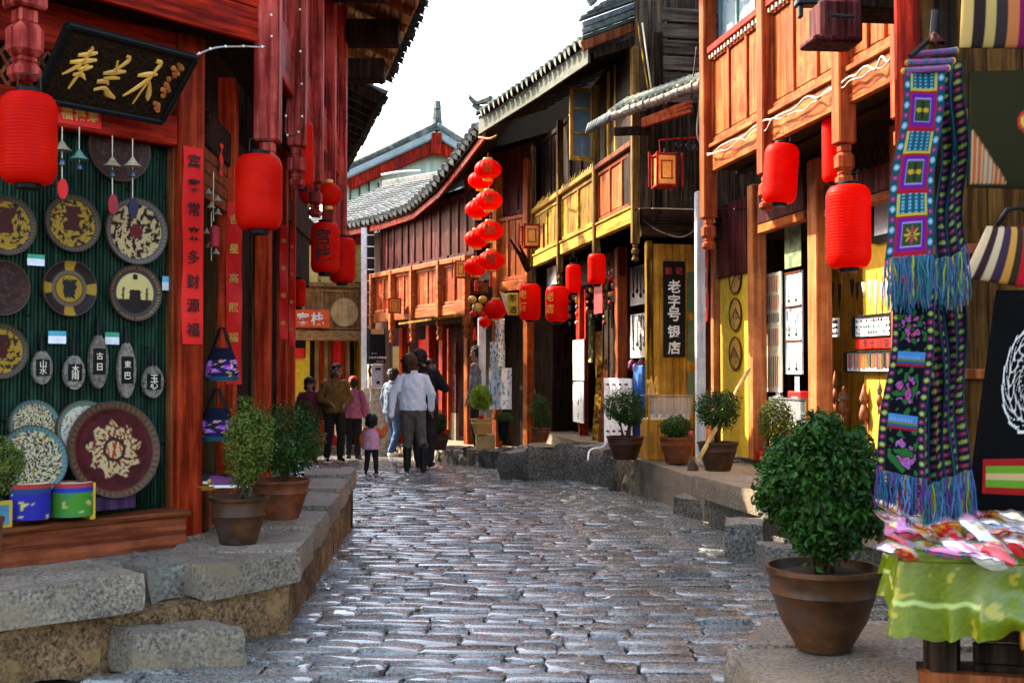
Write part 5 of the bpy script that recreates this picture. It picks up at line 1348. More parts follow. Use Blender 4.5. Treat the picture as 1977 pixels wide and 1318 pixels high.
# bamboo poles and wire at the gable
for i, (a, b, m) in enumerate((((1230, 40, 13.6), (1252, 178, 13.4), M_ochre), ((1240, 45, 13.6), (1258, 178, 13.4), M_cream))):
    tag(MB().tube([D(*a), D(*b)], .010, 7).build('bamboo_pole', m, None, smooth=3), ('yellow bamboo pole', 'pale bamboo pole')[i] + ' leaning against the dark gable above the lean-to roof', 'pole')
wire('cable', [D(1345, 90, 12.8), D(1337, 160, 12.8), D(1332, 195, 12.8), D(1300, 225, 12.9), D(1265, 235, 13)], .008, 'black cable with a yellow tag dropping to the lean-to roof', mat=M_iron)
# white post and side shop
t = tag(MB().box((D(1352, 712, 12.5).x, 12.5, 1.95), (.10, .09, 3.0), .18, .012).build('white_post', surf('white_timber', (.30, .33, .34), (.62, .62, .60), scale=(20, 20, 2), grime=.4), None), 'white painted post between the silver shop and the jewellery house', 'post')
SS = thing('silver_shop_front', WG.P(.6, .4, -.3), 'pine boarded front of the silver shop facing the camera', 'shop front')
ua_, ub_ = WG.U(1262, -.25), WG.U(1352, -.25)
nbd = 7
for i in range(nbd):
    a = ua_ + (ub_ - ua_) * i / nbd; b = ua_ + (ub_ - ua_) * (i + 1) / nbd; MB().wbox(WG, a + .002, b - .002, .42, 3.05, -.33, -.27 + random.uniform(-.003, .003), .004).build('board', M_honey, SS)
MB().wbox(WG, ua_ - .09, ua_ - .01, .42, 3.08, -.33, -.22, .01).build('corner_post', M_ochre, SS)
for z in (.95, 1.6, 2.2): MB().wbox(WG, ub_ - .16, ub_ - .01, z, z + .5, -.27, -.255).build('window_pane', paint('green_glass', (.06, .12, .07), rough=.15), SS)
SB = thing('shop_sign', WG.pt(1301, 690, -.24), 'tall black sign with white characters on the pine boards of the silver shop', 'sign')
sa, sb_ = WG.uz(1281, 504, -.24), WG.uz(1323, 689, -.24)
MB().wbox(WG, sa[0], sb_[0], sb_[1], sa[1], -.26, -.23, .004).build('board', M_black, SB)
wex = WG.D3()
for ch, yy in zip('老字号银店', (553, 581, 607, 640, 671)): write(ch, WG.pt(1301.5, yy, -.228), wex, ZUP, .165, M_white, SB, bold=.022)
for ch, xx in zip('彭记', (1291, 1311)): write(ch, WG.pt(xx, 523, -.228), wex, ZUP, .09, paint('sign_red', (.45, .02, .015)), SB, bold=.02)
SCN, zt2, _, _ = counter(WG, 1252, 1338, 762, 880, .05, .35, 'glass counter with silver rings below the tall black sign', .4)
t = thing('golden_ornament', WG.P(WG.U(1262), zt2, -.05), 'golden branching ornament standing on the silver counter', 'ornament')
for i in range(9):
    p = WG.P(WG.U(1255 + i * 2.2), zt2, -.05); MB().tube([p, p + Vector((random.uniform(-.08, .08), random.uniform(-.04, .04), random.uniform(.08, .24)))], [.016, .006], 6).build('branch', M_gold, t)
    MB().ball(p + Vector((random.uniform(-.08, .08), 0, random.uniform(.1, .2))), .022, 7, 5, 1.6).build('leaf', M_gold, t)
# ground floor of the balcony house
for px, wdt in ((1192, .17), (1120, .10), (1073, .16), (1028, .1), (1001, .16)):
    u = WMp.U(px); MB().wbox(WMp, u - wdt / 2, u + wdt / 2, .35, BZ, -.13, .02, .012).build('post', M_col if px != 1192 else wood('rust_post', (.26, .05, .018), (.45, .13, .04)), MH)
MB().wbox(WMp, WMp.U(1196), WMp.U(990), 2.86, 3.26, -.10, -.0, .01).build('lintel', M_plum, MH)
MB().wbox(WMp, WMp.U(1250), WMp.U(985), .3, 3.3, -1.3, -1.2).build('back_wall', M_brown, MH)
for px0, px1, m in ((1010, 1027, M_honey), (1038, 1066, M_honey), (1080, 1095, M_dark), (1140, 1160, M_darkh)):
    bay(WMp, MH, WMp.U(px1), WMp.U(px0), .40, 2.85, 2, M_honey if m is M_honey else M_dark, m, -.20, .04, .06)
WMi = WMp
def panel_sign(px0, y0, px1, y1, off, label, mat, cat, text=None, tmat=None, name='hanging_panel', size=.2):
    t = thing(name, WMi.pt((px0 + px1) / 2, y1, off), label, cat); board(WMi, px0, y0, px1, y1, off, .015, mat, 'panel', t)
    if text:
        for i, ch in enumerate(text): write(ch, WMi.pt((px0 + px1) / 2, y0 + (y1 - y0) * (i + .5) / len(text), off + .003), -WMi.D3(), ZUP, size, tmat, t, bold=.02)
    return t
panel_sign(1174, 618, 1214, 700, -.40, 'dark red panel with one large character in the shop of carvings', wood('dull_red_board', (.12, .02, .015), (.2, .04, .03)), 'sign', '財', M_black, 'character_panel', .36)
panel_sign(1106, 656, 1127, 734, .10, 'upper white cloth strip hanging between the dark posts', M_white, 'banner', '茶馬', M_ink, 'cloth_strip', .10)
panel_sign(1106, 737, 1126, 815, .08, 'lower white cloth strip with blue writing hanging between the dark posts', M_card, 'banner', '古道書', paint('blue_ink', (.06, .10, .2)), 'cloth_strip', .10)
panel_sign(1112, 560, 1130, 655, -.05, 'red cloth hanging behind the lanterns', M_paper, 'cloth', None, None, 'red_cloth')
panel_sign(1147, 545, 1163, 605, .0, 'dark red cloth below the sunlit lantern', paint('dull_red', (.35, .02, .03)), 'cloth', None, None, 'red_cloth')
panel_sign(1056, 495 + 20, 1074, 552, .3, 'white paper notice above the second red lantern', M_white, 'notice', None, None, 'paper_notice')
for k, (y0, y1, lab) in enumerate(((512, 588, 'upper'), (605, 690, 'lower'))):
    t = thing('necklace_board', WMi.pt(1230, y1, -.35), lab + ' white board of necklaces left of the silver shop sign', 'display board', 'necklace boards'); board(WMi, 1217, y0, 1250, y1, -.36, .015, M_card, 'card', t)
    for i in range(4):
        p0_, p1_ = WMi.pt(1221 + 7 * i, y0 + 4, -.35), WMi.pt(1223 + 7 * i, y1 - 18 - 8 * (i % 2), -.35)
        MB().tube([p0_, p1_, p0_ + WMi.D3() * -.1], .006, 5).build('chain', M_dark, t); MB().ball(p1_, .025, 7, 5, 1.5).build('charm', paint('bead_green', (.12, .22, .08)) if k else M_dark, t)
t = thing('carved_disc', WMi.pt(1196, 596, -.3), 'round dark carved disc hanging above the dark red panel', 'carving')
c = WMi.pt(1196, 573, -.3)
painted('disc', 48, 16, lambda a, b: c - WMi.D3() * (math.cos(a * 6.2832) * .16 * b) + ZUP * (math.sin(a * 6.2832) * .16 * b) + WMi.N3() * .01, lambda a, b: (.30, .24, .12) if b > .9 or nz(math.cos(a * 6.28) * b * 5, math.sin(a * 6.28) * b * 5, 2) > .12 else (.03, .02, .015), M_print, t, wrap=True)
MB().lathe([(.155, 0), (.165, .015), (.15, .02)], c, 32, (-WMi.D3(), ZUP, WMi.N3()), cap=False).build('rim', M_brown, t)
t = thing('flowered_board', WMi.pt(1195, 800, .15), 'white card board with rows of dark red blossoms behind the bush', 'display board')
board(WMi, 1166, 730, 1218, 862, .12, .02, M_card, 'card', t)
for r in range(4):
    for i in range(4): MB().ball(WMi.pt(1173 + 12 * i, 742 + 30 * r, .14), .028, 8, 5, .6).build('blossom', paint('blossom', (.22, .02, .04)), t)
tag(MB().wbox(WMi, WMi.U(1240, .0), WMi.U(1222, .0), .45, 1.55, -.05, .0, .01).build('blue_sign', paint('sign_blue', (.02, .12, .42)), None), 'blue board beside the post of the silver shop', 'sign')
t = thing('embroidered_pouch', WMi.pt(1228, 728, -.1), 'embroidered dark red pouches hanging above the blue board', 'bag')
for i in range(3): MB().lathe([(.004, .09), (.05, .05), (.06, -.03), (.03, -.07), (.004, -.08)], WMi.pt(1220 + 9 * i, 705 + 6 * (i % 2), -.1), 12).build('pouch', surf('pouch_cloth', (.10, .01, .03), (.35, .10, .25), scale=(60, 60, 60), contrast=(.5, .55)), t, smooth=3)
for i, (px, m, lab) in enumerate(((1148, M_ochre, 'tall ochre plank leaning in the carving shop'), (1160, M_brown, 'brown plank leaning beside the ochre plank'))):
    tag(MB().beam(WMi.pt(px, 862, .1), WMi.pt(px + 12, 690, -.25), .10, .03).build('leaning_plank', m, None), lab, 'plank')
_rs = random.Random(9); _cols = [paint('bead_red', (.5, .10, .06)), M_gold, M_paper, paint('bead_teal', (.05, .22, .24)), M_cream, M_dark]
for i in range(18):                              # strings of charms under the lintel
    px = 1082 + i * 6.4 + _rs.uniform(-1.5, 1.5); y0 = 512 + _rs.uniform(-4, 6); off = _rs.uniform(-.25, .0); n_ = _rs.randint(4, 9)
    t = thing('charm_string', WMp.pt(px, y0 + n_ * 14, off), 'string of small charms under the dark lintel, ' + ('first', 'second', 'third', 'fourth', 'fifth', 'sixth', 'seventh', 'eighth', 'ninth', 'tenth', 'eleventh', 'twelfth', 'thirteenth', 'fourteenth', 'fifteenth', 'sixteenth', 'seventeenth', 'eighteenth')[i] + ' from the left', 'charm', 'strings of charms in the carving shop')
    MB().tube([WMp.pt(px, y0 - 10, off), WMp.pt(px, y0 + n_ * 14, off)], .004, 5).build('cord', M_dark, t)
    for k in range(n_): MB().ball(WMp.pt(px, y0 + k * 14 + _rs.uniform(-3, 3), off), _rs.uniform(.02, .045), 7, 5, _rs.uniform(.8, 1.6)).build('charm', _rs.choice(_cols), t, smooth=3)
for i, (px0, y0, px1, y1, off, c_) in enumerate(((1030, 640, 1040, 760, -.1, (.5, .28, .03)), (1088, 640, 1100, 760, -.35, (.30, .02, .02)), (1132, 600, 1146, 700, -.3, (.08, .12, .05)), (1150, 640, 1164, 730, -.35, (.4, .25, .06)), (985, 690, 996, 790, .05, (.45, .12, .03)), (1014, 650, 1022, 730, .02, (.55, .03, .03)))):
    t = thing('hanging_cloth', WMp.pt((px0 + px1) / 2, y1, off), ('ochre', 'dark red', 'olive', 'straw coloured', 'orange', 'bright red')[i] + ' cloth hanging among the goods of the carving shop', 'cloth', 'cloths in the carving shop')
    a_, b_ = WMp.U(px0, off), WMp.U(px1, off); za_, zb2 = WMp.pt(px0, y1, off).z, WMp.pt(px0, y0, off).z
    painted('cloth', 14, 24, lambda a, b: WMp.P(a_ + (b_ - a_) * a, za_ + (zb2 - za_) * b, off + .02 * math.sin(a * 9 + b * 2)), lambda a, b: mixc(c_, (.7, .6, .4), 1.0) if nz(a * 6 + i, b * 14, i) > .32 else c_, M_cloth, t)
couplet(WMp, 1075, 600, 745, 12, .035, 'red and gold couplet on the middle post below the lanterns', marks='gold', chars='财源广进', seed=11)
couplet(WMp, 1003, 640, 770, 9, .035, 'thin red couplet on the far post of the balcony house', marks='gold', chars='', seed=12)
wire('hose', [G(1135, 888, .45), D(1140, 868, 13.4), D(1165, 862, 13.6), D(1172, 845, 13.9)], .012, 'white hose over the kerb stones by the dark pot', 'hose', mat=M_white)
# lanterns of the balcony house
lantern(1023, 548, 618, 21, 16.4, 'red lantern with white-gold characters left of its twin', text='老酒', tside=-38, hang=.3)
lantern(1075, 553, 621, 22.5, 15.6, 'red lantern with white-gold characters below the paper notice', text='老店', tside=-38, hang=.3)
lantern(1107, 511, 566, 15, 15.8, 'dull red lantern in the shade of the balcony', hang=.2)
lantern(1152, 490, 549, 17.5, 14.6, 'red lantern sunlit on one side behind the hanging post', hang=.1)
st_r = [(942, 327), (944, 387), (946, 446), (948, 503)]; st_l = [(928, 348), (922, 404), (921, 461), (919, 515)]
nm = ('topmost', 'second', 'third', 'lowest')
for i, (x, y_) in enumerate(st_r): round_lantern(x, y_, 26.5, 19.5, 17.2, nm[i] + ' round lantern of the front string by the balcony', tassel=i == 3, text='吉祥如意'[i])
for i, (x, y_) in enumerate(st_l): round_lantern(x, y_, 24.5, 18, 18.2, nm[i] + ' round lantern of the rear string by the balcony', tassel=i == 3)
round_lantern(957, 597, 22, 20, 18.0, 'low round lantern under the two strings', tassel=False)
round_lantern(936, 622, 12, 10, 18.4, 'small dark red lantern below the yellow charm', tassel=False)
t = thing('charm_knot', D(922, 620, 18), 'yellow and red festive charm hanging left under the lantern strings', 'charm')
for dx, dy, r_ in ((-10, -12, .07), (10, -12, .07), (0, 4, .09), (-8, 16, .06), (9, 16, .06)): MB().ball(D(922 + dx, 590 + dy, 18), r_, 10, 6, .9).build('pompom', M_gold if dy < 10 else M_paper, t, smooth=3)
wire('lantern_pole', [D(925, 265, 18.3), D(945, 268, 17.6), D(960, 262, 17.4)], .02, 'short pole holding the lantern strings at the eave', 'pole', mat=M_ochre)
t = thing('yellow_sign', D(990, 608, 17.6), 'yellow square sign with dark characters beside the red lantern', 'sign')
MB().box(D(990, 587, 17.6), (.17, .06, .34), 0, .006).build('board', M_yellow, t)
for i, ch in enumerate('茶酒'): write(ch, D(990, 576 + 22 * i, 17.56), Vector((1, 0, 0)), ZUP, .12, M_ink, t)
MB().prism([D(964, 562, 17.6), D(980, 568, 17.6), D(980, 606, 17.6)], (0, .02, 0)).build('corner_flag', M_cream, t)
# square wooden lamps on brackets
def palace_lamp(px, py, hw, hh, Y, label, side=1, yaw=.12):
    s = mpp(Y); c = D(px, py, Y); w, h = hw * s, hh * s
    t = thing('wooden_lamp', c - ZUP * h, label, 'lamp', 'square wooden lamps')
    ex = Vector((math.cos(yaw), math.sin(yaw), 0)); ey = Vector((-ex.y, ex.x, 0))
    mg = surf('amber_paper', (.62, .30, .06), (.78, .50, .16), scale=(8, 8, 8), transl=.4, bump=0)
    MB().obox(c, ex * w * .72, ey * w * .72, ZUP * h * .82).build('paper_body', mg, t)
    for sx in (-1, 1):
        for sy in (-1, 1): MB().obox(c + ex * (w * .8 * sx) + ey * (w * .8 * sy), ex * w * .09, ey * w * .09, ZUP * h, .004).build('corner_bar', M_red, t)
        MB().obox(c + ZUP * (h * .88 * sx), ex * w * .86, ey * w * .86, ZUP * h * .06, .004).build('end_board', M_red, t)
        MB().tube([c + ex * (w * 1.35 * sx) - ey * w * .4 - ZUP * h * .95, c + ex * (w * 1.35 * sx) - ey * w * .4 + ZUP * h * 1.0], w * .10, 8).build('side_baluster', M_red, t)
        MB().obox(c + ex * (w * 1.05 * sx) - ey * w * .4 + ZUP * h * .7, ex * w * .3, ey * w * .05, ZUP * h * .04).build('tie', M_red, t)
    for z in (-.5, .5): MB().obox(c - ey * w * .735 + ZUP * h * z, ex * w * .5, ey * .004, ZUP * h * .03).build('grille_bar', M_red, t)
    for x in (-.42, .42): MB().obox(c - ey * w * .735 + ex * w * x, ex * w * .05, ey * .004, ZUP * h * .52).build('grille_bar', M_red, t)
    MB().tube([c + ZUP * h * .9, c + ZUP * h * 1.3], .008, 6).build('hook', M_iron, t)
    return t
palace_lamp(1283, 330, 24, 34, 12.7, 'square wooden lamp with amber panes hanging from the scrolled bracket')
palace_lamp(1025, 456, 18, 24, 16.6, 'square wooden lamp with pale pane on the balcony corner')
palace_lamp(762, 590, 14, 15, 23.5, 'small square wooden lamp before the far red balcony')
palace_lamp(889, 520, 12, 18, 20.4, 'square wooden lamp left of the lantern strings')
t = thing('scroll_bracket', D(1350, 268, 12.6), 'wrought iron scroll bracket carrying the square lamp', 'bracket')
MB().tube([D(1352, 265, 12.6), D(1273, 271, 12.7), D(1275, 295, 12.7)], .012, 7).build('arm', M_red, t)
for (cx_, cy_, r_) in ((1332, 280, 10), (1310, 278, 7), (1342, 286, 6)):
    MB().tube([D(cx_ + r_ * (1 - k / 22) * math.cos(k * .5), cy_ + r_ * (1 - k / 22) * math.sin(k * .5), 12.62) for k in range(20)], .006, 5).build('scroll', M_iron, t)
t = thing('carved_bracket', D(1020, 540, 17), 'dark carved bracket jutting from the balcony corner', 'bracket')
for (a, b, r_) in (((985, 462), (1005, 495), .03), ((1005, 495), (1020, 520), .06), ((990, 470), (1012, 500), .025), ((1000, 468), (1018, 505), .03)): MB().tube([D(a[0], a[1], 16.9), D(b[0], b[1], 17.1)], [r_ * .5, r_], 7).build('carving', M_dark, t)

# plants on the right
def pp(label, px, yb, yt, hw, crown_y0, crown_y1, chw, kind='bowl', z=.42, mat=None, leaf=None, n=1100, ll=.03, dx=0, seed=1, name='potted_bush', extra=None, Y=None):
    b = G(px, yb, z) if Y is None else D(px, yb, Y); s = mpp(b.y); h = (yb - yt) * s
    rz = (crown_y1 - crown_y0) / 2 * s; dz = (yb - (crown_y0 + crown_y1) / 2) * s - h
    return potted(label, b, (kind, hw * s, hw * .6 * s, h), (dz, chw * s, rz, n, ll, dx * s), seed=seed, potmat=mat, leafm=leaf, name=name, extra=extra)
pp('round bush in a dark pot beside the broom', 1386, 908, 853, 40, 750, 830, 42, z=.47, mat=M_potd, n=1500, seed=21)
def flower(t, c):
    MB().ball(c + Vector((.14, -.12, -.06)), .028, 8, 5).build('flower', paint('flower_pink', (.7, .08, .2)), t)
pp('low bush with one pink flower in a wide terracotta pot', 1306, 893, 843, 34, 803, 845, 30, z=.42, n=900, seed=22, extra=flower)
pp('bushy plant in a dark pot before the flowered board', 1207, 886, 842, 37, 752, 828, 40, z=.42, mat=M_potd, n=1700, seed=23)
pp('small camellia in a brown bowl before the honey coloured panels', 1043, 853, 826, 20, 760, 822, 21, z=.40, n=700, seed=24)
def tie(t, c): MB().ball(c - ZUP * .32, .05, 8, 5).build('ribbon', M_paper, t)
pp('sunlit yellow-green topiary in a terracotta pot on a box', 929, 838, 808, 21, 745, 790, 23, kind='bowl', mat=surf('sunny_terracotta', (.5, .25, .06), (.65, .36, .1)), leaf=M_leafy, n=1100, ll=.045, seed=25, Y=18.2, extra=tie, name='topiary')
tag(MB().box(D(937, 854, 18.3), (.30, .26, .27), .1, .02).build('pedestal_box', paint('ochre_box', (.55, .36, .12)), None), 'ochre box carrying the yellow-green topiary', 'box')
pp('plant in a tall black vase next to the topiary', 972, 850, 812, 12, 795, 818, 18, kind='round', mat=M_black, n=350, seed=26, Y=18.0)
pp('dark green ball bush in a dark bowl before the shutter', 849, 868, 838, 19, 792, 835, 15, mat=M_potd, n=700, ll=.035, seed=27, Y=19.4)
pp('thin upright shrub behind the big bush by the jewellery counter', 1497, 905, 862, 24, 768, 858, 34, z=.47, leaf=M_leaff, n=1300, seed=28)

# ---------------------------------------------------------------- next houses along the bend
n0, n1 = D(1018, 712, 20.0), D(903, 712, 21.6)
WN = Wall(n0.x, n0.y, n1.x - n0.x, n1.y - n0.y, True); nl = (Vector((n1.x, n1.y)) - Vector((n0.x, n0.y))).length
NH = thing('corner_house', WN.P(nl / 2, gz(21), 0), 'narrow timber house with pale orange panels behind the lantern strings', 'building')
MB().wbox(WN, 0, nl, 2.90, 3.08, -.08, .0, .01).build('floor_beam', M_orangeh, NH)
bay(WN, NH, 0, nl, 3.09, 4.25, 3, M_rim, M_orange, -.02, .06, .07, planks=3)
bay(WN, NH, 0, nl, 4.28, 5.5, 4, M_plum, M_plum, -.10, .08, .08, planks=2)
MB().wbox(WN, -.2, nl + .2, gz(21) - .1, 5.7, -.9, -.4).build('inner_wall', M_dark, NH)
for q in (0, .5, 1): MB().wbox(WN, nl * q - .07, nl * q + .07, gz(21), 5.2, -.1, .05, .01).build('post', M_orange, NH)
# blue lit window edge and shop below
MB().wbox(WN, nl - .35, nl - .12, 3.6, 4.9, -.09, -.06).build('window_pane', paint('sky_glass', (.10, .16, .20)), NH)
t = thing('clothes_stand', D(965, 830, 19.4), 'white clothes and printed shirts hanging in the sunny shop', 'clothes')
def shirtc(k):
    return lambda a, b: ((.78, .79, .77) if nz(a * 9 + k, b * 9, k) + .5 * nz(a * 22, b * 22, k) < .22 else ((.03, .22, .2), (.10, .35, .5), (.05, .05, .06))[k % 3])
for k, (x0, x1, y0, y1, Yk) in enumerate(((946, 975, 660, 712, 19.2), (944, 988, 710, 790, 19.3), (956, 974, 615, 665, 19.35))):
    painted('shirt', 24, 24, lambda a, b: D(x0 + (x1 - x0) * a, y1 + (y0 - y1) * b, Yk + .05 * math.sin(a * 9)), shirtc(k), M_cloth, t)
MB().box(D(930, 725, 19.6), (.12, .3, 2.0), .1, .01).build('door_edge', M_white, t)
t = thing('red_lantern_charm', D(917, 655, 19), 'small red tassel hanging in the doorway by the shopkeeper', 'charm'); MB().lathe([(.004, .18), (.02, .1), (.035, .02), (.03, -.04)], D(917, 652, 19), 10).build('tassel', M_paper, t)

f0, f1 = D(902, 712, 21.0), D(720, 712, 25.2)
WF = Wall(f0.x, f0.y, f1.x - f0.x, f1.y - f0.y, True); fl = (Vector((f1.x, f1.y)) - Vector((f0.x, f0.y))).length
FH = thing('red_balcony_house', WF.P(fl / 2, gz(23), 0), 'far timber house with brick red balcony and plum upper wall', 'building')
fu = [0] + [WF.U(x) for x in (850, 798, 758)] + [fl]
for a, b in zip(fu, fu[1:]):
    MB().wbox(WF, a + .04, b - .04, 2.52, 2.72, -.08, .02, .012).build('floor_beam', M_brickh, FH)
    bay(WF, FH, a + .04, b - .04, 2.73, 3.50, 2, M_brickh, M_brick, -.01, .05, .06, planks=3)
    MB().wbox(WF, a + .0, b - .0, 3.50, 3.60, -.08, .06, .012).build('hand_rail', M_brickh, FH)
    bay(WF, FH, a + .04, b - .04, 3.62, 4.85, 3, M_plum, M_plum, -.16, .09, .08, planks=2)
for u in fu: pendant(WF, FH, u, 2.05, 3.6, .02, .12, M_brickh)
MB().wbox(WF, -.3, fl, 2.4, 5.0, -.6, -.35).build('inner_wall', M_dark, FH)
for px in (740, 790, 815, 884): MB().wbox(WF, WF.U(px) - .09, WF.U(px) + .09, gz(23) - .1, 2.6, -.55, -.4, .01).build('post', M_col, FH)
for px in (832, 888): MB().wbox(WF, WF.U(px) - .03, WF.U(px) + .03, .3, 2.3, -.42, -.36, .005).build('door_trim', M_brick, FH)
MB().wbox(WF, -.5, fl + 2.5, gz(24) - .2, 2.6, -1.5, -1.4).build('back_wall', M_dark, FH)
board(WF, 808, 655, 832, 720, -.62, .03, M_paper, 'red_door_panel', FH)
za = WF.pt(862, 795, -.55).z; zb_ = WF.pt(862, 660, -.55).z
for k in range(22):
    z = za + (zb_ - za) * k / 22; MB().wbox(WF, WF.U(880, -.55), WF.U(846, -.55), z, z + (zb_ - za) / 22 * .86, -.60, -.55, .006).build('shutter_slat', M_plum, FH)
MB().wbox(WF, WF.U(880, -.55), WF.U(846, -.55), gz(22), za - .01, -.62, -.55).build('shutter_base', M_stone, FH)
board(WF, 758, 668, 790, 740, -.70, .03, paint('cardboard', (.5, .32, .12)), 'notice_board', FH)
board(WF, 772, 635, 792, 662, -.5, .03, paint('dull_red', (.35, .02, .03)), 'small_sign', FH)
MB().prism([WF.P(-.5, gz(24) - .2, -1.55), WF.P(fl + 2.2, gz(24) - .2, -.75), WF.P(fl + 2.2, gz(24) - .2, -3.5), WF.P(-.5, gz(24) - .2, -3.5)], (0, 0, 5.3)).build('house_body', M_plum, FH)
# awning under the balcony
MB().prism([WF.P(WF.U(905), 2.48, .05), WF.P(WF.U(838), 2.45, .05), WF.P(WF.U(838), 2.35, .75), WF.P(WF.U(905), 2.38, .75)], (0, 0, .04)).build('awning_board', M_ochre, FH)
# black banded corner pier, white strip and payphone
PC = thing('corner_pier', D(714, 877, 25.4), 'black corner pier with white tile bands at the end of the red balcony', 'pier')
MB().box(D(714, 560, 25.4) , (.17, .25, 3.3), .2, .01).build('pier', M_black, PC)
for k in range(9): MB().box(D(714, 455 + 22 * k, 25.39), (.18, .26, .018), .2).build('band', M_card, PC)
tag(MB().beam(D(703, 877, 25.0), D(703, 440, 25.0), .09, .12).build('white_pipe', M_white, None), 'white vertical pipe at the corner beside the payphone', 'pipe')
PH = thing('payphone', D(727, 745, 24.6), 'grey payphone with handset under a black notice panel', 'payphone')
MB().box(D(728, 724, 24.6), (.26, .16, .48), .15, .02).build('case', paint('phone_grey', (.40, .42, .44), rough=.4), PH)
MB().box(D(730, 712, 24.5), (.12, .02, .05), .15).build('display', M_black, PH); MB().box(D(730, 738, 24.5), (.07, .02, .06), .15).build('slot', M_black, PH)
MB().tube([D(715, 706, 24.5), D(713, 715, 24.45), D(715, 726, 24.5)], .03, 8).build('handset', M_black, PH)
MB().tube([D(715, 728, 24.5), D(712, 745, 24.5), D(716, 760, 24.5), D(714, 775, 24.5)], .01, 6).build('cord', M_white, PH)
BS = thing('payphone_sign', D(728, 702, 24.7), 'black notice panel with small white lettering above the payphone', 'sign')
MB().box(D(728, 668, 24.75), (.36, .06, .74), .15, .01).build('panel', M_black, BS)
MB().box(D(729, 640, 24.68), (.28, .03, .11), .15).build('yellow_strip', MATS['cardboard'], BS)
words_row('IC卡公用电话', D(729, 690, 24.68), Vector((1, .15, 0)).normalized(), ZUP, .05, M_white, BS, bold=.02); words_row('CHINA', D(722, 682, 24.68), Vector((1, .15, 0)).normalized(), ZUP, .022, M_white, BS); words_row('TELECOM', D(733, 697, 24.68), Vector((1, .15, 0)).normalized(), ZUP, .02, M_white, BS)
tag(rough_block(D(726, 812, 24.9), Vector((.28, .05, 0)), Vector((-.02, .2, 0)), ZUP * .72, .015, 5, 2, 8).build('stone_pier', surf('pale_rough_stone', (.24, .21, .15), (.5, .46, .36), scale=(14, 14, 14), bump=.8), None), 'pale rough stone pier under the payphone', 'pier')

# roof of the far houses, sweeping round the bend
er3 = [D(926, 242, 18.9), D(882, 302, 20.4), D(838, 358, 21.6), D(790, 400, 23.2), D(730, 421, 24.7), D(668, 434, 26.2), D(560, 446, 29)]
UP3 = Vector((2.2, 1.7, 1.35))
tile_roof(FH, er3, UP3, M_tile, sp=.25, r=.085)
for a, b in zip(er3, er3[1:]):
    MB().beam(a + Vector((.08, .05, -.16)), b + Vector((.08, .05, -.16)), .04, .16, ch=.006).build('eave_board', M_redy, FH)
    for k in range(4):
        MB().beam(a + UP3.normalized() * (.12 + .2 * k) + Vector((0, 0, -.12)), b + UP3.normalized() * (.12 + .2 * k) + Vector((0, 0, -.12)), .19, .02, up=Vector((-.3, -.2, .93))).build('soffit_plank', M_darkh, FH)

# house with the gable beyond
GH = thing('gable_house', D(790, 300, 37), 'distant tiled house with a red-trimmed gable and ridge ornament', 'building')
ap, gl, gr_, = D(845, 262, 36), D(640, 356, 36), D(960, 330, 36)
MB().prism([ap - ZUP * .25, gl - ZUP * .1, Vector((gl.x, 36, 5.2)), Vector((gr_.x, 36, 5.2)), gr_ - ZUP * .1], (0, .2, 0)).build('gable_wall', surf('pale_green_boards', (.24, .29, .22), (.40, .44, .36), scale=(6, 6, 1)), GH)
for k in range(16):
    x = gl.x + .6 + (gr_.x - gl.x - .8) * k / 15; MB().box((x, 35.97, 6.3), (.05, .06, 2.2)).build('batten', M_teal, GH)
for a, b in ((gl, ap), (gr_, ap)):
    d_ = (b - a).normalized()
    MB().beam(a - ZUP * .32 + d_ * .6 + Vector((0, -.25, 0)), b - ZUP * .38 + Vector((0, -.25, 0)), .12, .36, ch=.02).build('bargeboard', M_red, GH)
    MB().beam(a - ZUP * .02 + Vector((0, -.3, 0)), b - ZUP * .02 + Vector((0, -.3, 0)), .3, .22, ch=.04).build('verge', surf('grey_verge', (.22, .28, .28), (.36, .42, .42), scale=(4, 4, 4)), GH)
    MB().add([a + Vector((0, -.4, .12)), b + Vector((0, -.4, .12)), b + Vector((0, 8, .12)), a + Vector((0, 8, .12)), a + Vector((0, -.4, .22)), b + Vector((0, -.4, .22)), b + Vector((0, 8, .22)), a + Vector((0, 8, .22))], [(0, 1, 2, 3), (7, 6, 5, 4), (0, 4, 5, 1), (1, 5, 6, 2), (2, 6, 7, 3), (3, 7, 4, 0)]).build('roof_slope', M_tiled, GH)
    MB().tube([a + Vector((0, -.35, .24)), a.lerp(b, .5) + Vector((0, -.35, .22)), b + Vector((0, -.35, .26))], .10, 8).build('verge_roll', M_tiled, GH, smooth=3)
MB().box(ap + Vector((0, -.45, -.35)), (.32, .1, .7), 0, .05).build('gable_pendant', M_red, GH)
for k, (dx, z0_, z1_, r_) in enumerate(((0, .2, .75, .16), (-.08, .5, .95, .10), (.08, .35, .85, .08), (0, .8, 1.05, .13))):
    MB().tube([ap + Vector((dx, -.2, z0_)), ap + Vector((dx * .6, -.2, z1_))], [r_, r_ * .8], 7).build('ridge_ornament', M_tiled, GH)
wire('cable', [D(736, 338, 30), D(770, 332, 30), D(812, 330, 30)], .03, 'pale conduit crossing above the far roof', mat=M_white)

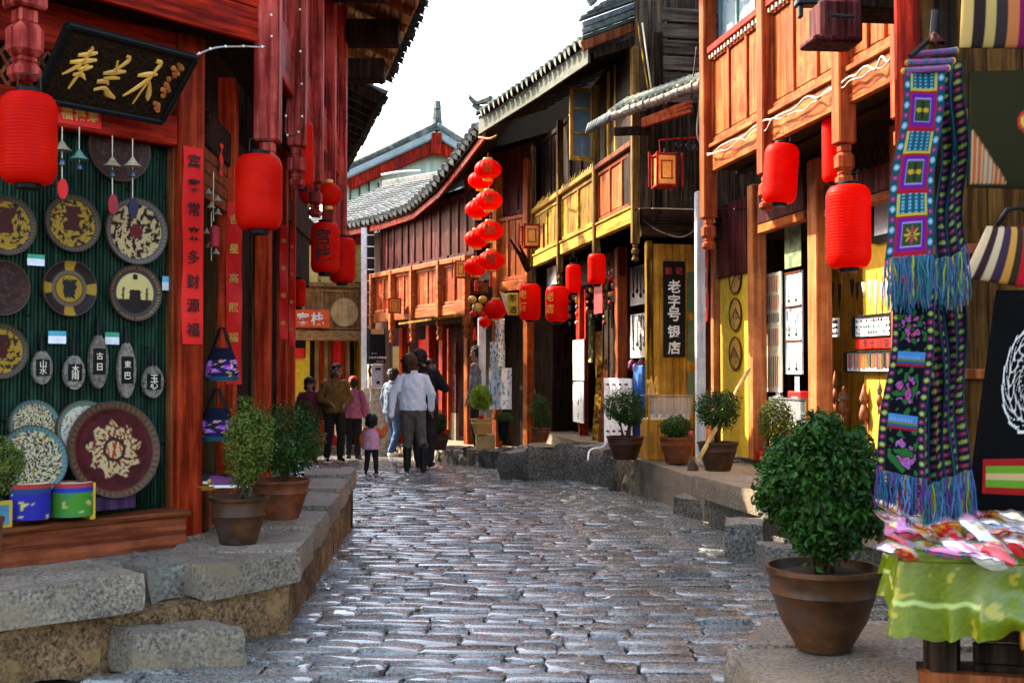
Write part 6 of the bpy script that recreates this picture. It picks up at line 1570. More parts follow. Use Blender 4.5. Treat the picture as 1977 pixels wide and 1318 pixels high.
# inn closing the street
I0, I1 = D(705, 712, 26.6), D(520, 712, 25.6)
WI = Wall(I0.x, I0.y, I1.x - I0.x, I1.y - I0.y)
if WI.n.y > 0: WI.n = -WI.n
IN = thing('inn', D(640, 877, 26), 'inn closing the street with panelled upper floor and yellow ground floor wall', 'building')
def ib(px0, y0, px1, y1, off, th, m, nme, ch=.0): return board(WI, px0, y0, px1, y1, off, th, m, nme, IN, ch)
M_oak = wood('oak_panel', (.24, .11, .035), (.42, .22, .08)); M_oakh = wood('oak_beam', (.26, .13, .05), (.46, .27, .12), along='x', rz=R(5))
ib(520, 445, 706, 880, -.5, .1, M_dark, 'back_wall')
ib(540, 552, 704, 645, -.10, .06, M_oak, 'upper_wall')
for x0, x1 in ((585, 614), (620, 682), (688, 703)):
    for (a_, b_, c_, d_) in ((x0, 560, x1, 563), (x0, 632, x1, 635), (x0, 563, x0 + 3, 632), (x1 - 3, 563, x1, 632)): ib(a_, b_, c_, d_, -.06, .04, M_oakh, 'panel_moulding')
ib(540, 638, 704, 657, .05, .2, M_oakh, 'floor_beam', .02); ib(540, 545, 704, 553, -.02, .1, M_oakh, 'window_sill', .01)
for x in (574, 617, 648, 684, 703): ib(x - 2, 440, x + 2, 546, -.04, .06, M_oakh, 'window_post')
for x0, x1 in ((576, 615), (619, 646), (650, 682), (686, 701)): ib(x0, 470, x1, 545, -.10, .02, surf('yellow_pane', (.45, .30, .05), (.72, .55, .18), scale=(16, 16, 16)), 'window_pane')
ib(540, 446, 704, 468, -.02, .1, M_red, 'eave_beam')
c = WI.pt(665, 603, -.055); r_ = .33
MB().lathe([(.001, .01), (r_, .01), (r_, 0)], c, 36, (WI.D3(), ZUP, WI.N3())).build('moon_panel', wood('pale_oak', (.5, .30, .13), (.66, .44, .22)), IN)
ib(540, 657, 598, 800, -.12, .04, M_yellow, 'yellow_wall')
ib(568, 657, 590, 690, -.08, .02, M_black, 'window'); ib(568, 672, 588, 692, -.06, .02, M_paper, 'red_notice')
mcur = [M_dark, M_oak, M_col, M_oak, M_brown, M_paper, M_paper, M_col, M_oak, M_dark, M_ochre, M_yellow]
for k in range(12):
    x = 600 + k * 8.5; ib(x, 657, x + 7.6, 878, -.2 - .05 * (k % 2), .05, mcur[k], 'door_board')
ib(540, 800, 600, 880, -.05, .3, M_oakh, 'counter'); ib(600, 862, 704, 884, .3, .6, M_stone, 'door_step')
ins = thing('inn_sign', WI.pt(598, 632, .12), 'red sign board with two white characters on the inn', 'sign')
board(WI, 562, 597, 636, 632, .14, .03, surf('orange_red_board', (.5, .05, .01), (.68, .11, .02), scale=(3, 3, 14)), 'board', ins)
wix = WI.D3() if WI.D3().x > 0 else -WI.D3()
for ch, px in zip('客栈', (585, 613)): write(ch, WI.pt(px, 615, .15), wix, ZUP, .30, M_white, ins, bold=.02)
t = thing('low_table', G(655, 872), 'low yellow-legged table behind the people at the inn', 'table')
tb = G(655, 872); MB().box(tb + Vector((0, .3, .55)), (1.1, .5, .05), .05, .01).build('top', M_card, t)
for sx in (-1, 1): MB().beam(tb + Vector((.45 * sx, .3, 0)), tb + Vector((.3 * sx, .3, .52)), .06, .06).build('leg', M_yellow, t)

# ================================================================== stall in the right foreground
SH = thing('stall_house', (2.6, 5.2, FZ), 'dark shop wall of boards behind the scarves at the right edge', 'building')
WS = Wall(1.98, 5.55, 1, -.35); WB = Wall(1.98, 5.55, .42, 1)
M_olive = wood('olive_brown_board', (.026, .010, .002), (.11, .048, .010))
for i in range(12):
    a = i * .16; MB().wbox(WS, a, a + .157, FZ, 3.6, -.06, random.uniform(-.006, .0), .005).build('board', M_olive, SH)
for z in (1.45, 2.05, 2.7): MB().wbox(WS, .05, 1.9, z, z + .05, .0, .03, .006).build('batten', M_brown, SH)
MB().wbox(WS, -.10, .02, FZ, 4.2, -.10, .05, .012).build('corner_post', M_red, SH)
MB().wbox(WB, 0, 2.2, FZ, 4.2, .08, .18, .01).build('side_wall', M_dark, SH)
MB().wbox(WS, -.1, 2.4, 3.35, 4.3, -.02, .10, .01).build('lintel', M_plum, SH)
# --- scarves
TEAL, NAVY, MAG, LBL, YGR = (.006, .085, .11), (.008, .022, .055), (.20, .006, .17), (.14, .36, .55), (.27, .31, .012)
def dots(a, b, w, per, c1, c2, base, edge):
    """row of oval dots along a border strip; a across 0..1, b length"""
    k = b / per; i = int(math.floor(k)); f = k - i
    d = ((a - .5) / .34) ** 2 + ((f - .5) / .33) ** 2
    if a < .08 or a > .92: return edge
    if d < .25: return mixc(c1, (.8, .8, .8), .4) if i % 2 else mixc(c2, (.6, .3, .1), .4)
    if d < 1: return c1 if i % 2 else c2
    return base
def scarf_up(a, b, L=6.0):
    v = (1 - b) * L
    if a < .17: return dots(a / .17, v, 1, .33, LBL, MAG, (.006, .07, .08), TEAL)
    if a > .83: return dots((a - .83) / .17, v + .2, 1, .33, LBL, MAG, (.006, .07, .08), TEAL)
    x = (a - .5) / .33
    q = v % 2.0
    if q < .62:
        if abs(x) > .82: return (.45, .42, .10)
        n = abs((x * 2.4) % 1 - .5)
        return LBL if n < .22 and (q * 9) % 1 < .55 and abs(x) < .72 else TEAL
    if q < .70: return (.5, .42, .03)
    if q < 1.92:
        y = (q - 1.31) / .61
        if max(abs(x), abs(y)) > .86: return (.40, .012, .04)
        if max(abs(x), abs(y)) > .66: return (.14, .015, .28)
        if max(abs(x), abs(y)) > .58: return (.35, .25, .55)
        r = math.hypot(x, y); th = math.atan2(y, x)
        if r < .1: return (.02, .15, .03)
        petal = abs(math.cos(th * (2 if int(v / 2) % 3 < 2 else 4)))
        if r < .5 * petal: return (.60, .34, .02) if abs(math.cos(th)) > .7 else ((.03, .02, .015) if int(v / 2) % 3 < 2 else (.4, .05, .1))
        return (.025, .07, .02)
    return (.4, .01, .02)
def scarf_dn(a, b, L=5.0):
    v = (1 - b) * L
    if a < .17: return dots(a / .17, v, 1, .22, YGR, (.23, .006, .10), (.006, .02, .03), (.02, .12, .20))
    if a > .83: return dots((a - .83) / .17, v + .1, 1, .22, YGR, (.23, .006, .10), (.006, .02, .03), (.02, .12, .20))
    q = v % 1.7; x = (a - .5) * 3
    if q < .10: return (.06, .25, .55)
    if q < .2: return (.05, .10, .40) if math.sin(a * 160) > 0 else (.2, .4, .7)
    if q < .26: return (.12, .20, .03)
    if q < .34: return (.02, .08, .22)
    if q < .40: return (.35, .01, .03)
    y = (q - 1.05) / .5; n = nz(x * 2.6 + int(v), y * 2.6, int(v) * 3.1); m = nz(x * 5, y * 5, 4 + int(v))
    if math.hypot(x * .9, y) < .75 + .2 * m and n > .02: return ((.42, .05, .32), (.30, .20, .5), (.45, .03, .06))[int((m + 1) * 5) % 3]
    if n < -.25: return (.02, .14, .03)
    return (.006, .006, .010)
def scarf_edge(a, b):
    v = (1 - b) * 7
    return mixc((0, 0, 0), dots((a * 2) % 1, v + (.3 if a > .5 else 0), 1, .3, YGR, (.23, .006, .10), (.005, .02, .035), (.02, .10, .17)), .62)
def scarf(label, c, col, Y, fringe=.12, nu=64, nv=220, wave=.012, seed=0, bow=0.0):
    """hanging scarf between measured corners c = (tl, tr, br, bl)"""
    tl_, tr2, br2, bl2 = [D(p[0], p[1], Y) for p in c]; rng = random.Random(seed)
    t = thing('woven_scarf', (bl2 + br2) / 2 - ZUP * fringe, label, 'scarf', 'woven scarves on the stall')
    def pos(a, b):
        p = bl2.lerp(br2, a).lerp(tl_.lerp(tr2, a), b)
        return p + Vector((0, wave * math.sin(a * 5 + b * 4 + seed) + bow * math.sin(a * math.pi), 0)) + Vector((wave * .5 * math.sin(b * 9 + seed), 0, 0))
    painted('cloth', nu, nv, pos, col, M_cloth, t)
    fm = [paint('fringe_blue', (.008, .06, .15)), paint('fringe_teal', (.004, .08, .11)), paint('fringe_lime', (.18, .22, .008)), paint('fringe_violet', (.06, .012, .14)), paint('fringe_sky', (.04, .14, .30))]
    if fringe:
        n = 26; per = {}
        for i in range(n):
            a = (i + .5) / n; p = pos(a, 0); L = fringe * rng.uniform(.8, 1.15); k = rng.choice((0, 0, 1, 1, 4, 2, 3))
            mb = per.setdefault(k, MB())
            for j in range(3):
                o_ = Vector((rng.uniform(-.006, .006), rng.uniform(-.008, .008), 0))
                pts_ = [p + o_]
                for k_ in range(1, 6): pts_.append(Vector((pts_[-1].x + rng.gauss(0, .005), pts_[-1].y + rng.gauss(0, .003), p.z - L * rng.uniform(.93, 1.07) * k_ / 5)))
                mb.tube(pts_, [.0025, .003, .003, .0028, .0025, .0015], 4)
        for k, mb in per.items(): mb.build('fringe', fm[k], t, kind='stuff')
    return t
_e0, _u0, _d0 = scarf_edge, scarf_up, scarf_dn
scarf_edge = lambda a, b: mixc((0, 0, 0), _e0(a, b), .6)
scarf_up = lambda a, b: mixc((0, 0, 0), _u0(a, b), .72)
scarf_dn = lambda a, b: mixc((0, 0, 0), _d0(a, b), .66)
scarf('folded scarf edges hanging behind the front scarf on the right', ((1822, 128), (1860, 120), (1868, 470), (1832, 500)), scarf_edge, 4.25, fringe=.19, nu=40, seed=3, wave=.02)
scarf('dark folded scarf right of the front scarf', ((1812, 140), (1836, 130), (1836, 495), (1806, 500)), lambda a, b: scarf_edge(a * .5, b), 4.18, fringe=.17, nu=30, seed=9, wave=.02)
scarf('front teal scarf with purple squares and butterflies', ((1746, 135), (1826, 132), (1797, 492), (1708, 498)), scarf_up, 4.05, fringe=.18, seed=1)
for i, (x0, x1, lab) in enumerate(((1846, 1872, 'rightmost'), (1826, 1850, 'second from the right'), (1806, 1830, 'third from the right'), (1790, 1812, 'fourth from the right'))):
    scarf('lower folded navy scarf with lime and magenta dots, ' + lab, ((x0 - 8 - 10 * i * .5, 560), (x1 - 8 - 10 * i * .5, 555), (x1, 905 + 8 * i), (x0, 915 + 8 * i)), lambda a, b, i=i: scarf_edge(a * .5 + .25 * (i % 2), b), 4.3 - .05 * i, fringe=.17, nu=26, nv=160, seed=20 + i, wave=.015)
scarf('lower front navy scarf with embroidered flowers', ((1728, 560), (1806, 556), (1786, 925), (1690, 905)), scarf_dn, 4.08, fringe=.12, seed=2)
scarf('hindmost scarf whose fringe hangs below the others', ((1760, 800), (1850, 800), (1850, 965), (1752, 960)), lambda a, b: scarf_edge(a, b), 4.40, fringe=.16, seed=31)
t = thing('scarf_hanger', D(1790, 140, 4.1), 'beaded scarf rods gathered on a dark cord', 'hanger')
for i, (x0, x1, y0, y1) in enumerate(((1745, 1830, 138, 132), (1752, 1840, 122, 118), (1762, 1846, 106, 98))):
    a, b = D(x0, y0, 4.05 + .05 * i), D(x1, y1, 4.05 + .05 * i)
    MB().tube([a, b], .012, 8).build('rod', surf('beaded_wrap', (.01, .10, .14), (.25, .05, .2), scale=(60, 60, 60), contrast=(.45, .5)), t)
    for q in (a, b): MB().ball(q, .011, 8, 6, 1.2).build('bead', M_honey, t)
MB().tube([D(1757, 110, 4.1), D(1800, 72, 4.1), D(1805, 20, 4.1)], .012, 6).build('cord', M_black, t)
for k in range(7): MB().tube([D(1800 + random.uniform(-10, 12), 82 + random.uniform(-8, 8), 4.08), D(1806 + random.uniform(-10, 14), 76 + random.uniform(-8, 12), 4.07), D(1803, 66, 4.1)], .010, 6).build('knot', random.choice((M_black, M_plum, M_brown)), t, smooth=3)
# --- bags and dress on the wall
def flat_bag(label, cs, col, Y, name='cloth_bag', cat='bag', strap=None, th=.03, nu=48, nv=48):
    p = [D(x, y_, Y) for x, y_ in cs]
    t = thing(name, (p[2] + p[3]) / 2, label, cat)
    pos = lambda a, b: p[3].lerp(p[2], a).lerp(p[0].lerp(p[1], a), b) - Vector((0, th * math.sin(a * math.pi) ** .5 * math.sin(min(1, b * 1.02) * math.pi) ** .5 if 0 < a < 1 and 0 < b < .98 else 0, 0))
    painted('front', nu, nv, pos, col, M_cloth, t)
    MB().add([p[0] + Vector((0, .01, 0)), p[1] + Vector((0, .01, 0)), p[2] + Vector((0, .01, 0)), p[3] + Vector((0, .01, 0))], [(0, 1, 2, 3)]).build('back', M_black, t)
    if strap: MB().tube([D(*q) for q in strap], .010, 6).build('strap', M_black, t, smooth=3)
    return t
STR = [(.42, .27, .09), (.02, .012, .012), (.36, .25, .08), (.03, .02, .02), (.40, .12, .04), (.16, .008, .05), (.16, .008, .05)]
flat_bag('striped shoulder bag hanging at the very top right', ((1858, -40), (2010, -40), (2010, 93), (1852, 92)), lambda a, b: STR[min(6, int(a * 7.2))], 4.6)
flat_bag('olive cloth bag with an orange striped corner', ((1872, 138), (2010, 135), (2010, 365), (1868, 362)), lambda a, b: ((.55, .32, .04) if math.hypot((a - .78) * 1.0, (b - .56) * 1.6) < .10 else (.40, .03, .02)) if math.hypot((a - .78), (b - .56) * 1.6) < .15 else ((((.35, .07, .015), (.30, .25, .16))[int(a * 34) % 2]) if a < .55 - b * 1.05 and a > .04 and b > .03 else (.018, .017, .006)), 4.7)
flat_bag('red handbag with flared cream and brown stripes', ((1905, 436), (2010, 440), (2012, 560), (1858, 535)), lambda a, b: [(.45, .33, .2), (.03, .015, .015), (.45, .33, .2), (.04, .02, .04), (.45, .2, .04), (.03, .02, .01), (.42, .01, .02), (.42, .01, .02), (.42, .01, .02)][min(8, int(a * 9))], 4.4, strap=((1925, 436, 4.4), (1945, 405, 4.4), (1975, 400, 4.4), (2000, 440, 4.4)))
def dresscol(a, b):
    x, y = (a - .62) * 2.6, (b - .58) * 4.2; r = math.hypot(x, y); th = math.atan2(y, x)
    if r < 1.0:
        v = math.sin(th * 8 + 4 * math.sin(r * 7)) * math.cos(r * 15)
        return mixc((.28, .25, .22), (.6, .58, .55), r) if abs(v) < .20 and r > .15 else (.003, .003, .003)
    return (.003, .003, .0035)
flat_bag('black dress with a silver cord medallion', ((1925, 560), (2010, 560), (2040, 985), (1866, 985)), dresscol, 4.75, name='black_dress', cat='dress', nu=110, nv=150)
t = flat_bag('red framed cloth with green and beige stripes low at the right edge', ((1898, 886), (2010, 884), (2012, 958), (1896, 952)), lambda a, b: (.30, .01, .01) if a < .05 else [(.25, .01, .01), (.10, .22, .02), (.42, .28, .12), (.10, .22, .02), (.25, .01, .01)][min(4, int(b * 5))], 4.5, name='striped_mat', cat='mat', th=.005)
# --- table with green cloth
TZ = .855
TB = thing('stall_table', (1.9, 4.15, FZ), 'trestle table under the green cloth in the right corner', 'table')
MB().prism([(1.35, 3.86, TZ - .05), (2.6, 3.62, TZ - .05), (2.7, 4.55, TZ - .05), (1.58, 4.62, TZ - .05)], (0, 0, .04)).build('top', M_brown, TB)
for x, y_ in ((1.50, 4.02), (2.4, 3.8), (2.45, 4.4), (1.70, 4.5)): MB().box((x, y_, (TZ - .05 + FZ) / 2), (.09, .09, TZ - .05 - FZ), .1, .01).build('leg', M_dark, TB)
MB().beam((1.42, 4.0, FZ + .10), (2.5, 3.76, FZ + .10), .05, .10).build('stretcher', M_brown, TB)
edge = [Vector((1.53, 4.64)), Vector((1.42, 4.25)), Vector((1.300, 3.85)), Vector((1.315, 3.835)), Vector((1.6, 3.775)), Vector((2.1, 3.68)), Vector((2.65, 3.575))]
cum = [0]
for a, b in zip(edge, edge[1:]): cum.append(cum[-1] + (b - a).length)
def on_edge(q):
    q *= cum[-1]
    for i in range(len(edge) - 1):
        if q <= cum[i + 1]: return edge[i].lerp(edge[i + 1], (q - cum[i]) / (cum[i + 1] - cum[i]))
    return edge[-1]
def drop(q):
    s_ = q * cum[-1]
    base = .17 + .04 * math.sin(s_ * 3)
    if .55 < s_ < 1.45: base = .16 + .12 * math.sin((s_ - .55) / .9 * math.pi) ** .8 - .05 * (s_ - .55) / .9
    if s_ >= 1.45: base = .11
    return base + .008 * math.sin(s_ * 41) + .006 * math.sin(s_ * 83)
def clothpos(a, b):
    e = on_edge(a); d = drop(a); z = TZ - d * (1 - b)
    out = Vector((e.x - 2.0, e.y - 4.2)); out.normalize()
    s_ = a * cum[-1]; fold = (.030 * math.sin(s_ * 24 + .8 * math.sin(s_ * 9)) + .018 * math.sin(s_ * 57 + 1)) * (1 - b) + .02 * (1 - b)
    if s_ > 1.0: fold += .035 * math.sin((1 - b) * 8 - s_ * 9) * (1 - b) * min(1, (s_ - 1.0) * 4)
    p = e + out * fold
    return Vector((p.x, p.y, z))
def clothcol(a, b):
    n = nz(a * 34, b * 4.5, 2) + .4 * nz(a * 90, b * 12, 3); m = nz(a * 160, b * 20, 7)
    if abs(b - .45) < .03 and a < .5: return (.34, .42, .12)
    if n > .42: return (.30, .26, .02)
    return mixc((.075, .115, .002), (.14, .17, .003), m + .5)
GC = thing('green_cloth', (1.4, 3.9, TZ - .25), 'shiny lime green cloth with yellow motifs over the stall table', 'tablecloth')
painted('skirt', 260, 30, clothpos, clothcol, printed('satin_pattern', rough=.35, spec=.5), GC)
top = [Vector((e.x, e.y, TZ + .002)) for e in [on_edge(i / 60) for i in range(61)]] + [Vector((2.7, 4.6, TZ + .002))]
MB().add(top, [tuple(range(len(top)))]).build('top_sheet', paint('lime_cloth', (.09, .15, .003)), GC)
for k in range(6):
    z = FZ + .02 + k * .075; MB().wbox(Wall(1.62, 4.02, 1, -.22), 0, 1.4, z, z + .07, -.03, -.004 * (k % 2), .004).build('front_board', M_dark, TB)
MB().tube([(1.66, 3.74, .62), (2.6, 3.54, .62)], .035, 10).build('rail', M_honey, TB, smooth=3)
MB().prism([(1.55, 3.99, FZ), (2.9, 3.7, FZ), (2.9, 4.6, FZ), (1.62, 4.6, FZ)], (0, 0, .03)).build('base_board', M_dark, TB)
# --- packets piled on the table
pk = [('white', M_white, 13), ('red', paint('packet_red', (.55, .012, .015), rough=.2), 19), ('orange', paint('packet_orange', (.6, .25, .03), rough=.3), 8), ('pale blue', M_card, 8), ('magenta', paint('packet_magenta', (.35, .02, .35), rough=.25), 2), ('pink', paint('packet_pink', (.6, .10, .2), rough=.3), 6)]
PKC = {'white': (.85, .85, .82), 'red': (.58, .012, .02), 'orange': (.65, .26, .03), 'pale blue': (.55, .66, .8), 'magenta': (.4, .02, .4), 'pink': (.7, .12, .25)}
M_pk = printed('packet_print', rough=.15, spec=.8)
ORD = ('first', 'second', 'third', 'fourth', 'fifth', 'sixth', 'seventh', 'eighth', 'ninth', 'tenth', 'eleventh', 'twelfth', 'thirteenth', 'fourteenth', 'fifteenth', 'sixteenth', 'seventeenth', 'eighteenth', 'nineteenth')
rng = random.Random(5)
for cn, m, n in pk:
    for i, px in enumerate(sorted(rng.uniform(1715, 1985) for _ in range(n))):
        py = rng.uniform(1000, 1078)
        b = G(px, py + 10, TZ + .02); b.z = TZ + .015 + rng.uniform(0, .09)
        t = thing('trinket_packet', b, cn + ' packet in the pile on the green cloth, ' + ORD[i] + ' from the left', 'packet', cn + ' packets on the green cloth')
        yaw = rng.uniform(0, 3.1); tx = rng.gauss(0, .3); w_, h_ = rng.uniform(.028, .055), rng.uniform(.035, .07)
        ex = Vector((math.cos(yaw), math.sin(yaw), tx * .5)).normalized(); ey = Vector((-math.sin(yaw), math.cos(yaw), rng.uniform(.1, .7))).normalized(); en = ex.cross(ey)
        vs = []; K = 6
        for sgn in (1, -1):
            for j in range(K + 1):
                for k in range(K + 1):
                    u, v = j / K * 2 - 1, k / K * 2 - 1; pf = (1 - u * u) * (1 - v * v)
                    vs.append(b + ex * (u * w_) + ey * (v * h_) + en * (sgn * (.016 * pf + .002) + .008 * nz(u * 2 + i, v * 2, px)))
        fs = [(s0 + j * (K + 1) + k, s0 + j * (K + 1) + k + 1, s0 + (j + 1) * (K + 1) + k + 1, s0 + (j + 1) * (K + 1) + k) for s0 in (0, (K + 1) ** 2) for j in range(K) for k in range(K)]
        wm = MB().add(vs, fs).build('wrapper', M_pk, t, smooth=3)
        c0_ = PKC[cn]; c1_ = rng.choice(((.8, .8, .78), (.6, .02, .03), (.7, .45, .05), (.05, .2, .5), (.5, .03, .4), (.75, .75, .8)))
        at = wm.data.attributes.new('pattern', 'FLOAT_COLOR', 'POINT'); at.data.foreach_set('color', [x for v in vs for x in (*(c1_ if nz(v[0] * 38 + i, v[1] * 38, v[2] * 38) > .12 else c0_), 1.0)])
        if cn in ('white', 'pale blue'):
            MB().lathe([(.001, .0), (.012, .0), (.012, -.003)], b + en * .02, 14, (ex, ey, en)).build('sticker', M_gold, t)
        vs2 = [Vector(v) + en * (.006 + .006 * nz(v[0] * 60, v[1] * 60, v[2] * 60)) + (Vector(v) - b) * .12 for v in vs[:(K + 1) ** 2]]
        MB().add(vs2, fs[:K * K]).build('film', M_film, t, smooth=3)
# --- big bush in the foreground
bb = G(1590, 1249, FZ + .012); s = mpp(bb.y)
potted('large round green bush in a big brown pot in the right foreground', bb, ('bowl', 110 * s, 52 * s, 156 * s), (138 * s, 113 * s, 124 * s, 11000, .034, -6 * s), seed=41, potmat=M_potd, name='potted_bush', stems=9, extra=lambda t, c: [leaf_cloud(c + Vector(o_), (r_, r_, r_), n_, .034, seed=sd_).build('sprig', MATS['glossy_bush_leaf'], t) for o_, r_, n_, sd_ in ((Vector((-.16, -.05, .15)), .10, 700, 3), (Vector((.13, -.04, .19)), .10, 700, 4), (Vector((-.04, -.1, .27)), .09, 420, 5), (Vector((.05, .0, .28)), .06, 200, 8), (Vector((-.2, -.1, .06)), .08, 350, 9), (Vector((.17, -.12, -.1)), .08, 300, 10), (Vector((.22, -.02, .02)), .07, 350, 6), (Vector((-.23, -.03, -.02)), .06, 250, 7))], leafm=leafmat('glossy_bush_leaf', (.005, .030, .004), (.040, .115, .010)))
t = thing('brown_bowl', G(1715, 1052, .30), 'brown clay bowl behind the bush near the scarves', 'pot')
MB().lathe(POTS['bowl'](.15, .09, .22), G(1722, 1050, .32), 28, cap=False).build('bowl', M_pot, t, smooth=.9)
t = thing('small_black_sign', D(1702, 985, 5.2), 'small black sign with a yellow character beside the scarf fringe', 'sign')
MB().box(D(1702, 965, 5.2), (.13, .03, .12), .1, .004).build('board', M_black, t); write('万', D(1702, 965, 5.17), Vector((1, .1, 0)).normalized(), ZUP, .08, M_gold, t, bold=.03)

# ================================================================== people
def capsule(mb, p0, r0, p1, r1, n=12):
    p0, p1 = Vector(p0), Vector(p1); d = p1 - p0; L = d.length
    ez = d / L if L > 1e-6 else ZUP.copy(); ex = ez.orthogonal().normalized(); ey = ez.cross(ex)
    prof = [(max(1e-4, r0 * math.cos(a)), -r0 * math.sin(a)) for a in (1.57, 1.1, .6, .2)] + [(max(1e-4, r1 * math.cos(a)), L + r1 * math.sin(a)) for a in (.2, .6, 1.1, 1.57)]
    mb.lathe(prof, p0, n, (ex, ey, ez))
def ellip(mb, c, r, n=14, m=9):
    vs = []; c = Vector(c)
    for i in range(m + 1):
        ph = math.pi * i / m
        for j in range(n):
            th = 2 * math.pi * j / n; vs.append(c + Vector((r[0] * math.sin(ph) * math.cos(th), r[1] * math.sin(ph) * math.sin(th), -r[2] * math.cos(ph))))
    mb.add(vs, [(i * n + j, i * n + (j + 1) % n, (i + 1) * n + (j + 1) % n, (i + 1) * n + j) for i in range(m) for j in range(n)])
def blob(mb, voxel, sm=6, wr=0.0, seed=0.0, freq=14.0):
    """merge overlapping volumes into one continuous skin"""
    me = mb.mesh('blob'); o = bpy.data.objects.new('blob', me); TMP.collection.objects.link(o)
    r = o.modifiers.new('r', 'REMESH'); r.mode = 'VOXEL'; r.voxel_size = voxel
    s_ = o.modifiers.new('s', 'SMOOTH'); s_.factor = .5; s_.iterations = sm
    TL.update(); out = bpy.data.meshes.new_from_object(o.evaluated_get(TL.depsgraph))
    bpy.data.objects.remove(o, do_unlink=True); bpy.data.meshes.remove(me)
    if wr:
        n = len(out.vertices); co = np.empty(n * 3); out.vertices.foreach_get('co', co); co = co.reshape(-1, 3)
        no = np.empty(n * 3); out.vertices.foreach_get('normal', no); no = no.reshape(-1, 3)
        dsp = np.array([noise.noise(Vector((c[0] * freq + seed, c[1] * freq, c[2] * freq * .8))) + .5 * noise.noise(Vector((c[0] * freq * 2.2, c[1] * freq * 2.2 + seed, c[2] * freq * 1.2))) for c in co])
        co += no * (dsp * wr)[:, None]; out.vertices.foreach_set('co', co.reshape(-1)); out.update()
    return out
SKIN = surf('skin', (.36, .17, .10), (.45, .23, .14), scale=(20, 20, 20), rough=.55, bump=.05)
HAIR = surf('black_hair', (.006, .005, .004), (.03, .022, .016), scale=(60, 60, 20), rough=.45, bump=.8)
def person(label, base, H, face, top, trou, shoes, pose=None, hair=(1.06, .0), hairmat=None, hs=1.0, hem=.86, hat=None, vest=None, puff=1.0, boots=False, coat=None, group='people in the street', extra=None, legs=True, lean=0.0, head_turn=0.0, sleeve=None):
    k = H / 1.7; th = R(face); fw = Vector((math.sin(th), math.cos(th), 0)); rt_ = Vector((math.cos(th), -math.sin(th), 0)); base = Vector(base)
    def W(p): return base + rt_ * (p[0] * k) + fw * ((p[1] + lean * max(0, p[2] - .9)) * k) + ZUP * (p[2] * k)
    J = dict(hip=(0, 0, .92), hr=(.09, 0, .88), hl=(-.09, 0, .88), kr=(.10, .03, .48), kl=(-.10, .03, .48), ar=(.10, -.03, .08), al=(-.10, -.03, .08),
             ch=(0, .0, 1.22), sr=(.17, 0, 1.39), sl=(-.17, 0, 1.39), er=(.24, -.03, 1.12), el=(-.24, -.03, 1.12), wr=(.25, .06, .88), wl=(-.25, .06, .88), nk=(0, .0, 1.44), hd=(0, .03, 1.58))
    J.update(pose or {})
    t = thing('person', base, label, 'person', group)
    v = lambda n: Vector(J[n])
    # body, one continuous skin with head, neck, hands
    b = MB(); hd = v('hd'); q = hs
    def C(m, a, ra, c_, rc, n=12): capsule(m, W(a), ra * k, W(c_), rc * k, n)
    tu = Vector((math.sin(R(head_turn)), math.cos(R(head_turn)), 0)); ts = Vector((tu.y, -tu.x, 0))
    HP = lambda x, y, z: hd + ts * (x * q) + tu * (y * q) + Vector((0, 0, z * q))
    C(b, HP(0, -.018, .03), .088 * q, HP(0, .012, .035), .085 * q); C(b, HP(0, .02, -.03), .066 * q, HP(0, .045, -.08), .040 * q)
    C(b, HP(0, .085, .0), .011 * q, HP(0, .105, -.022), .016 * q, 8)
    for sx in (-1, 1): C(b, HP(.085 * sx, .0, .02), .018 * q, HP(.088 * sx, -.005, -.02), .013 * q, 8); C(b, HP(.045 * sx, .062, -.02), .024 * q, HP(.04 * sx, .06, -.035), .02 * q, 8)
    C(b, v('nk'), .050, HP(0, 0, -.04), .050 * q)
    C(b, v('hip'), .10, v('ch'), .095); C(b, v('ch'), .09, v('nk') - Vector((0, 0, .06)), .07)
    for s_ in 'rl':
        C(b, v('s' + s_), .055, v('e' + s_), .042); C(b, v('e' + s_), .042, v('w' + s_), .027)
        if legs: C(b, v('h' + s_), .085, v('k' + s_), .056); C(b, v('k' + s_), .054, v('a' + s_), .036)
        w0 = v('w' + s_); d = (w0 - v('e' + s_)).normalized(); side = d.cross(Vector((0, 1, 0)))
        side = side.normalized() if side.length > .1 else Vector((1, 0, 0)); fwd = side.cross(d)
        pc = w0 + d * .055; C(b, w0, .026, pc, .033)
        for i in range(4):
            o_ = fwd * ((i - 1.5) * .017); L = (.062, .072, .068, .052)[i]
            C(b, pc + o_ + d * .015, .0095, pc + o_ + d * (.03 + L * .5) + side * .012 * (1 if s_ == 'r' else -1), .0085, 6)
            C(b, pc + o_ + d * (.03 + L * .5) + side * .012 * (1 if s_ == 'r' else -1), .0085, pc + o_ * .9 + d * (.03 + L) + side * .03 * (1 if s_ == 'r' else -1), .007, 6)
        C(b, w0 + d * .03 + fwd * .02, .012, w0 + d * .065 + fwd * .052, .009, 6)
    body = link('body', blob(b, .0088 * k, 3), SKIN, t, 3)
    # eyes, brows and mouth
    for sx in (-1, 1):
        m = MB(); ellip(m, W(HP(.034 * sx, .082, .018)), (.012 * k * q,) * 3, 8, 5); m.build('eye', M_ink, t, smooth=3)
        m = MB(); C(m, HP(.018 * sx, .092, .042), .005 * q, HP(.05 * sx, .080, .044), .004 * q, 6); m.build('eyebrow', HAIR, t, smooth=3)
    m = MB(); C(m, HP(-.022, .080, -.058), .006 * q, HP(.022, .080, -.058), .006 * q, 6); m.build('mouth', paint('lips', (.30, .08, .07)), t, smooth=3)
    # hair
    hl, hb = hair; m = MB()
    C(m, HP(0, -.035, .05), .096 * q * hl, HP(0, .005, .06), .088 * q * hl)
    C(m, HP(0, -.06, .02), .085 * q * hl, HP(0, -.055, -.05 - hb), .055 * q * hl)
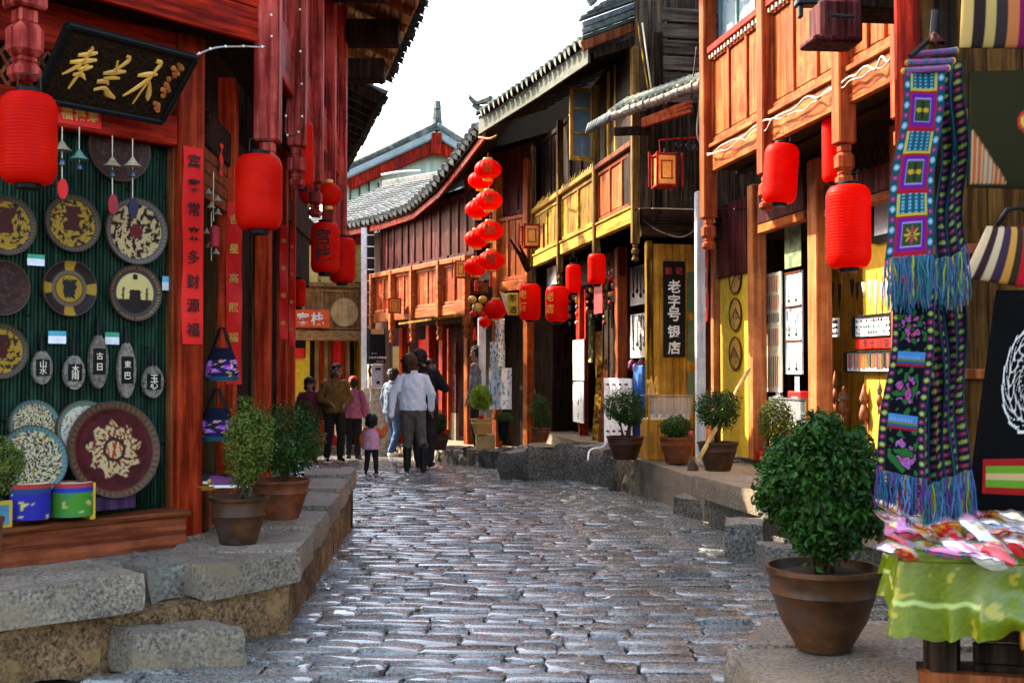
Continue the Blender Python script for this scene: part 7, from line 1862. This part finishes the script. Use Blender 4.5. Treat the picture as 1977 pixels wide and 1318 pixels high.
    for sx in (-1, 1): C(m, HP(.055 * sx, -.02, .06), .05 * q * hl, HP(.072 * sx, -.03, -.03 - hb), .03 * q * hl)
    rg = random.Random(int(H * 1000) + int(face))
    for _ in range(16):
        d_ = Vector((rg.gauss(0, 1), rg.gauss(-.5, .8), abs(rg.gauss(.5, .6)))).normalized(); c_ = Vector((0, -.03, .045)) + d_ * .085 * hl; e_ = c_ + d_ * .022 + Vector((rg.gauss(0, .015), rg.gauss(0, .015), -.02))
        C(m, HP(*c_), .024 * q, HP(*e_), .010 * q, 6)
    link('hair', blob(m, .011 * k, 2, .016 * k, 3, 34), hairmat or HAIR, t, 3)
    # trousers
    if legs:
        m = MB(); C(m, v('hip') + Vector((.04, 0, .02)), .108, v('hip') - Vector((.04, 0, .05)), .112); C(m, v('hip') + Vector((-.04, 0, .02)), .108, v('hip') - Vector((-.04, 0, .05)), .112)
        for s_ in 'rl':
            C(m, v('h' + s_), .102, v('k' + s_), .080); kk = v('a' + s_) + Vector((0, 0, .30 if boots else .05)); C(m, v('k' + s_), .080, kk, .072 if boots else .066)
        link('trousers', blob(m, .013 * k, 4, .010 * k, 7), trou, t, 3)
        for s_ in 'rl':
            m = MB(); a = v('a' + s_); tw = Vector((.02 if s_ == 'r' else -.02, .15, -.042))
            C(m, a - Vector((0, .03, .03)), .045, a + tw, .034); C(m, a, .048, a + Vector((0, 0, .06)), .05)
            if boots: C(m, a, .056, a + Vector((0, 0, .30)), .070)
            o_ = blob(m, .011 * k, 3)
            n_ = len(o_.vertices); co = np.empty(n_ * 3); o_.vertices.foreach_get('co', co); co = co.reshape(-1, 3); co[:, 2] = np.maximum(co[:, 2], base.z + .004); o_.vertices.foreach_set('co', co.reshape(-1)); o_.update()
            link('boot' if boots else 'shoe', o_, shoes, t, 3)
    # jacket
    m = MB(); p_ = puff
    hz = Vector((0, 0, hem)); hipx = Vector((J['hip'][0], J['hip'][1], 0))
    chx, chy, chz = J['ch']; nk = v('nk'); sh = (J['sr'][2] + J['sl'][2]) / 2
    secs = [(hipx.x, hipx.y, hem, .188, .152), (hipx.x, hipx.y, hem + .06, .188, .150), (hipx.x * .5 + chx * .5, hipx.y * .5 + chy * .5, (hem + chz) / 2, .172, .138), (chx, chy, chz, .178, .130), (chx, chy - .005, sh - .06, .168, .112), (nk.x, nk.y - .01, sh + .010, .115, .082), (nk.x, nk.y - .008, nk.z + .01, .066, .064)]
    ring = []; nn = 20
    for (x_, y_, z_, rx_, ry_) in secs:
        for j in range(nn):
            an = 2 * math.pi * j / nn; ring.append(W((x_ + math.cos(an) * rx_ * p_, y_ + math.sin(an) * ry_ * p_, z_)))
    m.add(ring, [(i * nn + j, i * nn + (j + 1) % nn, (i + 1) * nn + (j + 1) % nn, (i + 1) * nn + j) for i in range(len(secs) - 1) for j in range(nn)] + [tuple(range(nn))[::-1], tuple((len(secs) - 1) * nn + j for j in range(nn))])
    sl = MB() if sleeve else m
    for s_ in 'rl': C(m, v('nk') - Vector((0, 0, .07)), .07, v('s' + s_) - Vector((0, 0, .015)), .060 * p_); C(sl, v('s' + s_) - Vector((0, 0, .02)), .064 * p_, v('e' + s_), .062 * p_); C(sl, v('e' + s_), .062 * p_, v('w' + s_) - (v('w' + s_) - v('e' + s_)).normalized() * .01, .046 * p_)
    link('jacket', blob(m, .012 * k, 4, .014 * k, 1.0), top, t, 3)
    if sleeve: link('sleeves', blob(sl, .012 * k, 4, .010 * k, 2.0), sleeve, t, 3)
    m = MB(); m.lathe([(.062 * k, 0), (.070 * k, .02 * k), (.066 * k, .05 * k), (.058 * k, .05 * k)], W(v('nk') + Vector((0, -.012, -.01))), 18, cap=False); m.build('collar', coat or top, t, smooth=3)
    if hat:
        m = MB(); C(m, HP(0, -.03, .06), .105 * q, HP(0, .01, .06), .098 * q); link('cap', blob(m, .012 * k, 3, .004, 2, 60), hat, t, 3)
    if extra: extra(t, W, J, HP, k)
    return t
def fab(name, c, v=.3): return surf(name, tuple(x * (1 - v) for x in c), tuple(min(1, x * (1 + v)) for x in c), scale=(14, 14, 10), rough=.8, bump=.3, vary=0, spec=.2)
# 1 adult in the white jacket, seen from behind, leading the toddler
man_b = G(797, 911); tod_b = G(717, 914)
hand = D(752, 815, (man_b.y + tod_b.y) / 2)
def loc(b, H, face, p):                                # world point to person-local metres
    k = H / 1.7; th = R(face); d = p - Vector(b); return (d.dot(Vector((math.cos(th), -math.sin(th), 0))) / k, d.dot(Vector((math.sin(th), math.cos(th), 0))) / k, d.z / k)
HM = (911 - 683) * mpp(man_b.y) * .985
hm = Vector(loc(man_b, HM, -6, hand)); 
person('adult in a white jacket, grey trousers and black boots, seen from behind', man_b, HM, -6, fab('white_jacket', (.80, .85, .92), .06), fab('grey_brown_cloth', (.13, .11, .095)), paint('boot_black', (.014, .012, .012)), boots=True,
       pose=dict(wl=tuple(hm + Vector((.02, 0, .09))), el=(-.29, -.02, 1.13), wr=(.27, .05, .92), er=(.27, -.04, 1.14), kl=(-.07, .04, .48), al=(-.08, .06, .08), kr=(.12, .03, .48), ar=(.15, -.06, .08), hd=(-.05, .05, 1.57)), hair=(1.24, .05), hairmat=surf('brown_hair', (.03, .013, .005), (.12, .05, .018), scale=(60, 60, 20), rough=.5, bump=.8), hem=.90, puff=1.06)
HT = (914 - 800) * mpp(tod_b.y)
ht = Vector(loc(tod_b, HT, 4, hand))
person('toddler in a pink vest with orange sleeves holding the adult\'s hand', tod_b, HT, 4, surf('pink_print', (.66, .18, .36), (.88, .55, .66), scale=(45, 45, 45), vary=0), fab('navy_trousers', (.018, .016, .03)), paint('boot_black', (.014, .012, .012)), sleeve=fab('orange_sleeve', (.62, .13, .02)),
       pose=dict(wr=tuple(ht - Vector((.04, 0, .06))), er=(.30, .0, 1.10), wl=(-.27, .02, .80), el=(-.27, -.02, 1.02), nk=(0, 0, 1.30), hd=(0, .02, 1.47), ch=(0, 0, 1.10), sr=(.17, 0, 1.26), sl=(-.17, 0, 1.26), kl=(-.12, .03, .40), kr=(.12, .03, .40), hr=(.10, 0, .72), hl=(-.10, 0, .72), hip=(0, 0, .76), al=(-.15, -.03, .08), ar=(.14, -.03, .08)), hs=1.75, hair=(1.05, .0), hem=.70, puff=1.42, coat=fab('cream_collar', (.55, .45, .30)))
# 3 person in black carrying a child
c_b = G(818, 903); HC = (903 - 678) * mpp(c_b.y)
person('person in black clothes with a dark cap carrying a child in purple', c_b, HC, 6, fab('black_cloth', (.012, .012, .015)), fab('dark_trousers', (.03, .025, .028)), paint('boot_black', (.014, .012, .012)), hat=fab('dark_cap', (.02, .018, .022)),
       pose=dict(er=(.30, .06, 1.16), wr=(.12, .22, 1.22), el=(-.26, .06, 1.14), wl=(-.05, .22, 1.15), hd=(-.06, .04, 1.58), al=(-.07, -.05, .08), ar=(.08, .08, .08)), puff=1.1, hem=.72)
kb = Vector(c_b) + Vector((.10, .16, .78 * HC / 1.7))
person('small child in a purple coat held over the shoulder of the person in black', kb, .86, 172, fab('purple_coat', (.34, .17, .46)), fab('purple_trousers', (.2, .1, .3)), paint('boot_black', (.014, .012, .012)),
       pose=dict(nk=(0, 0, 1.30), hd=(0.02, .03, 1.46), ch=(0, 0, 1.10), sr=(.17, 0, 1.26), sl=(-.17, 0, 1.26), hip=(0, 0, .76), hr=(.10, 0, .72), hl=(-.10, 0, .72), kl=(-.14, .16, .46), kr=(.14, .16, .46), al=(-.14, .10, .16), ar=(.14, .10, .16), er=(.24, .12, 1.08), wr=(.16, .30, 1.16), el=(-.24, .12, 1.08), wl=(-.16, .30, 1.16)), hs=1.7, hair=(1.03, 0), hem=.74, puff=1.2)
# 4 woman in the brown jacket
w_b = G(646, 892); HW_ = (892 - 704) * mpp(w_b.y)
person('woman in a brown jacket and dark trousers walking towards the camera', w_b, HW_, 158, fab('brown_jacket', (.19, .095, .022)), fab('dark_brown_trousers', (.03, .022, .018)), paint('shoe_brown', (.02, .014, .012)),
       pose=dict(er=(.27, -.04, 1.10), wr=(.13, .20, 1.02), el=(-.27, -.02, 1.10), wl=(-.12, .22, 1.00), kl=(-.08, .14, .50), al=(-.08, .06, .10), kr=(.09, -.04, .48), ar=(.10, -.16, .08), hd=(-.03, .05, 1.58)), hair=(.98, .06), hem=.86, puff=1.10, head_turn=-18)
# 5 woman with the red cap
h_b = G(682, 886); HH_ = (886 - 729) * mpp(h_b.y)
def black_bag(t, W, J, HP, k):
    m = MB(); c_ = W(Vector(J['wl']) + Vector((-.02, 0, -.24))); m.box(c_, (.14 * k, .22 * k, .26 * k), .4, .03); m.build('hand_bag', M_black, t)
    MB().tube([W(Vector(J['wl']) + Vector((-.02, .05, -.12))), W(Vector(J['wl']) + Vector((-.01, .0, -.03))), W(Vector(J['wl']) + Vector((-.02, -.05, -.12)))], .01, 6).build('bag_strap', M_black, t)
person('woman in a pink jacket and red knitted cap seen from behind', h_b, HH_, 12, fab('mauve_jacket', (.42, .12, .20)), fab('black_trousers', (.012, .012, .014)), paint('boot_black', (.014, .012, .012)), hat=fab('red_cap', (.60, .03, .015)),
       pose=dict(wl=(-.30, .0, .84), el=(-.29, -.05, 1.10), wr=(.28, .05, .86), er=(.28, -.05, 1.1)), hem=.86, puff=1.12, extra=black_bag)
# 6 girl behind the bush
g_b = Vector((D(598, 712, 20.5).x, 20.5, gz(20.5)))
person('girl with dark hair in a maroon top behind the left pots', g_b, 1.5, 165, fab('maroon_top', (.12, .015, .025)), fab('dark_trousers', (.03, .025, .028)), paint('boot_black', (.014, .012, .012)), hair=(1.12, .05), hs=1.08, coat=fab('pink_scarf', (.5, .2, .25)))
# 7 youth in a grey-blue jacket and jeans
y_b = G(758, 882); HY = (882 - 713) * mpp(y_b.y)
def books(t, W, J, HP, k): MB().box(W((.16, .10, 1.08)), (.16, .10, .26), .3, .01).build('lime_folder', paint('lime_folder', (.40, .46, .03)), t)
person('youth in a grey-blue jacket and jeans behind the white jacket', y_b, HY, 40, fab('slate_jacket', (.10, .13, .18)), fab('blue_jeans', (.03, .075, .16)), M_white, pose=dict(wr=(.18, .22, 1.02), er=(.26, .0, 1.1), kl=(-.09, .10, .48), al=(-.09, .14, .08), ar=(.10, -.14, .09)), hem=.84, puff=1.12, coat=fab('pale_blue_hood', (.4, .5, .65)), extra=books)
# 8 shopkeeper in the doorway
s_b = Vector((D(923, 712, 19.6).x, 19.6, .08)); HS_ = Zof(669, 19.6) - .08
person('shopkeeper in a grey sweater standing in the sunny doorway', s_b, HS_, -70, fab('grey_sweater', (.16, .16, .17)), fab('dark_trousers', (.03, .025, .028)), paint('boot_black', (.014, .012, .012)), hair=(.98, -.02))

bpy.data.scenes.remove(TMP)
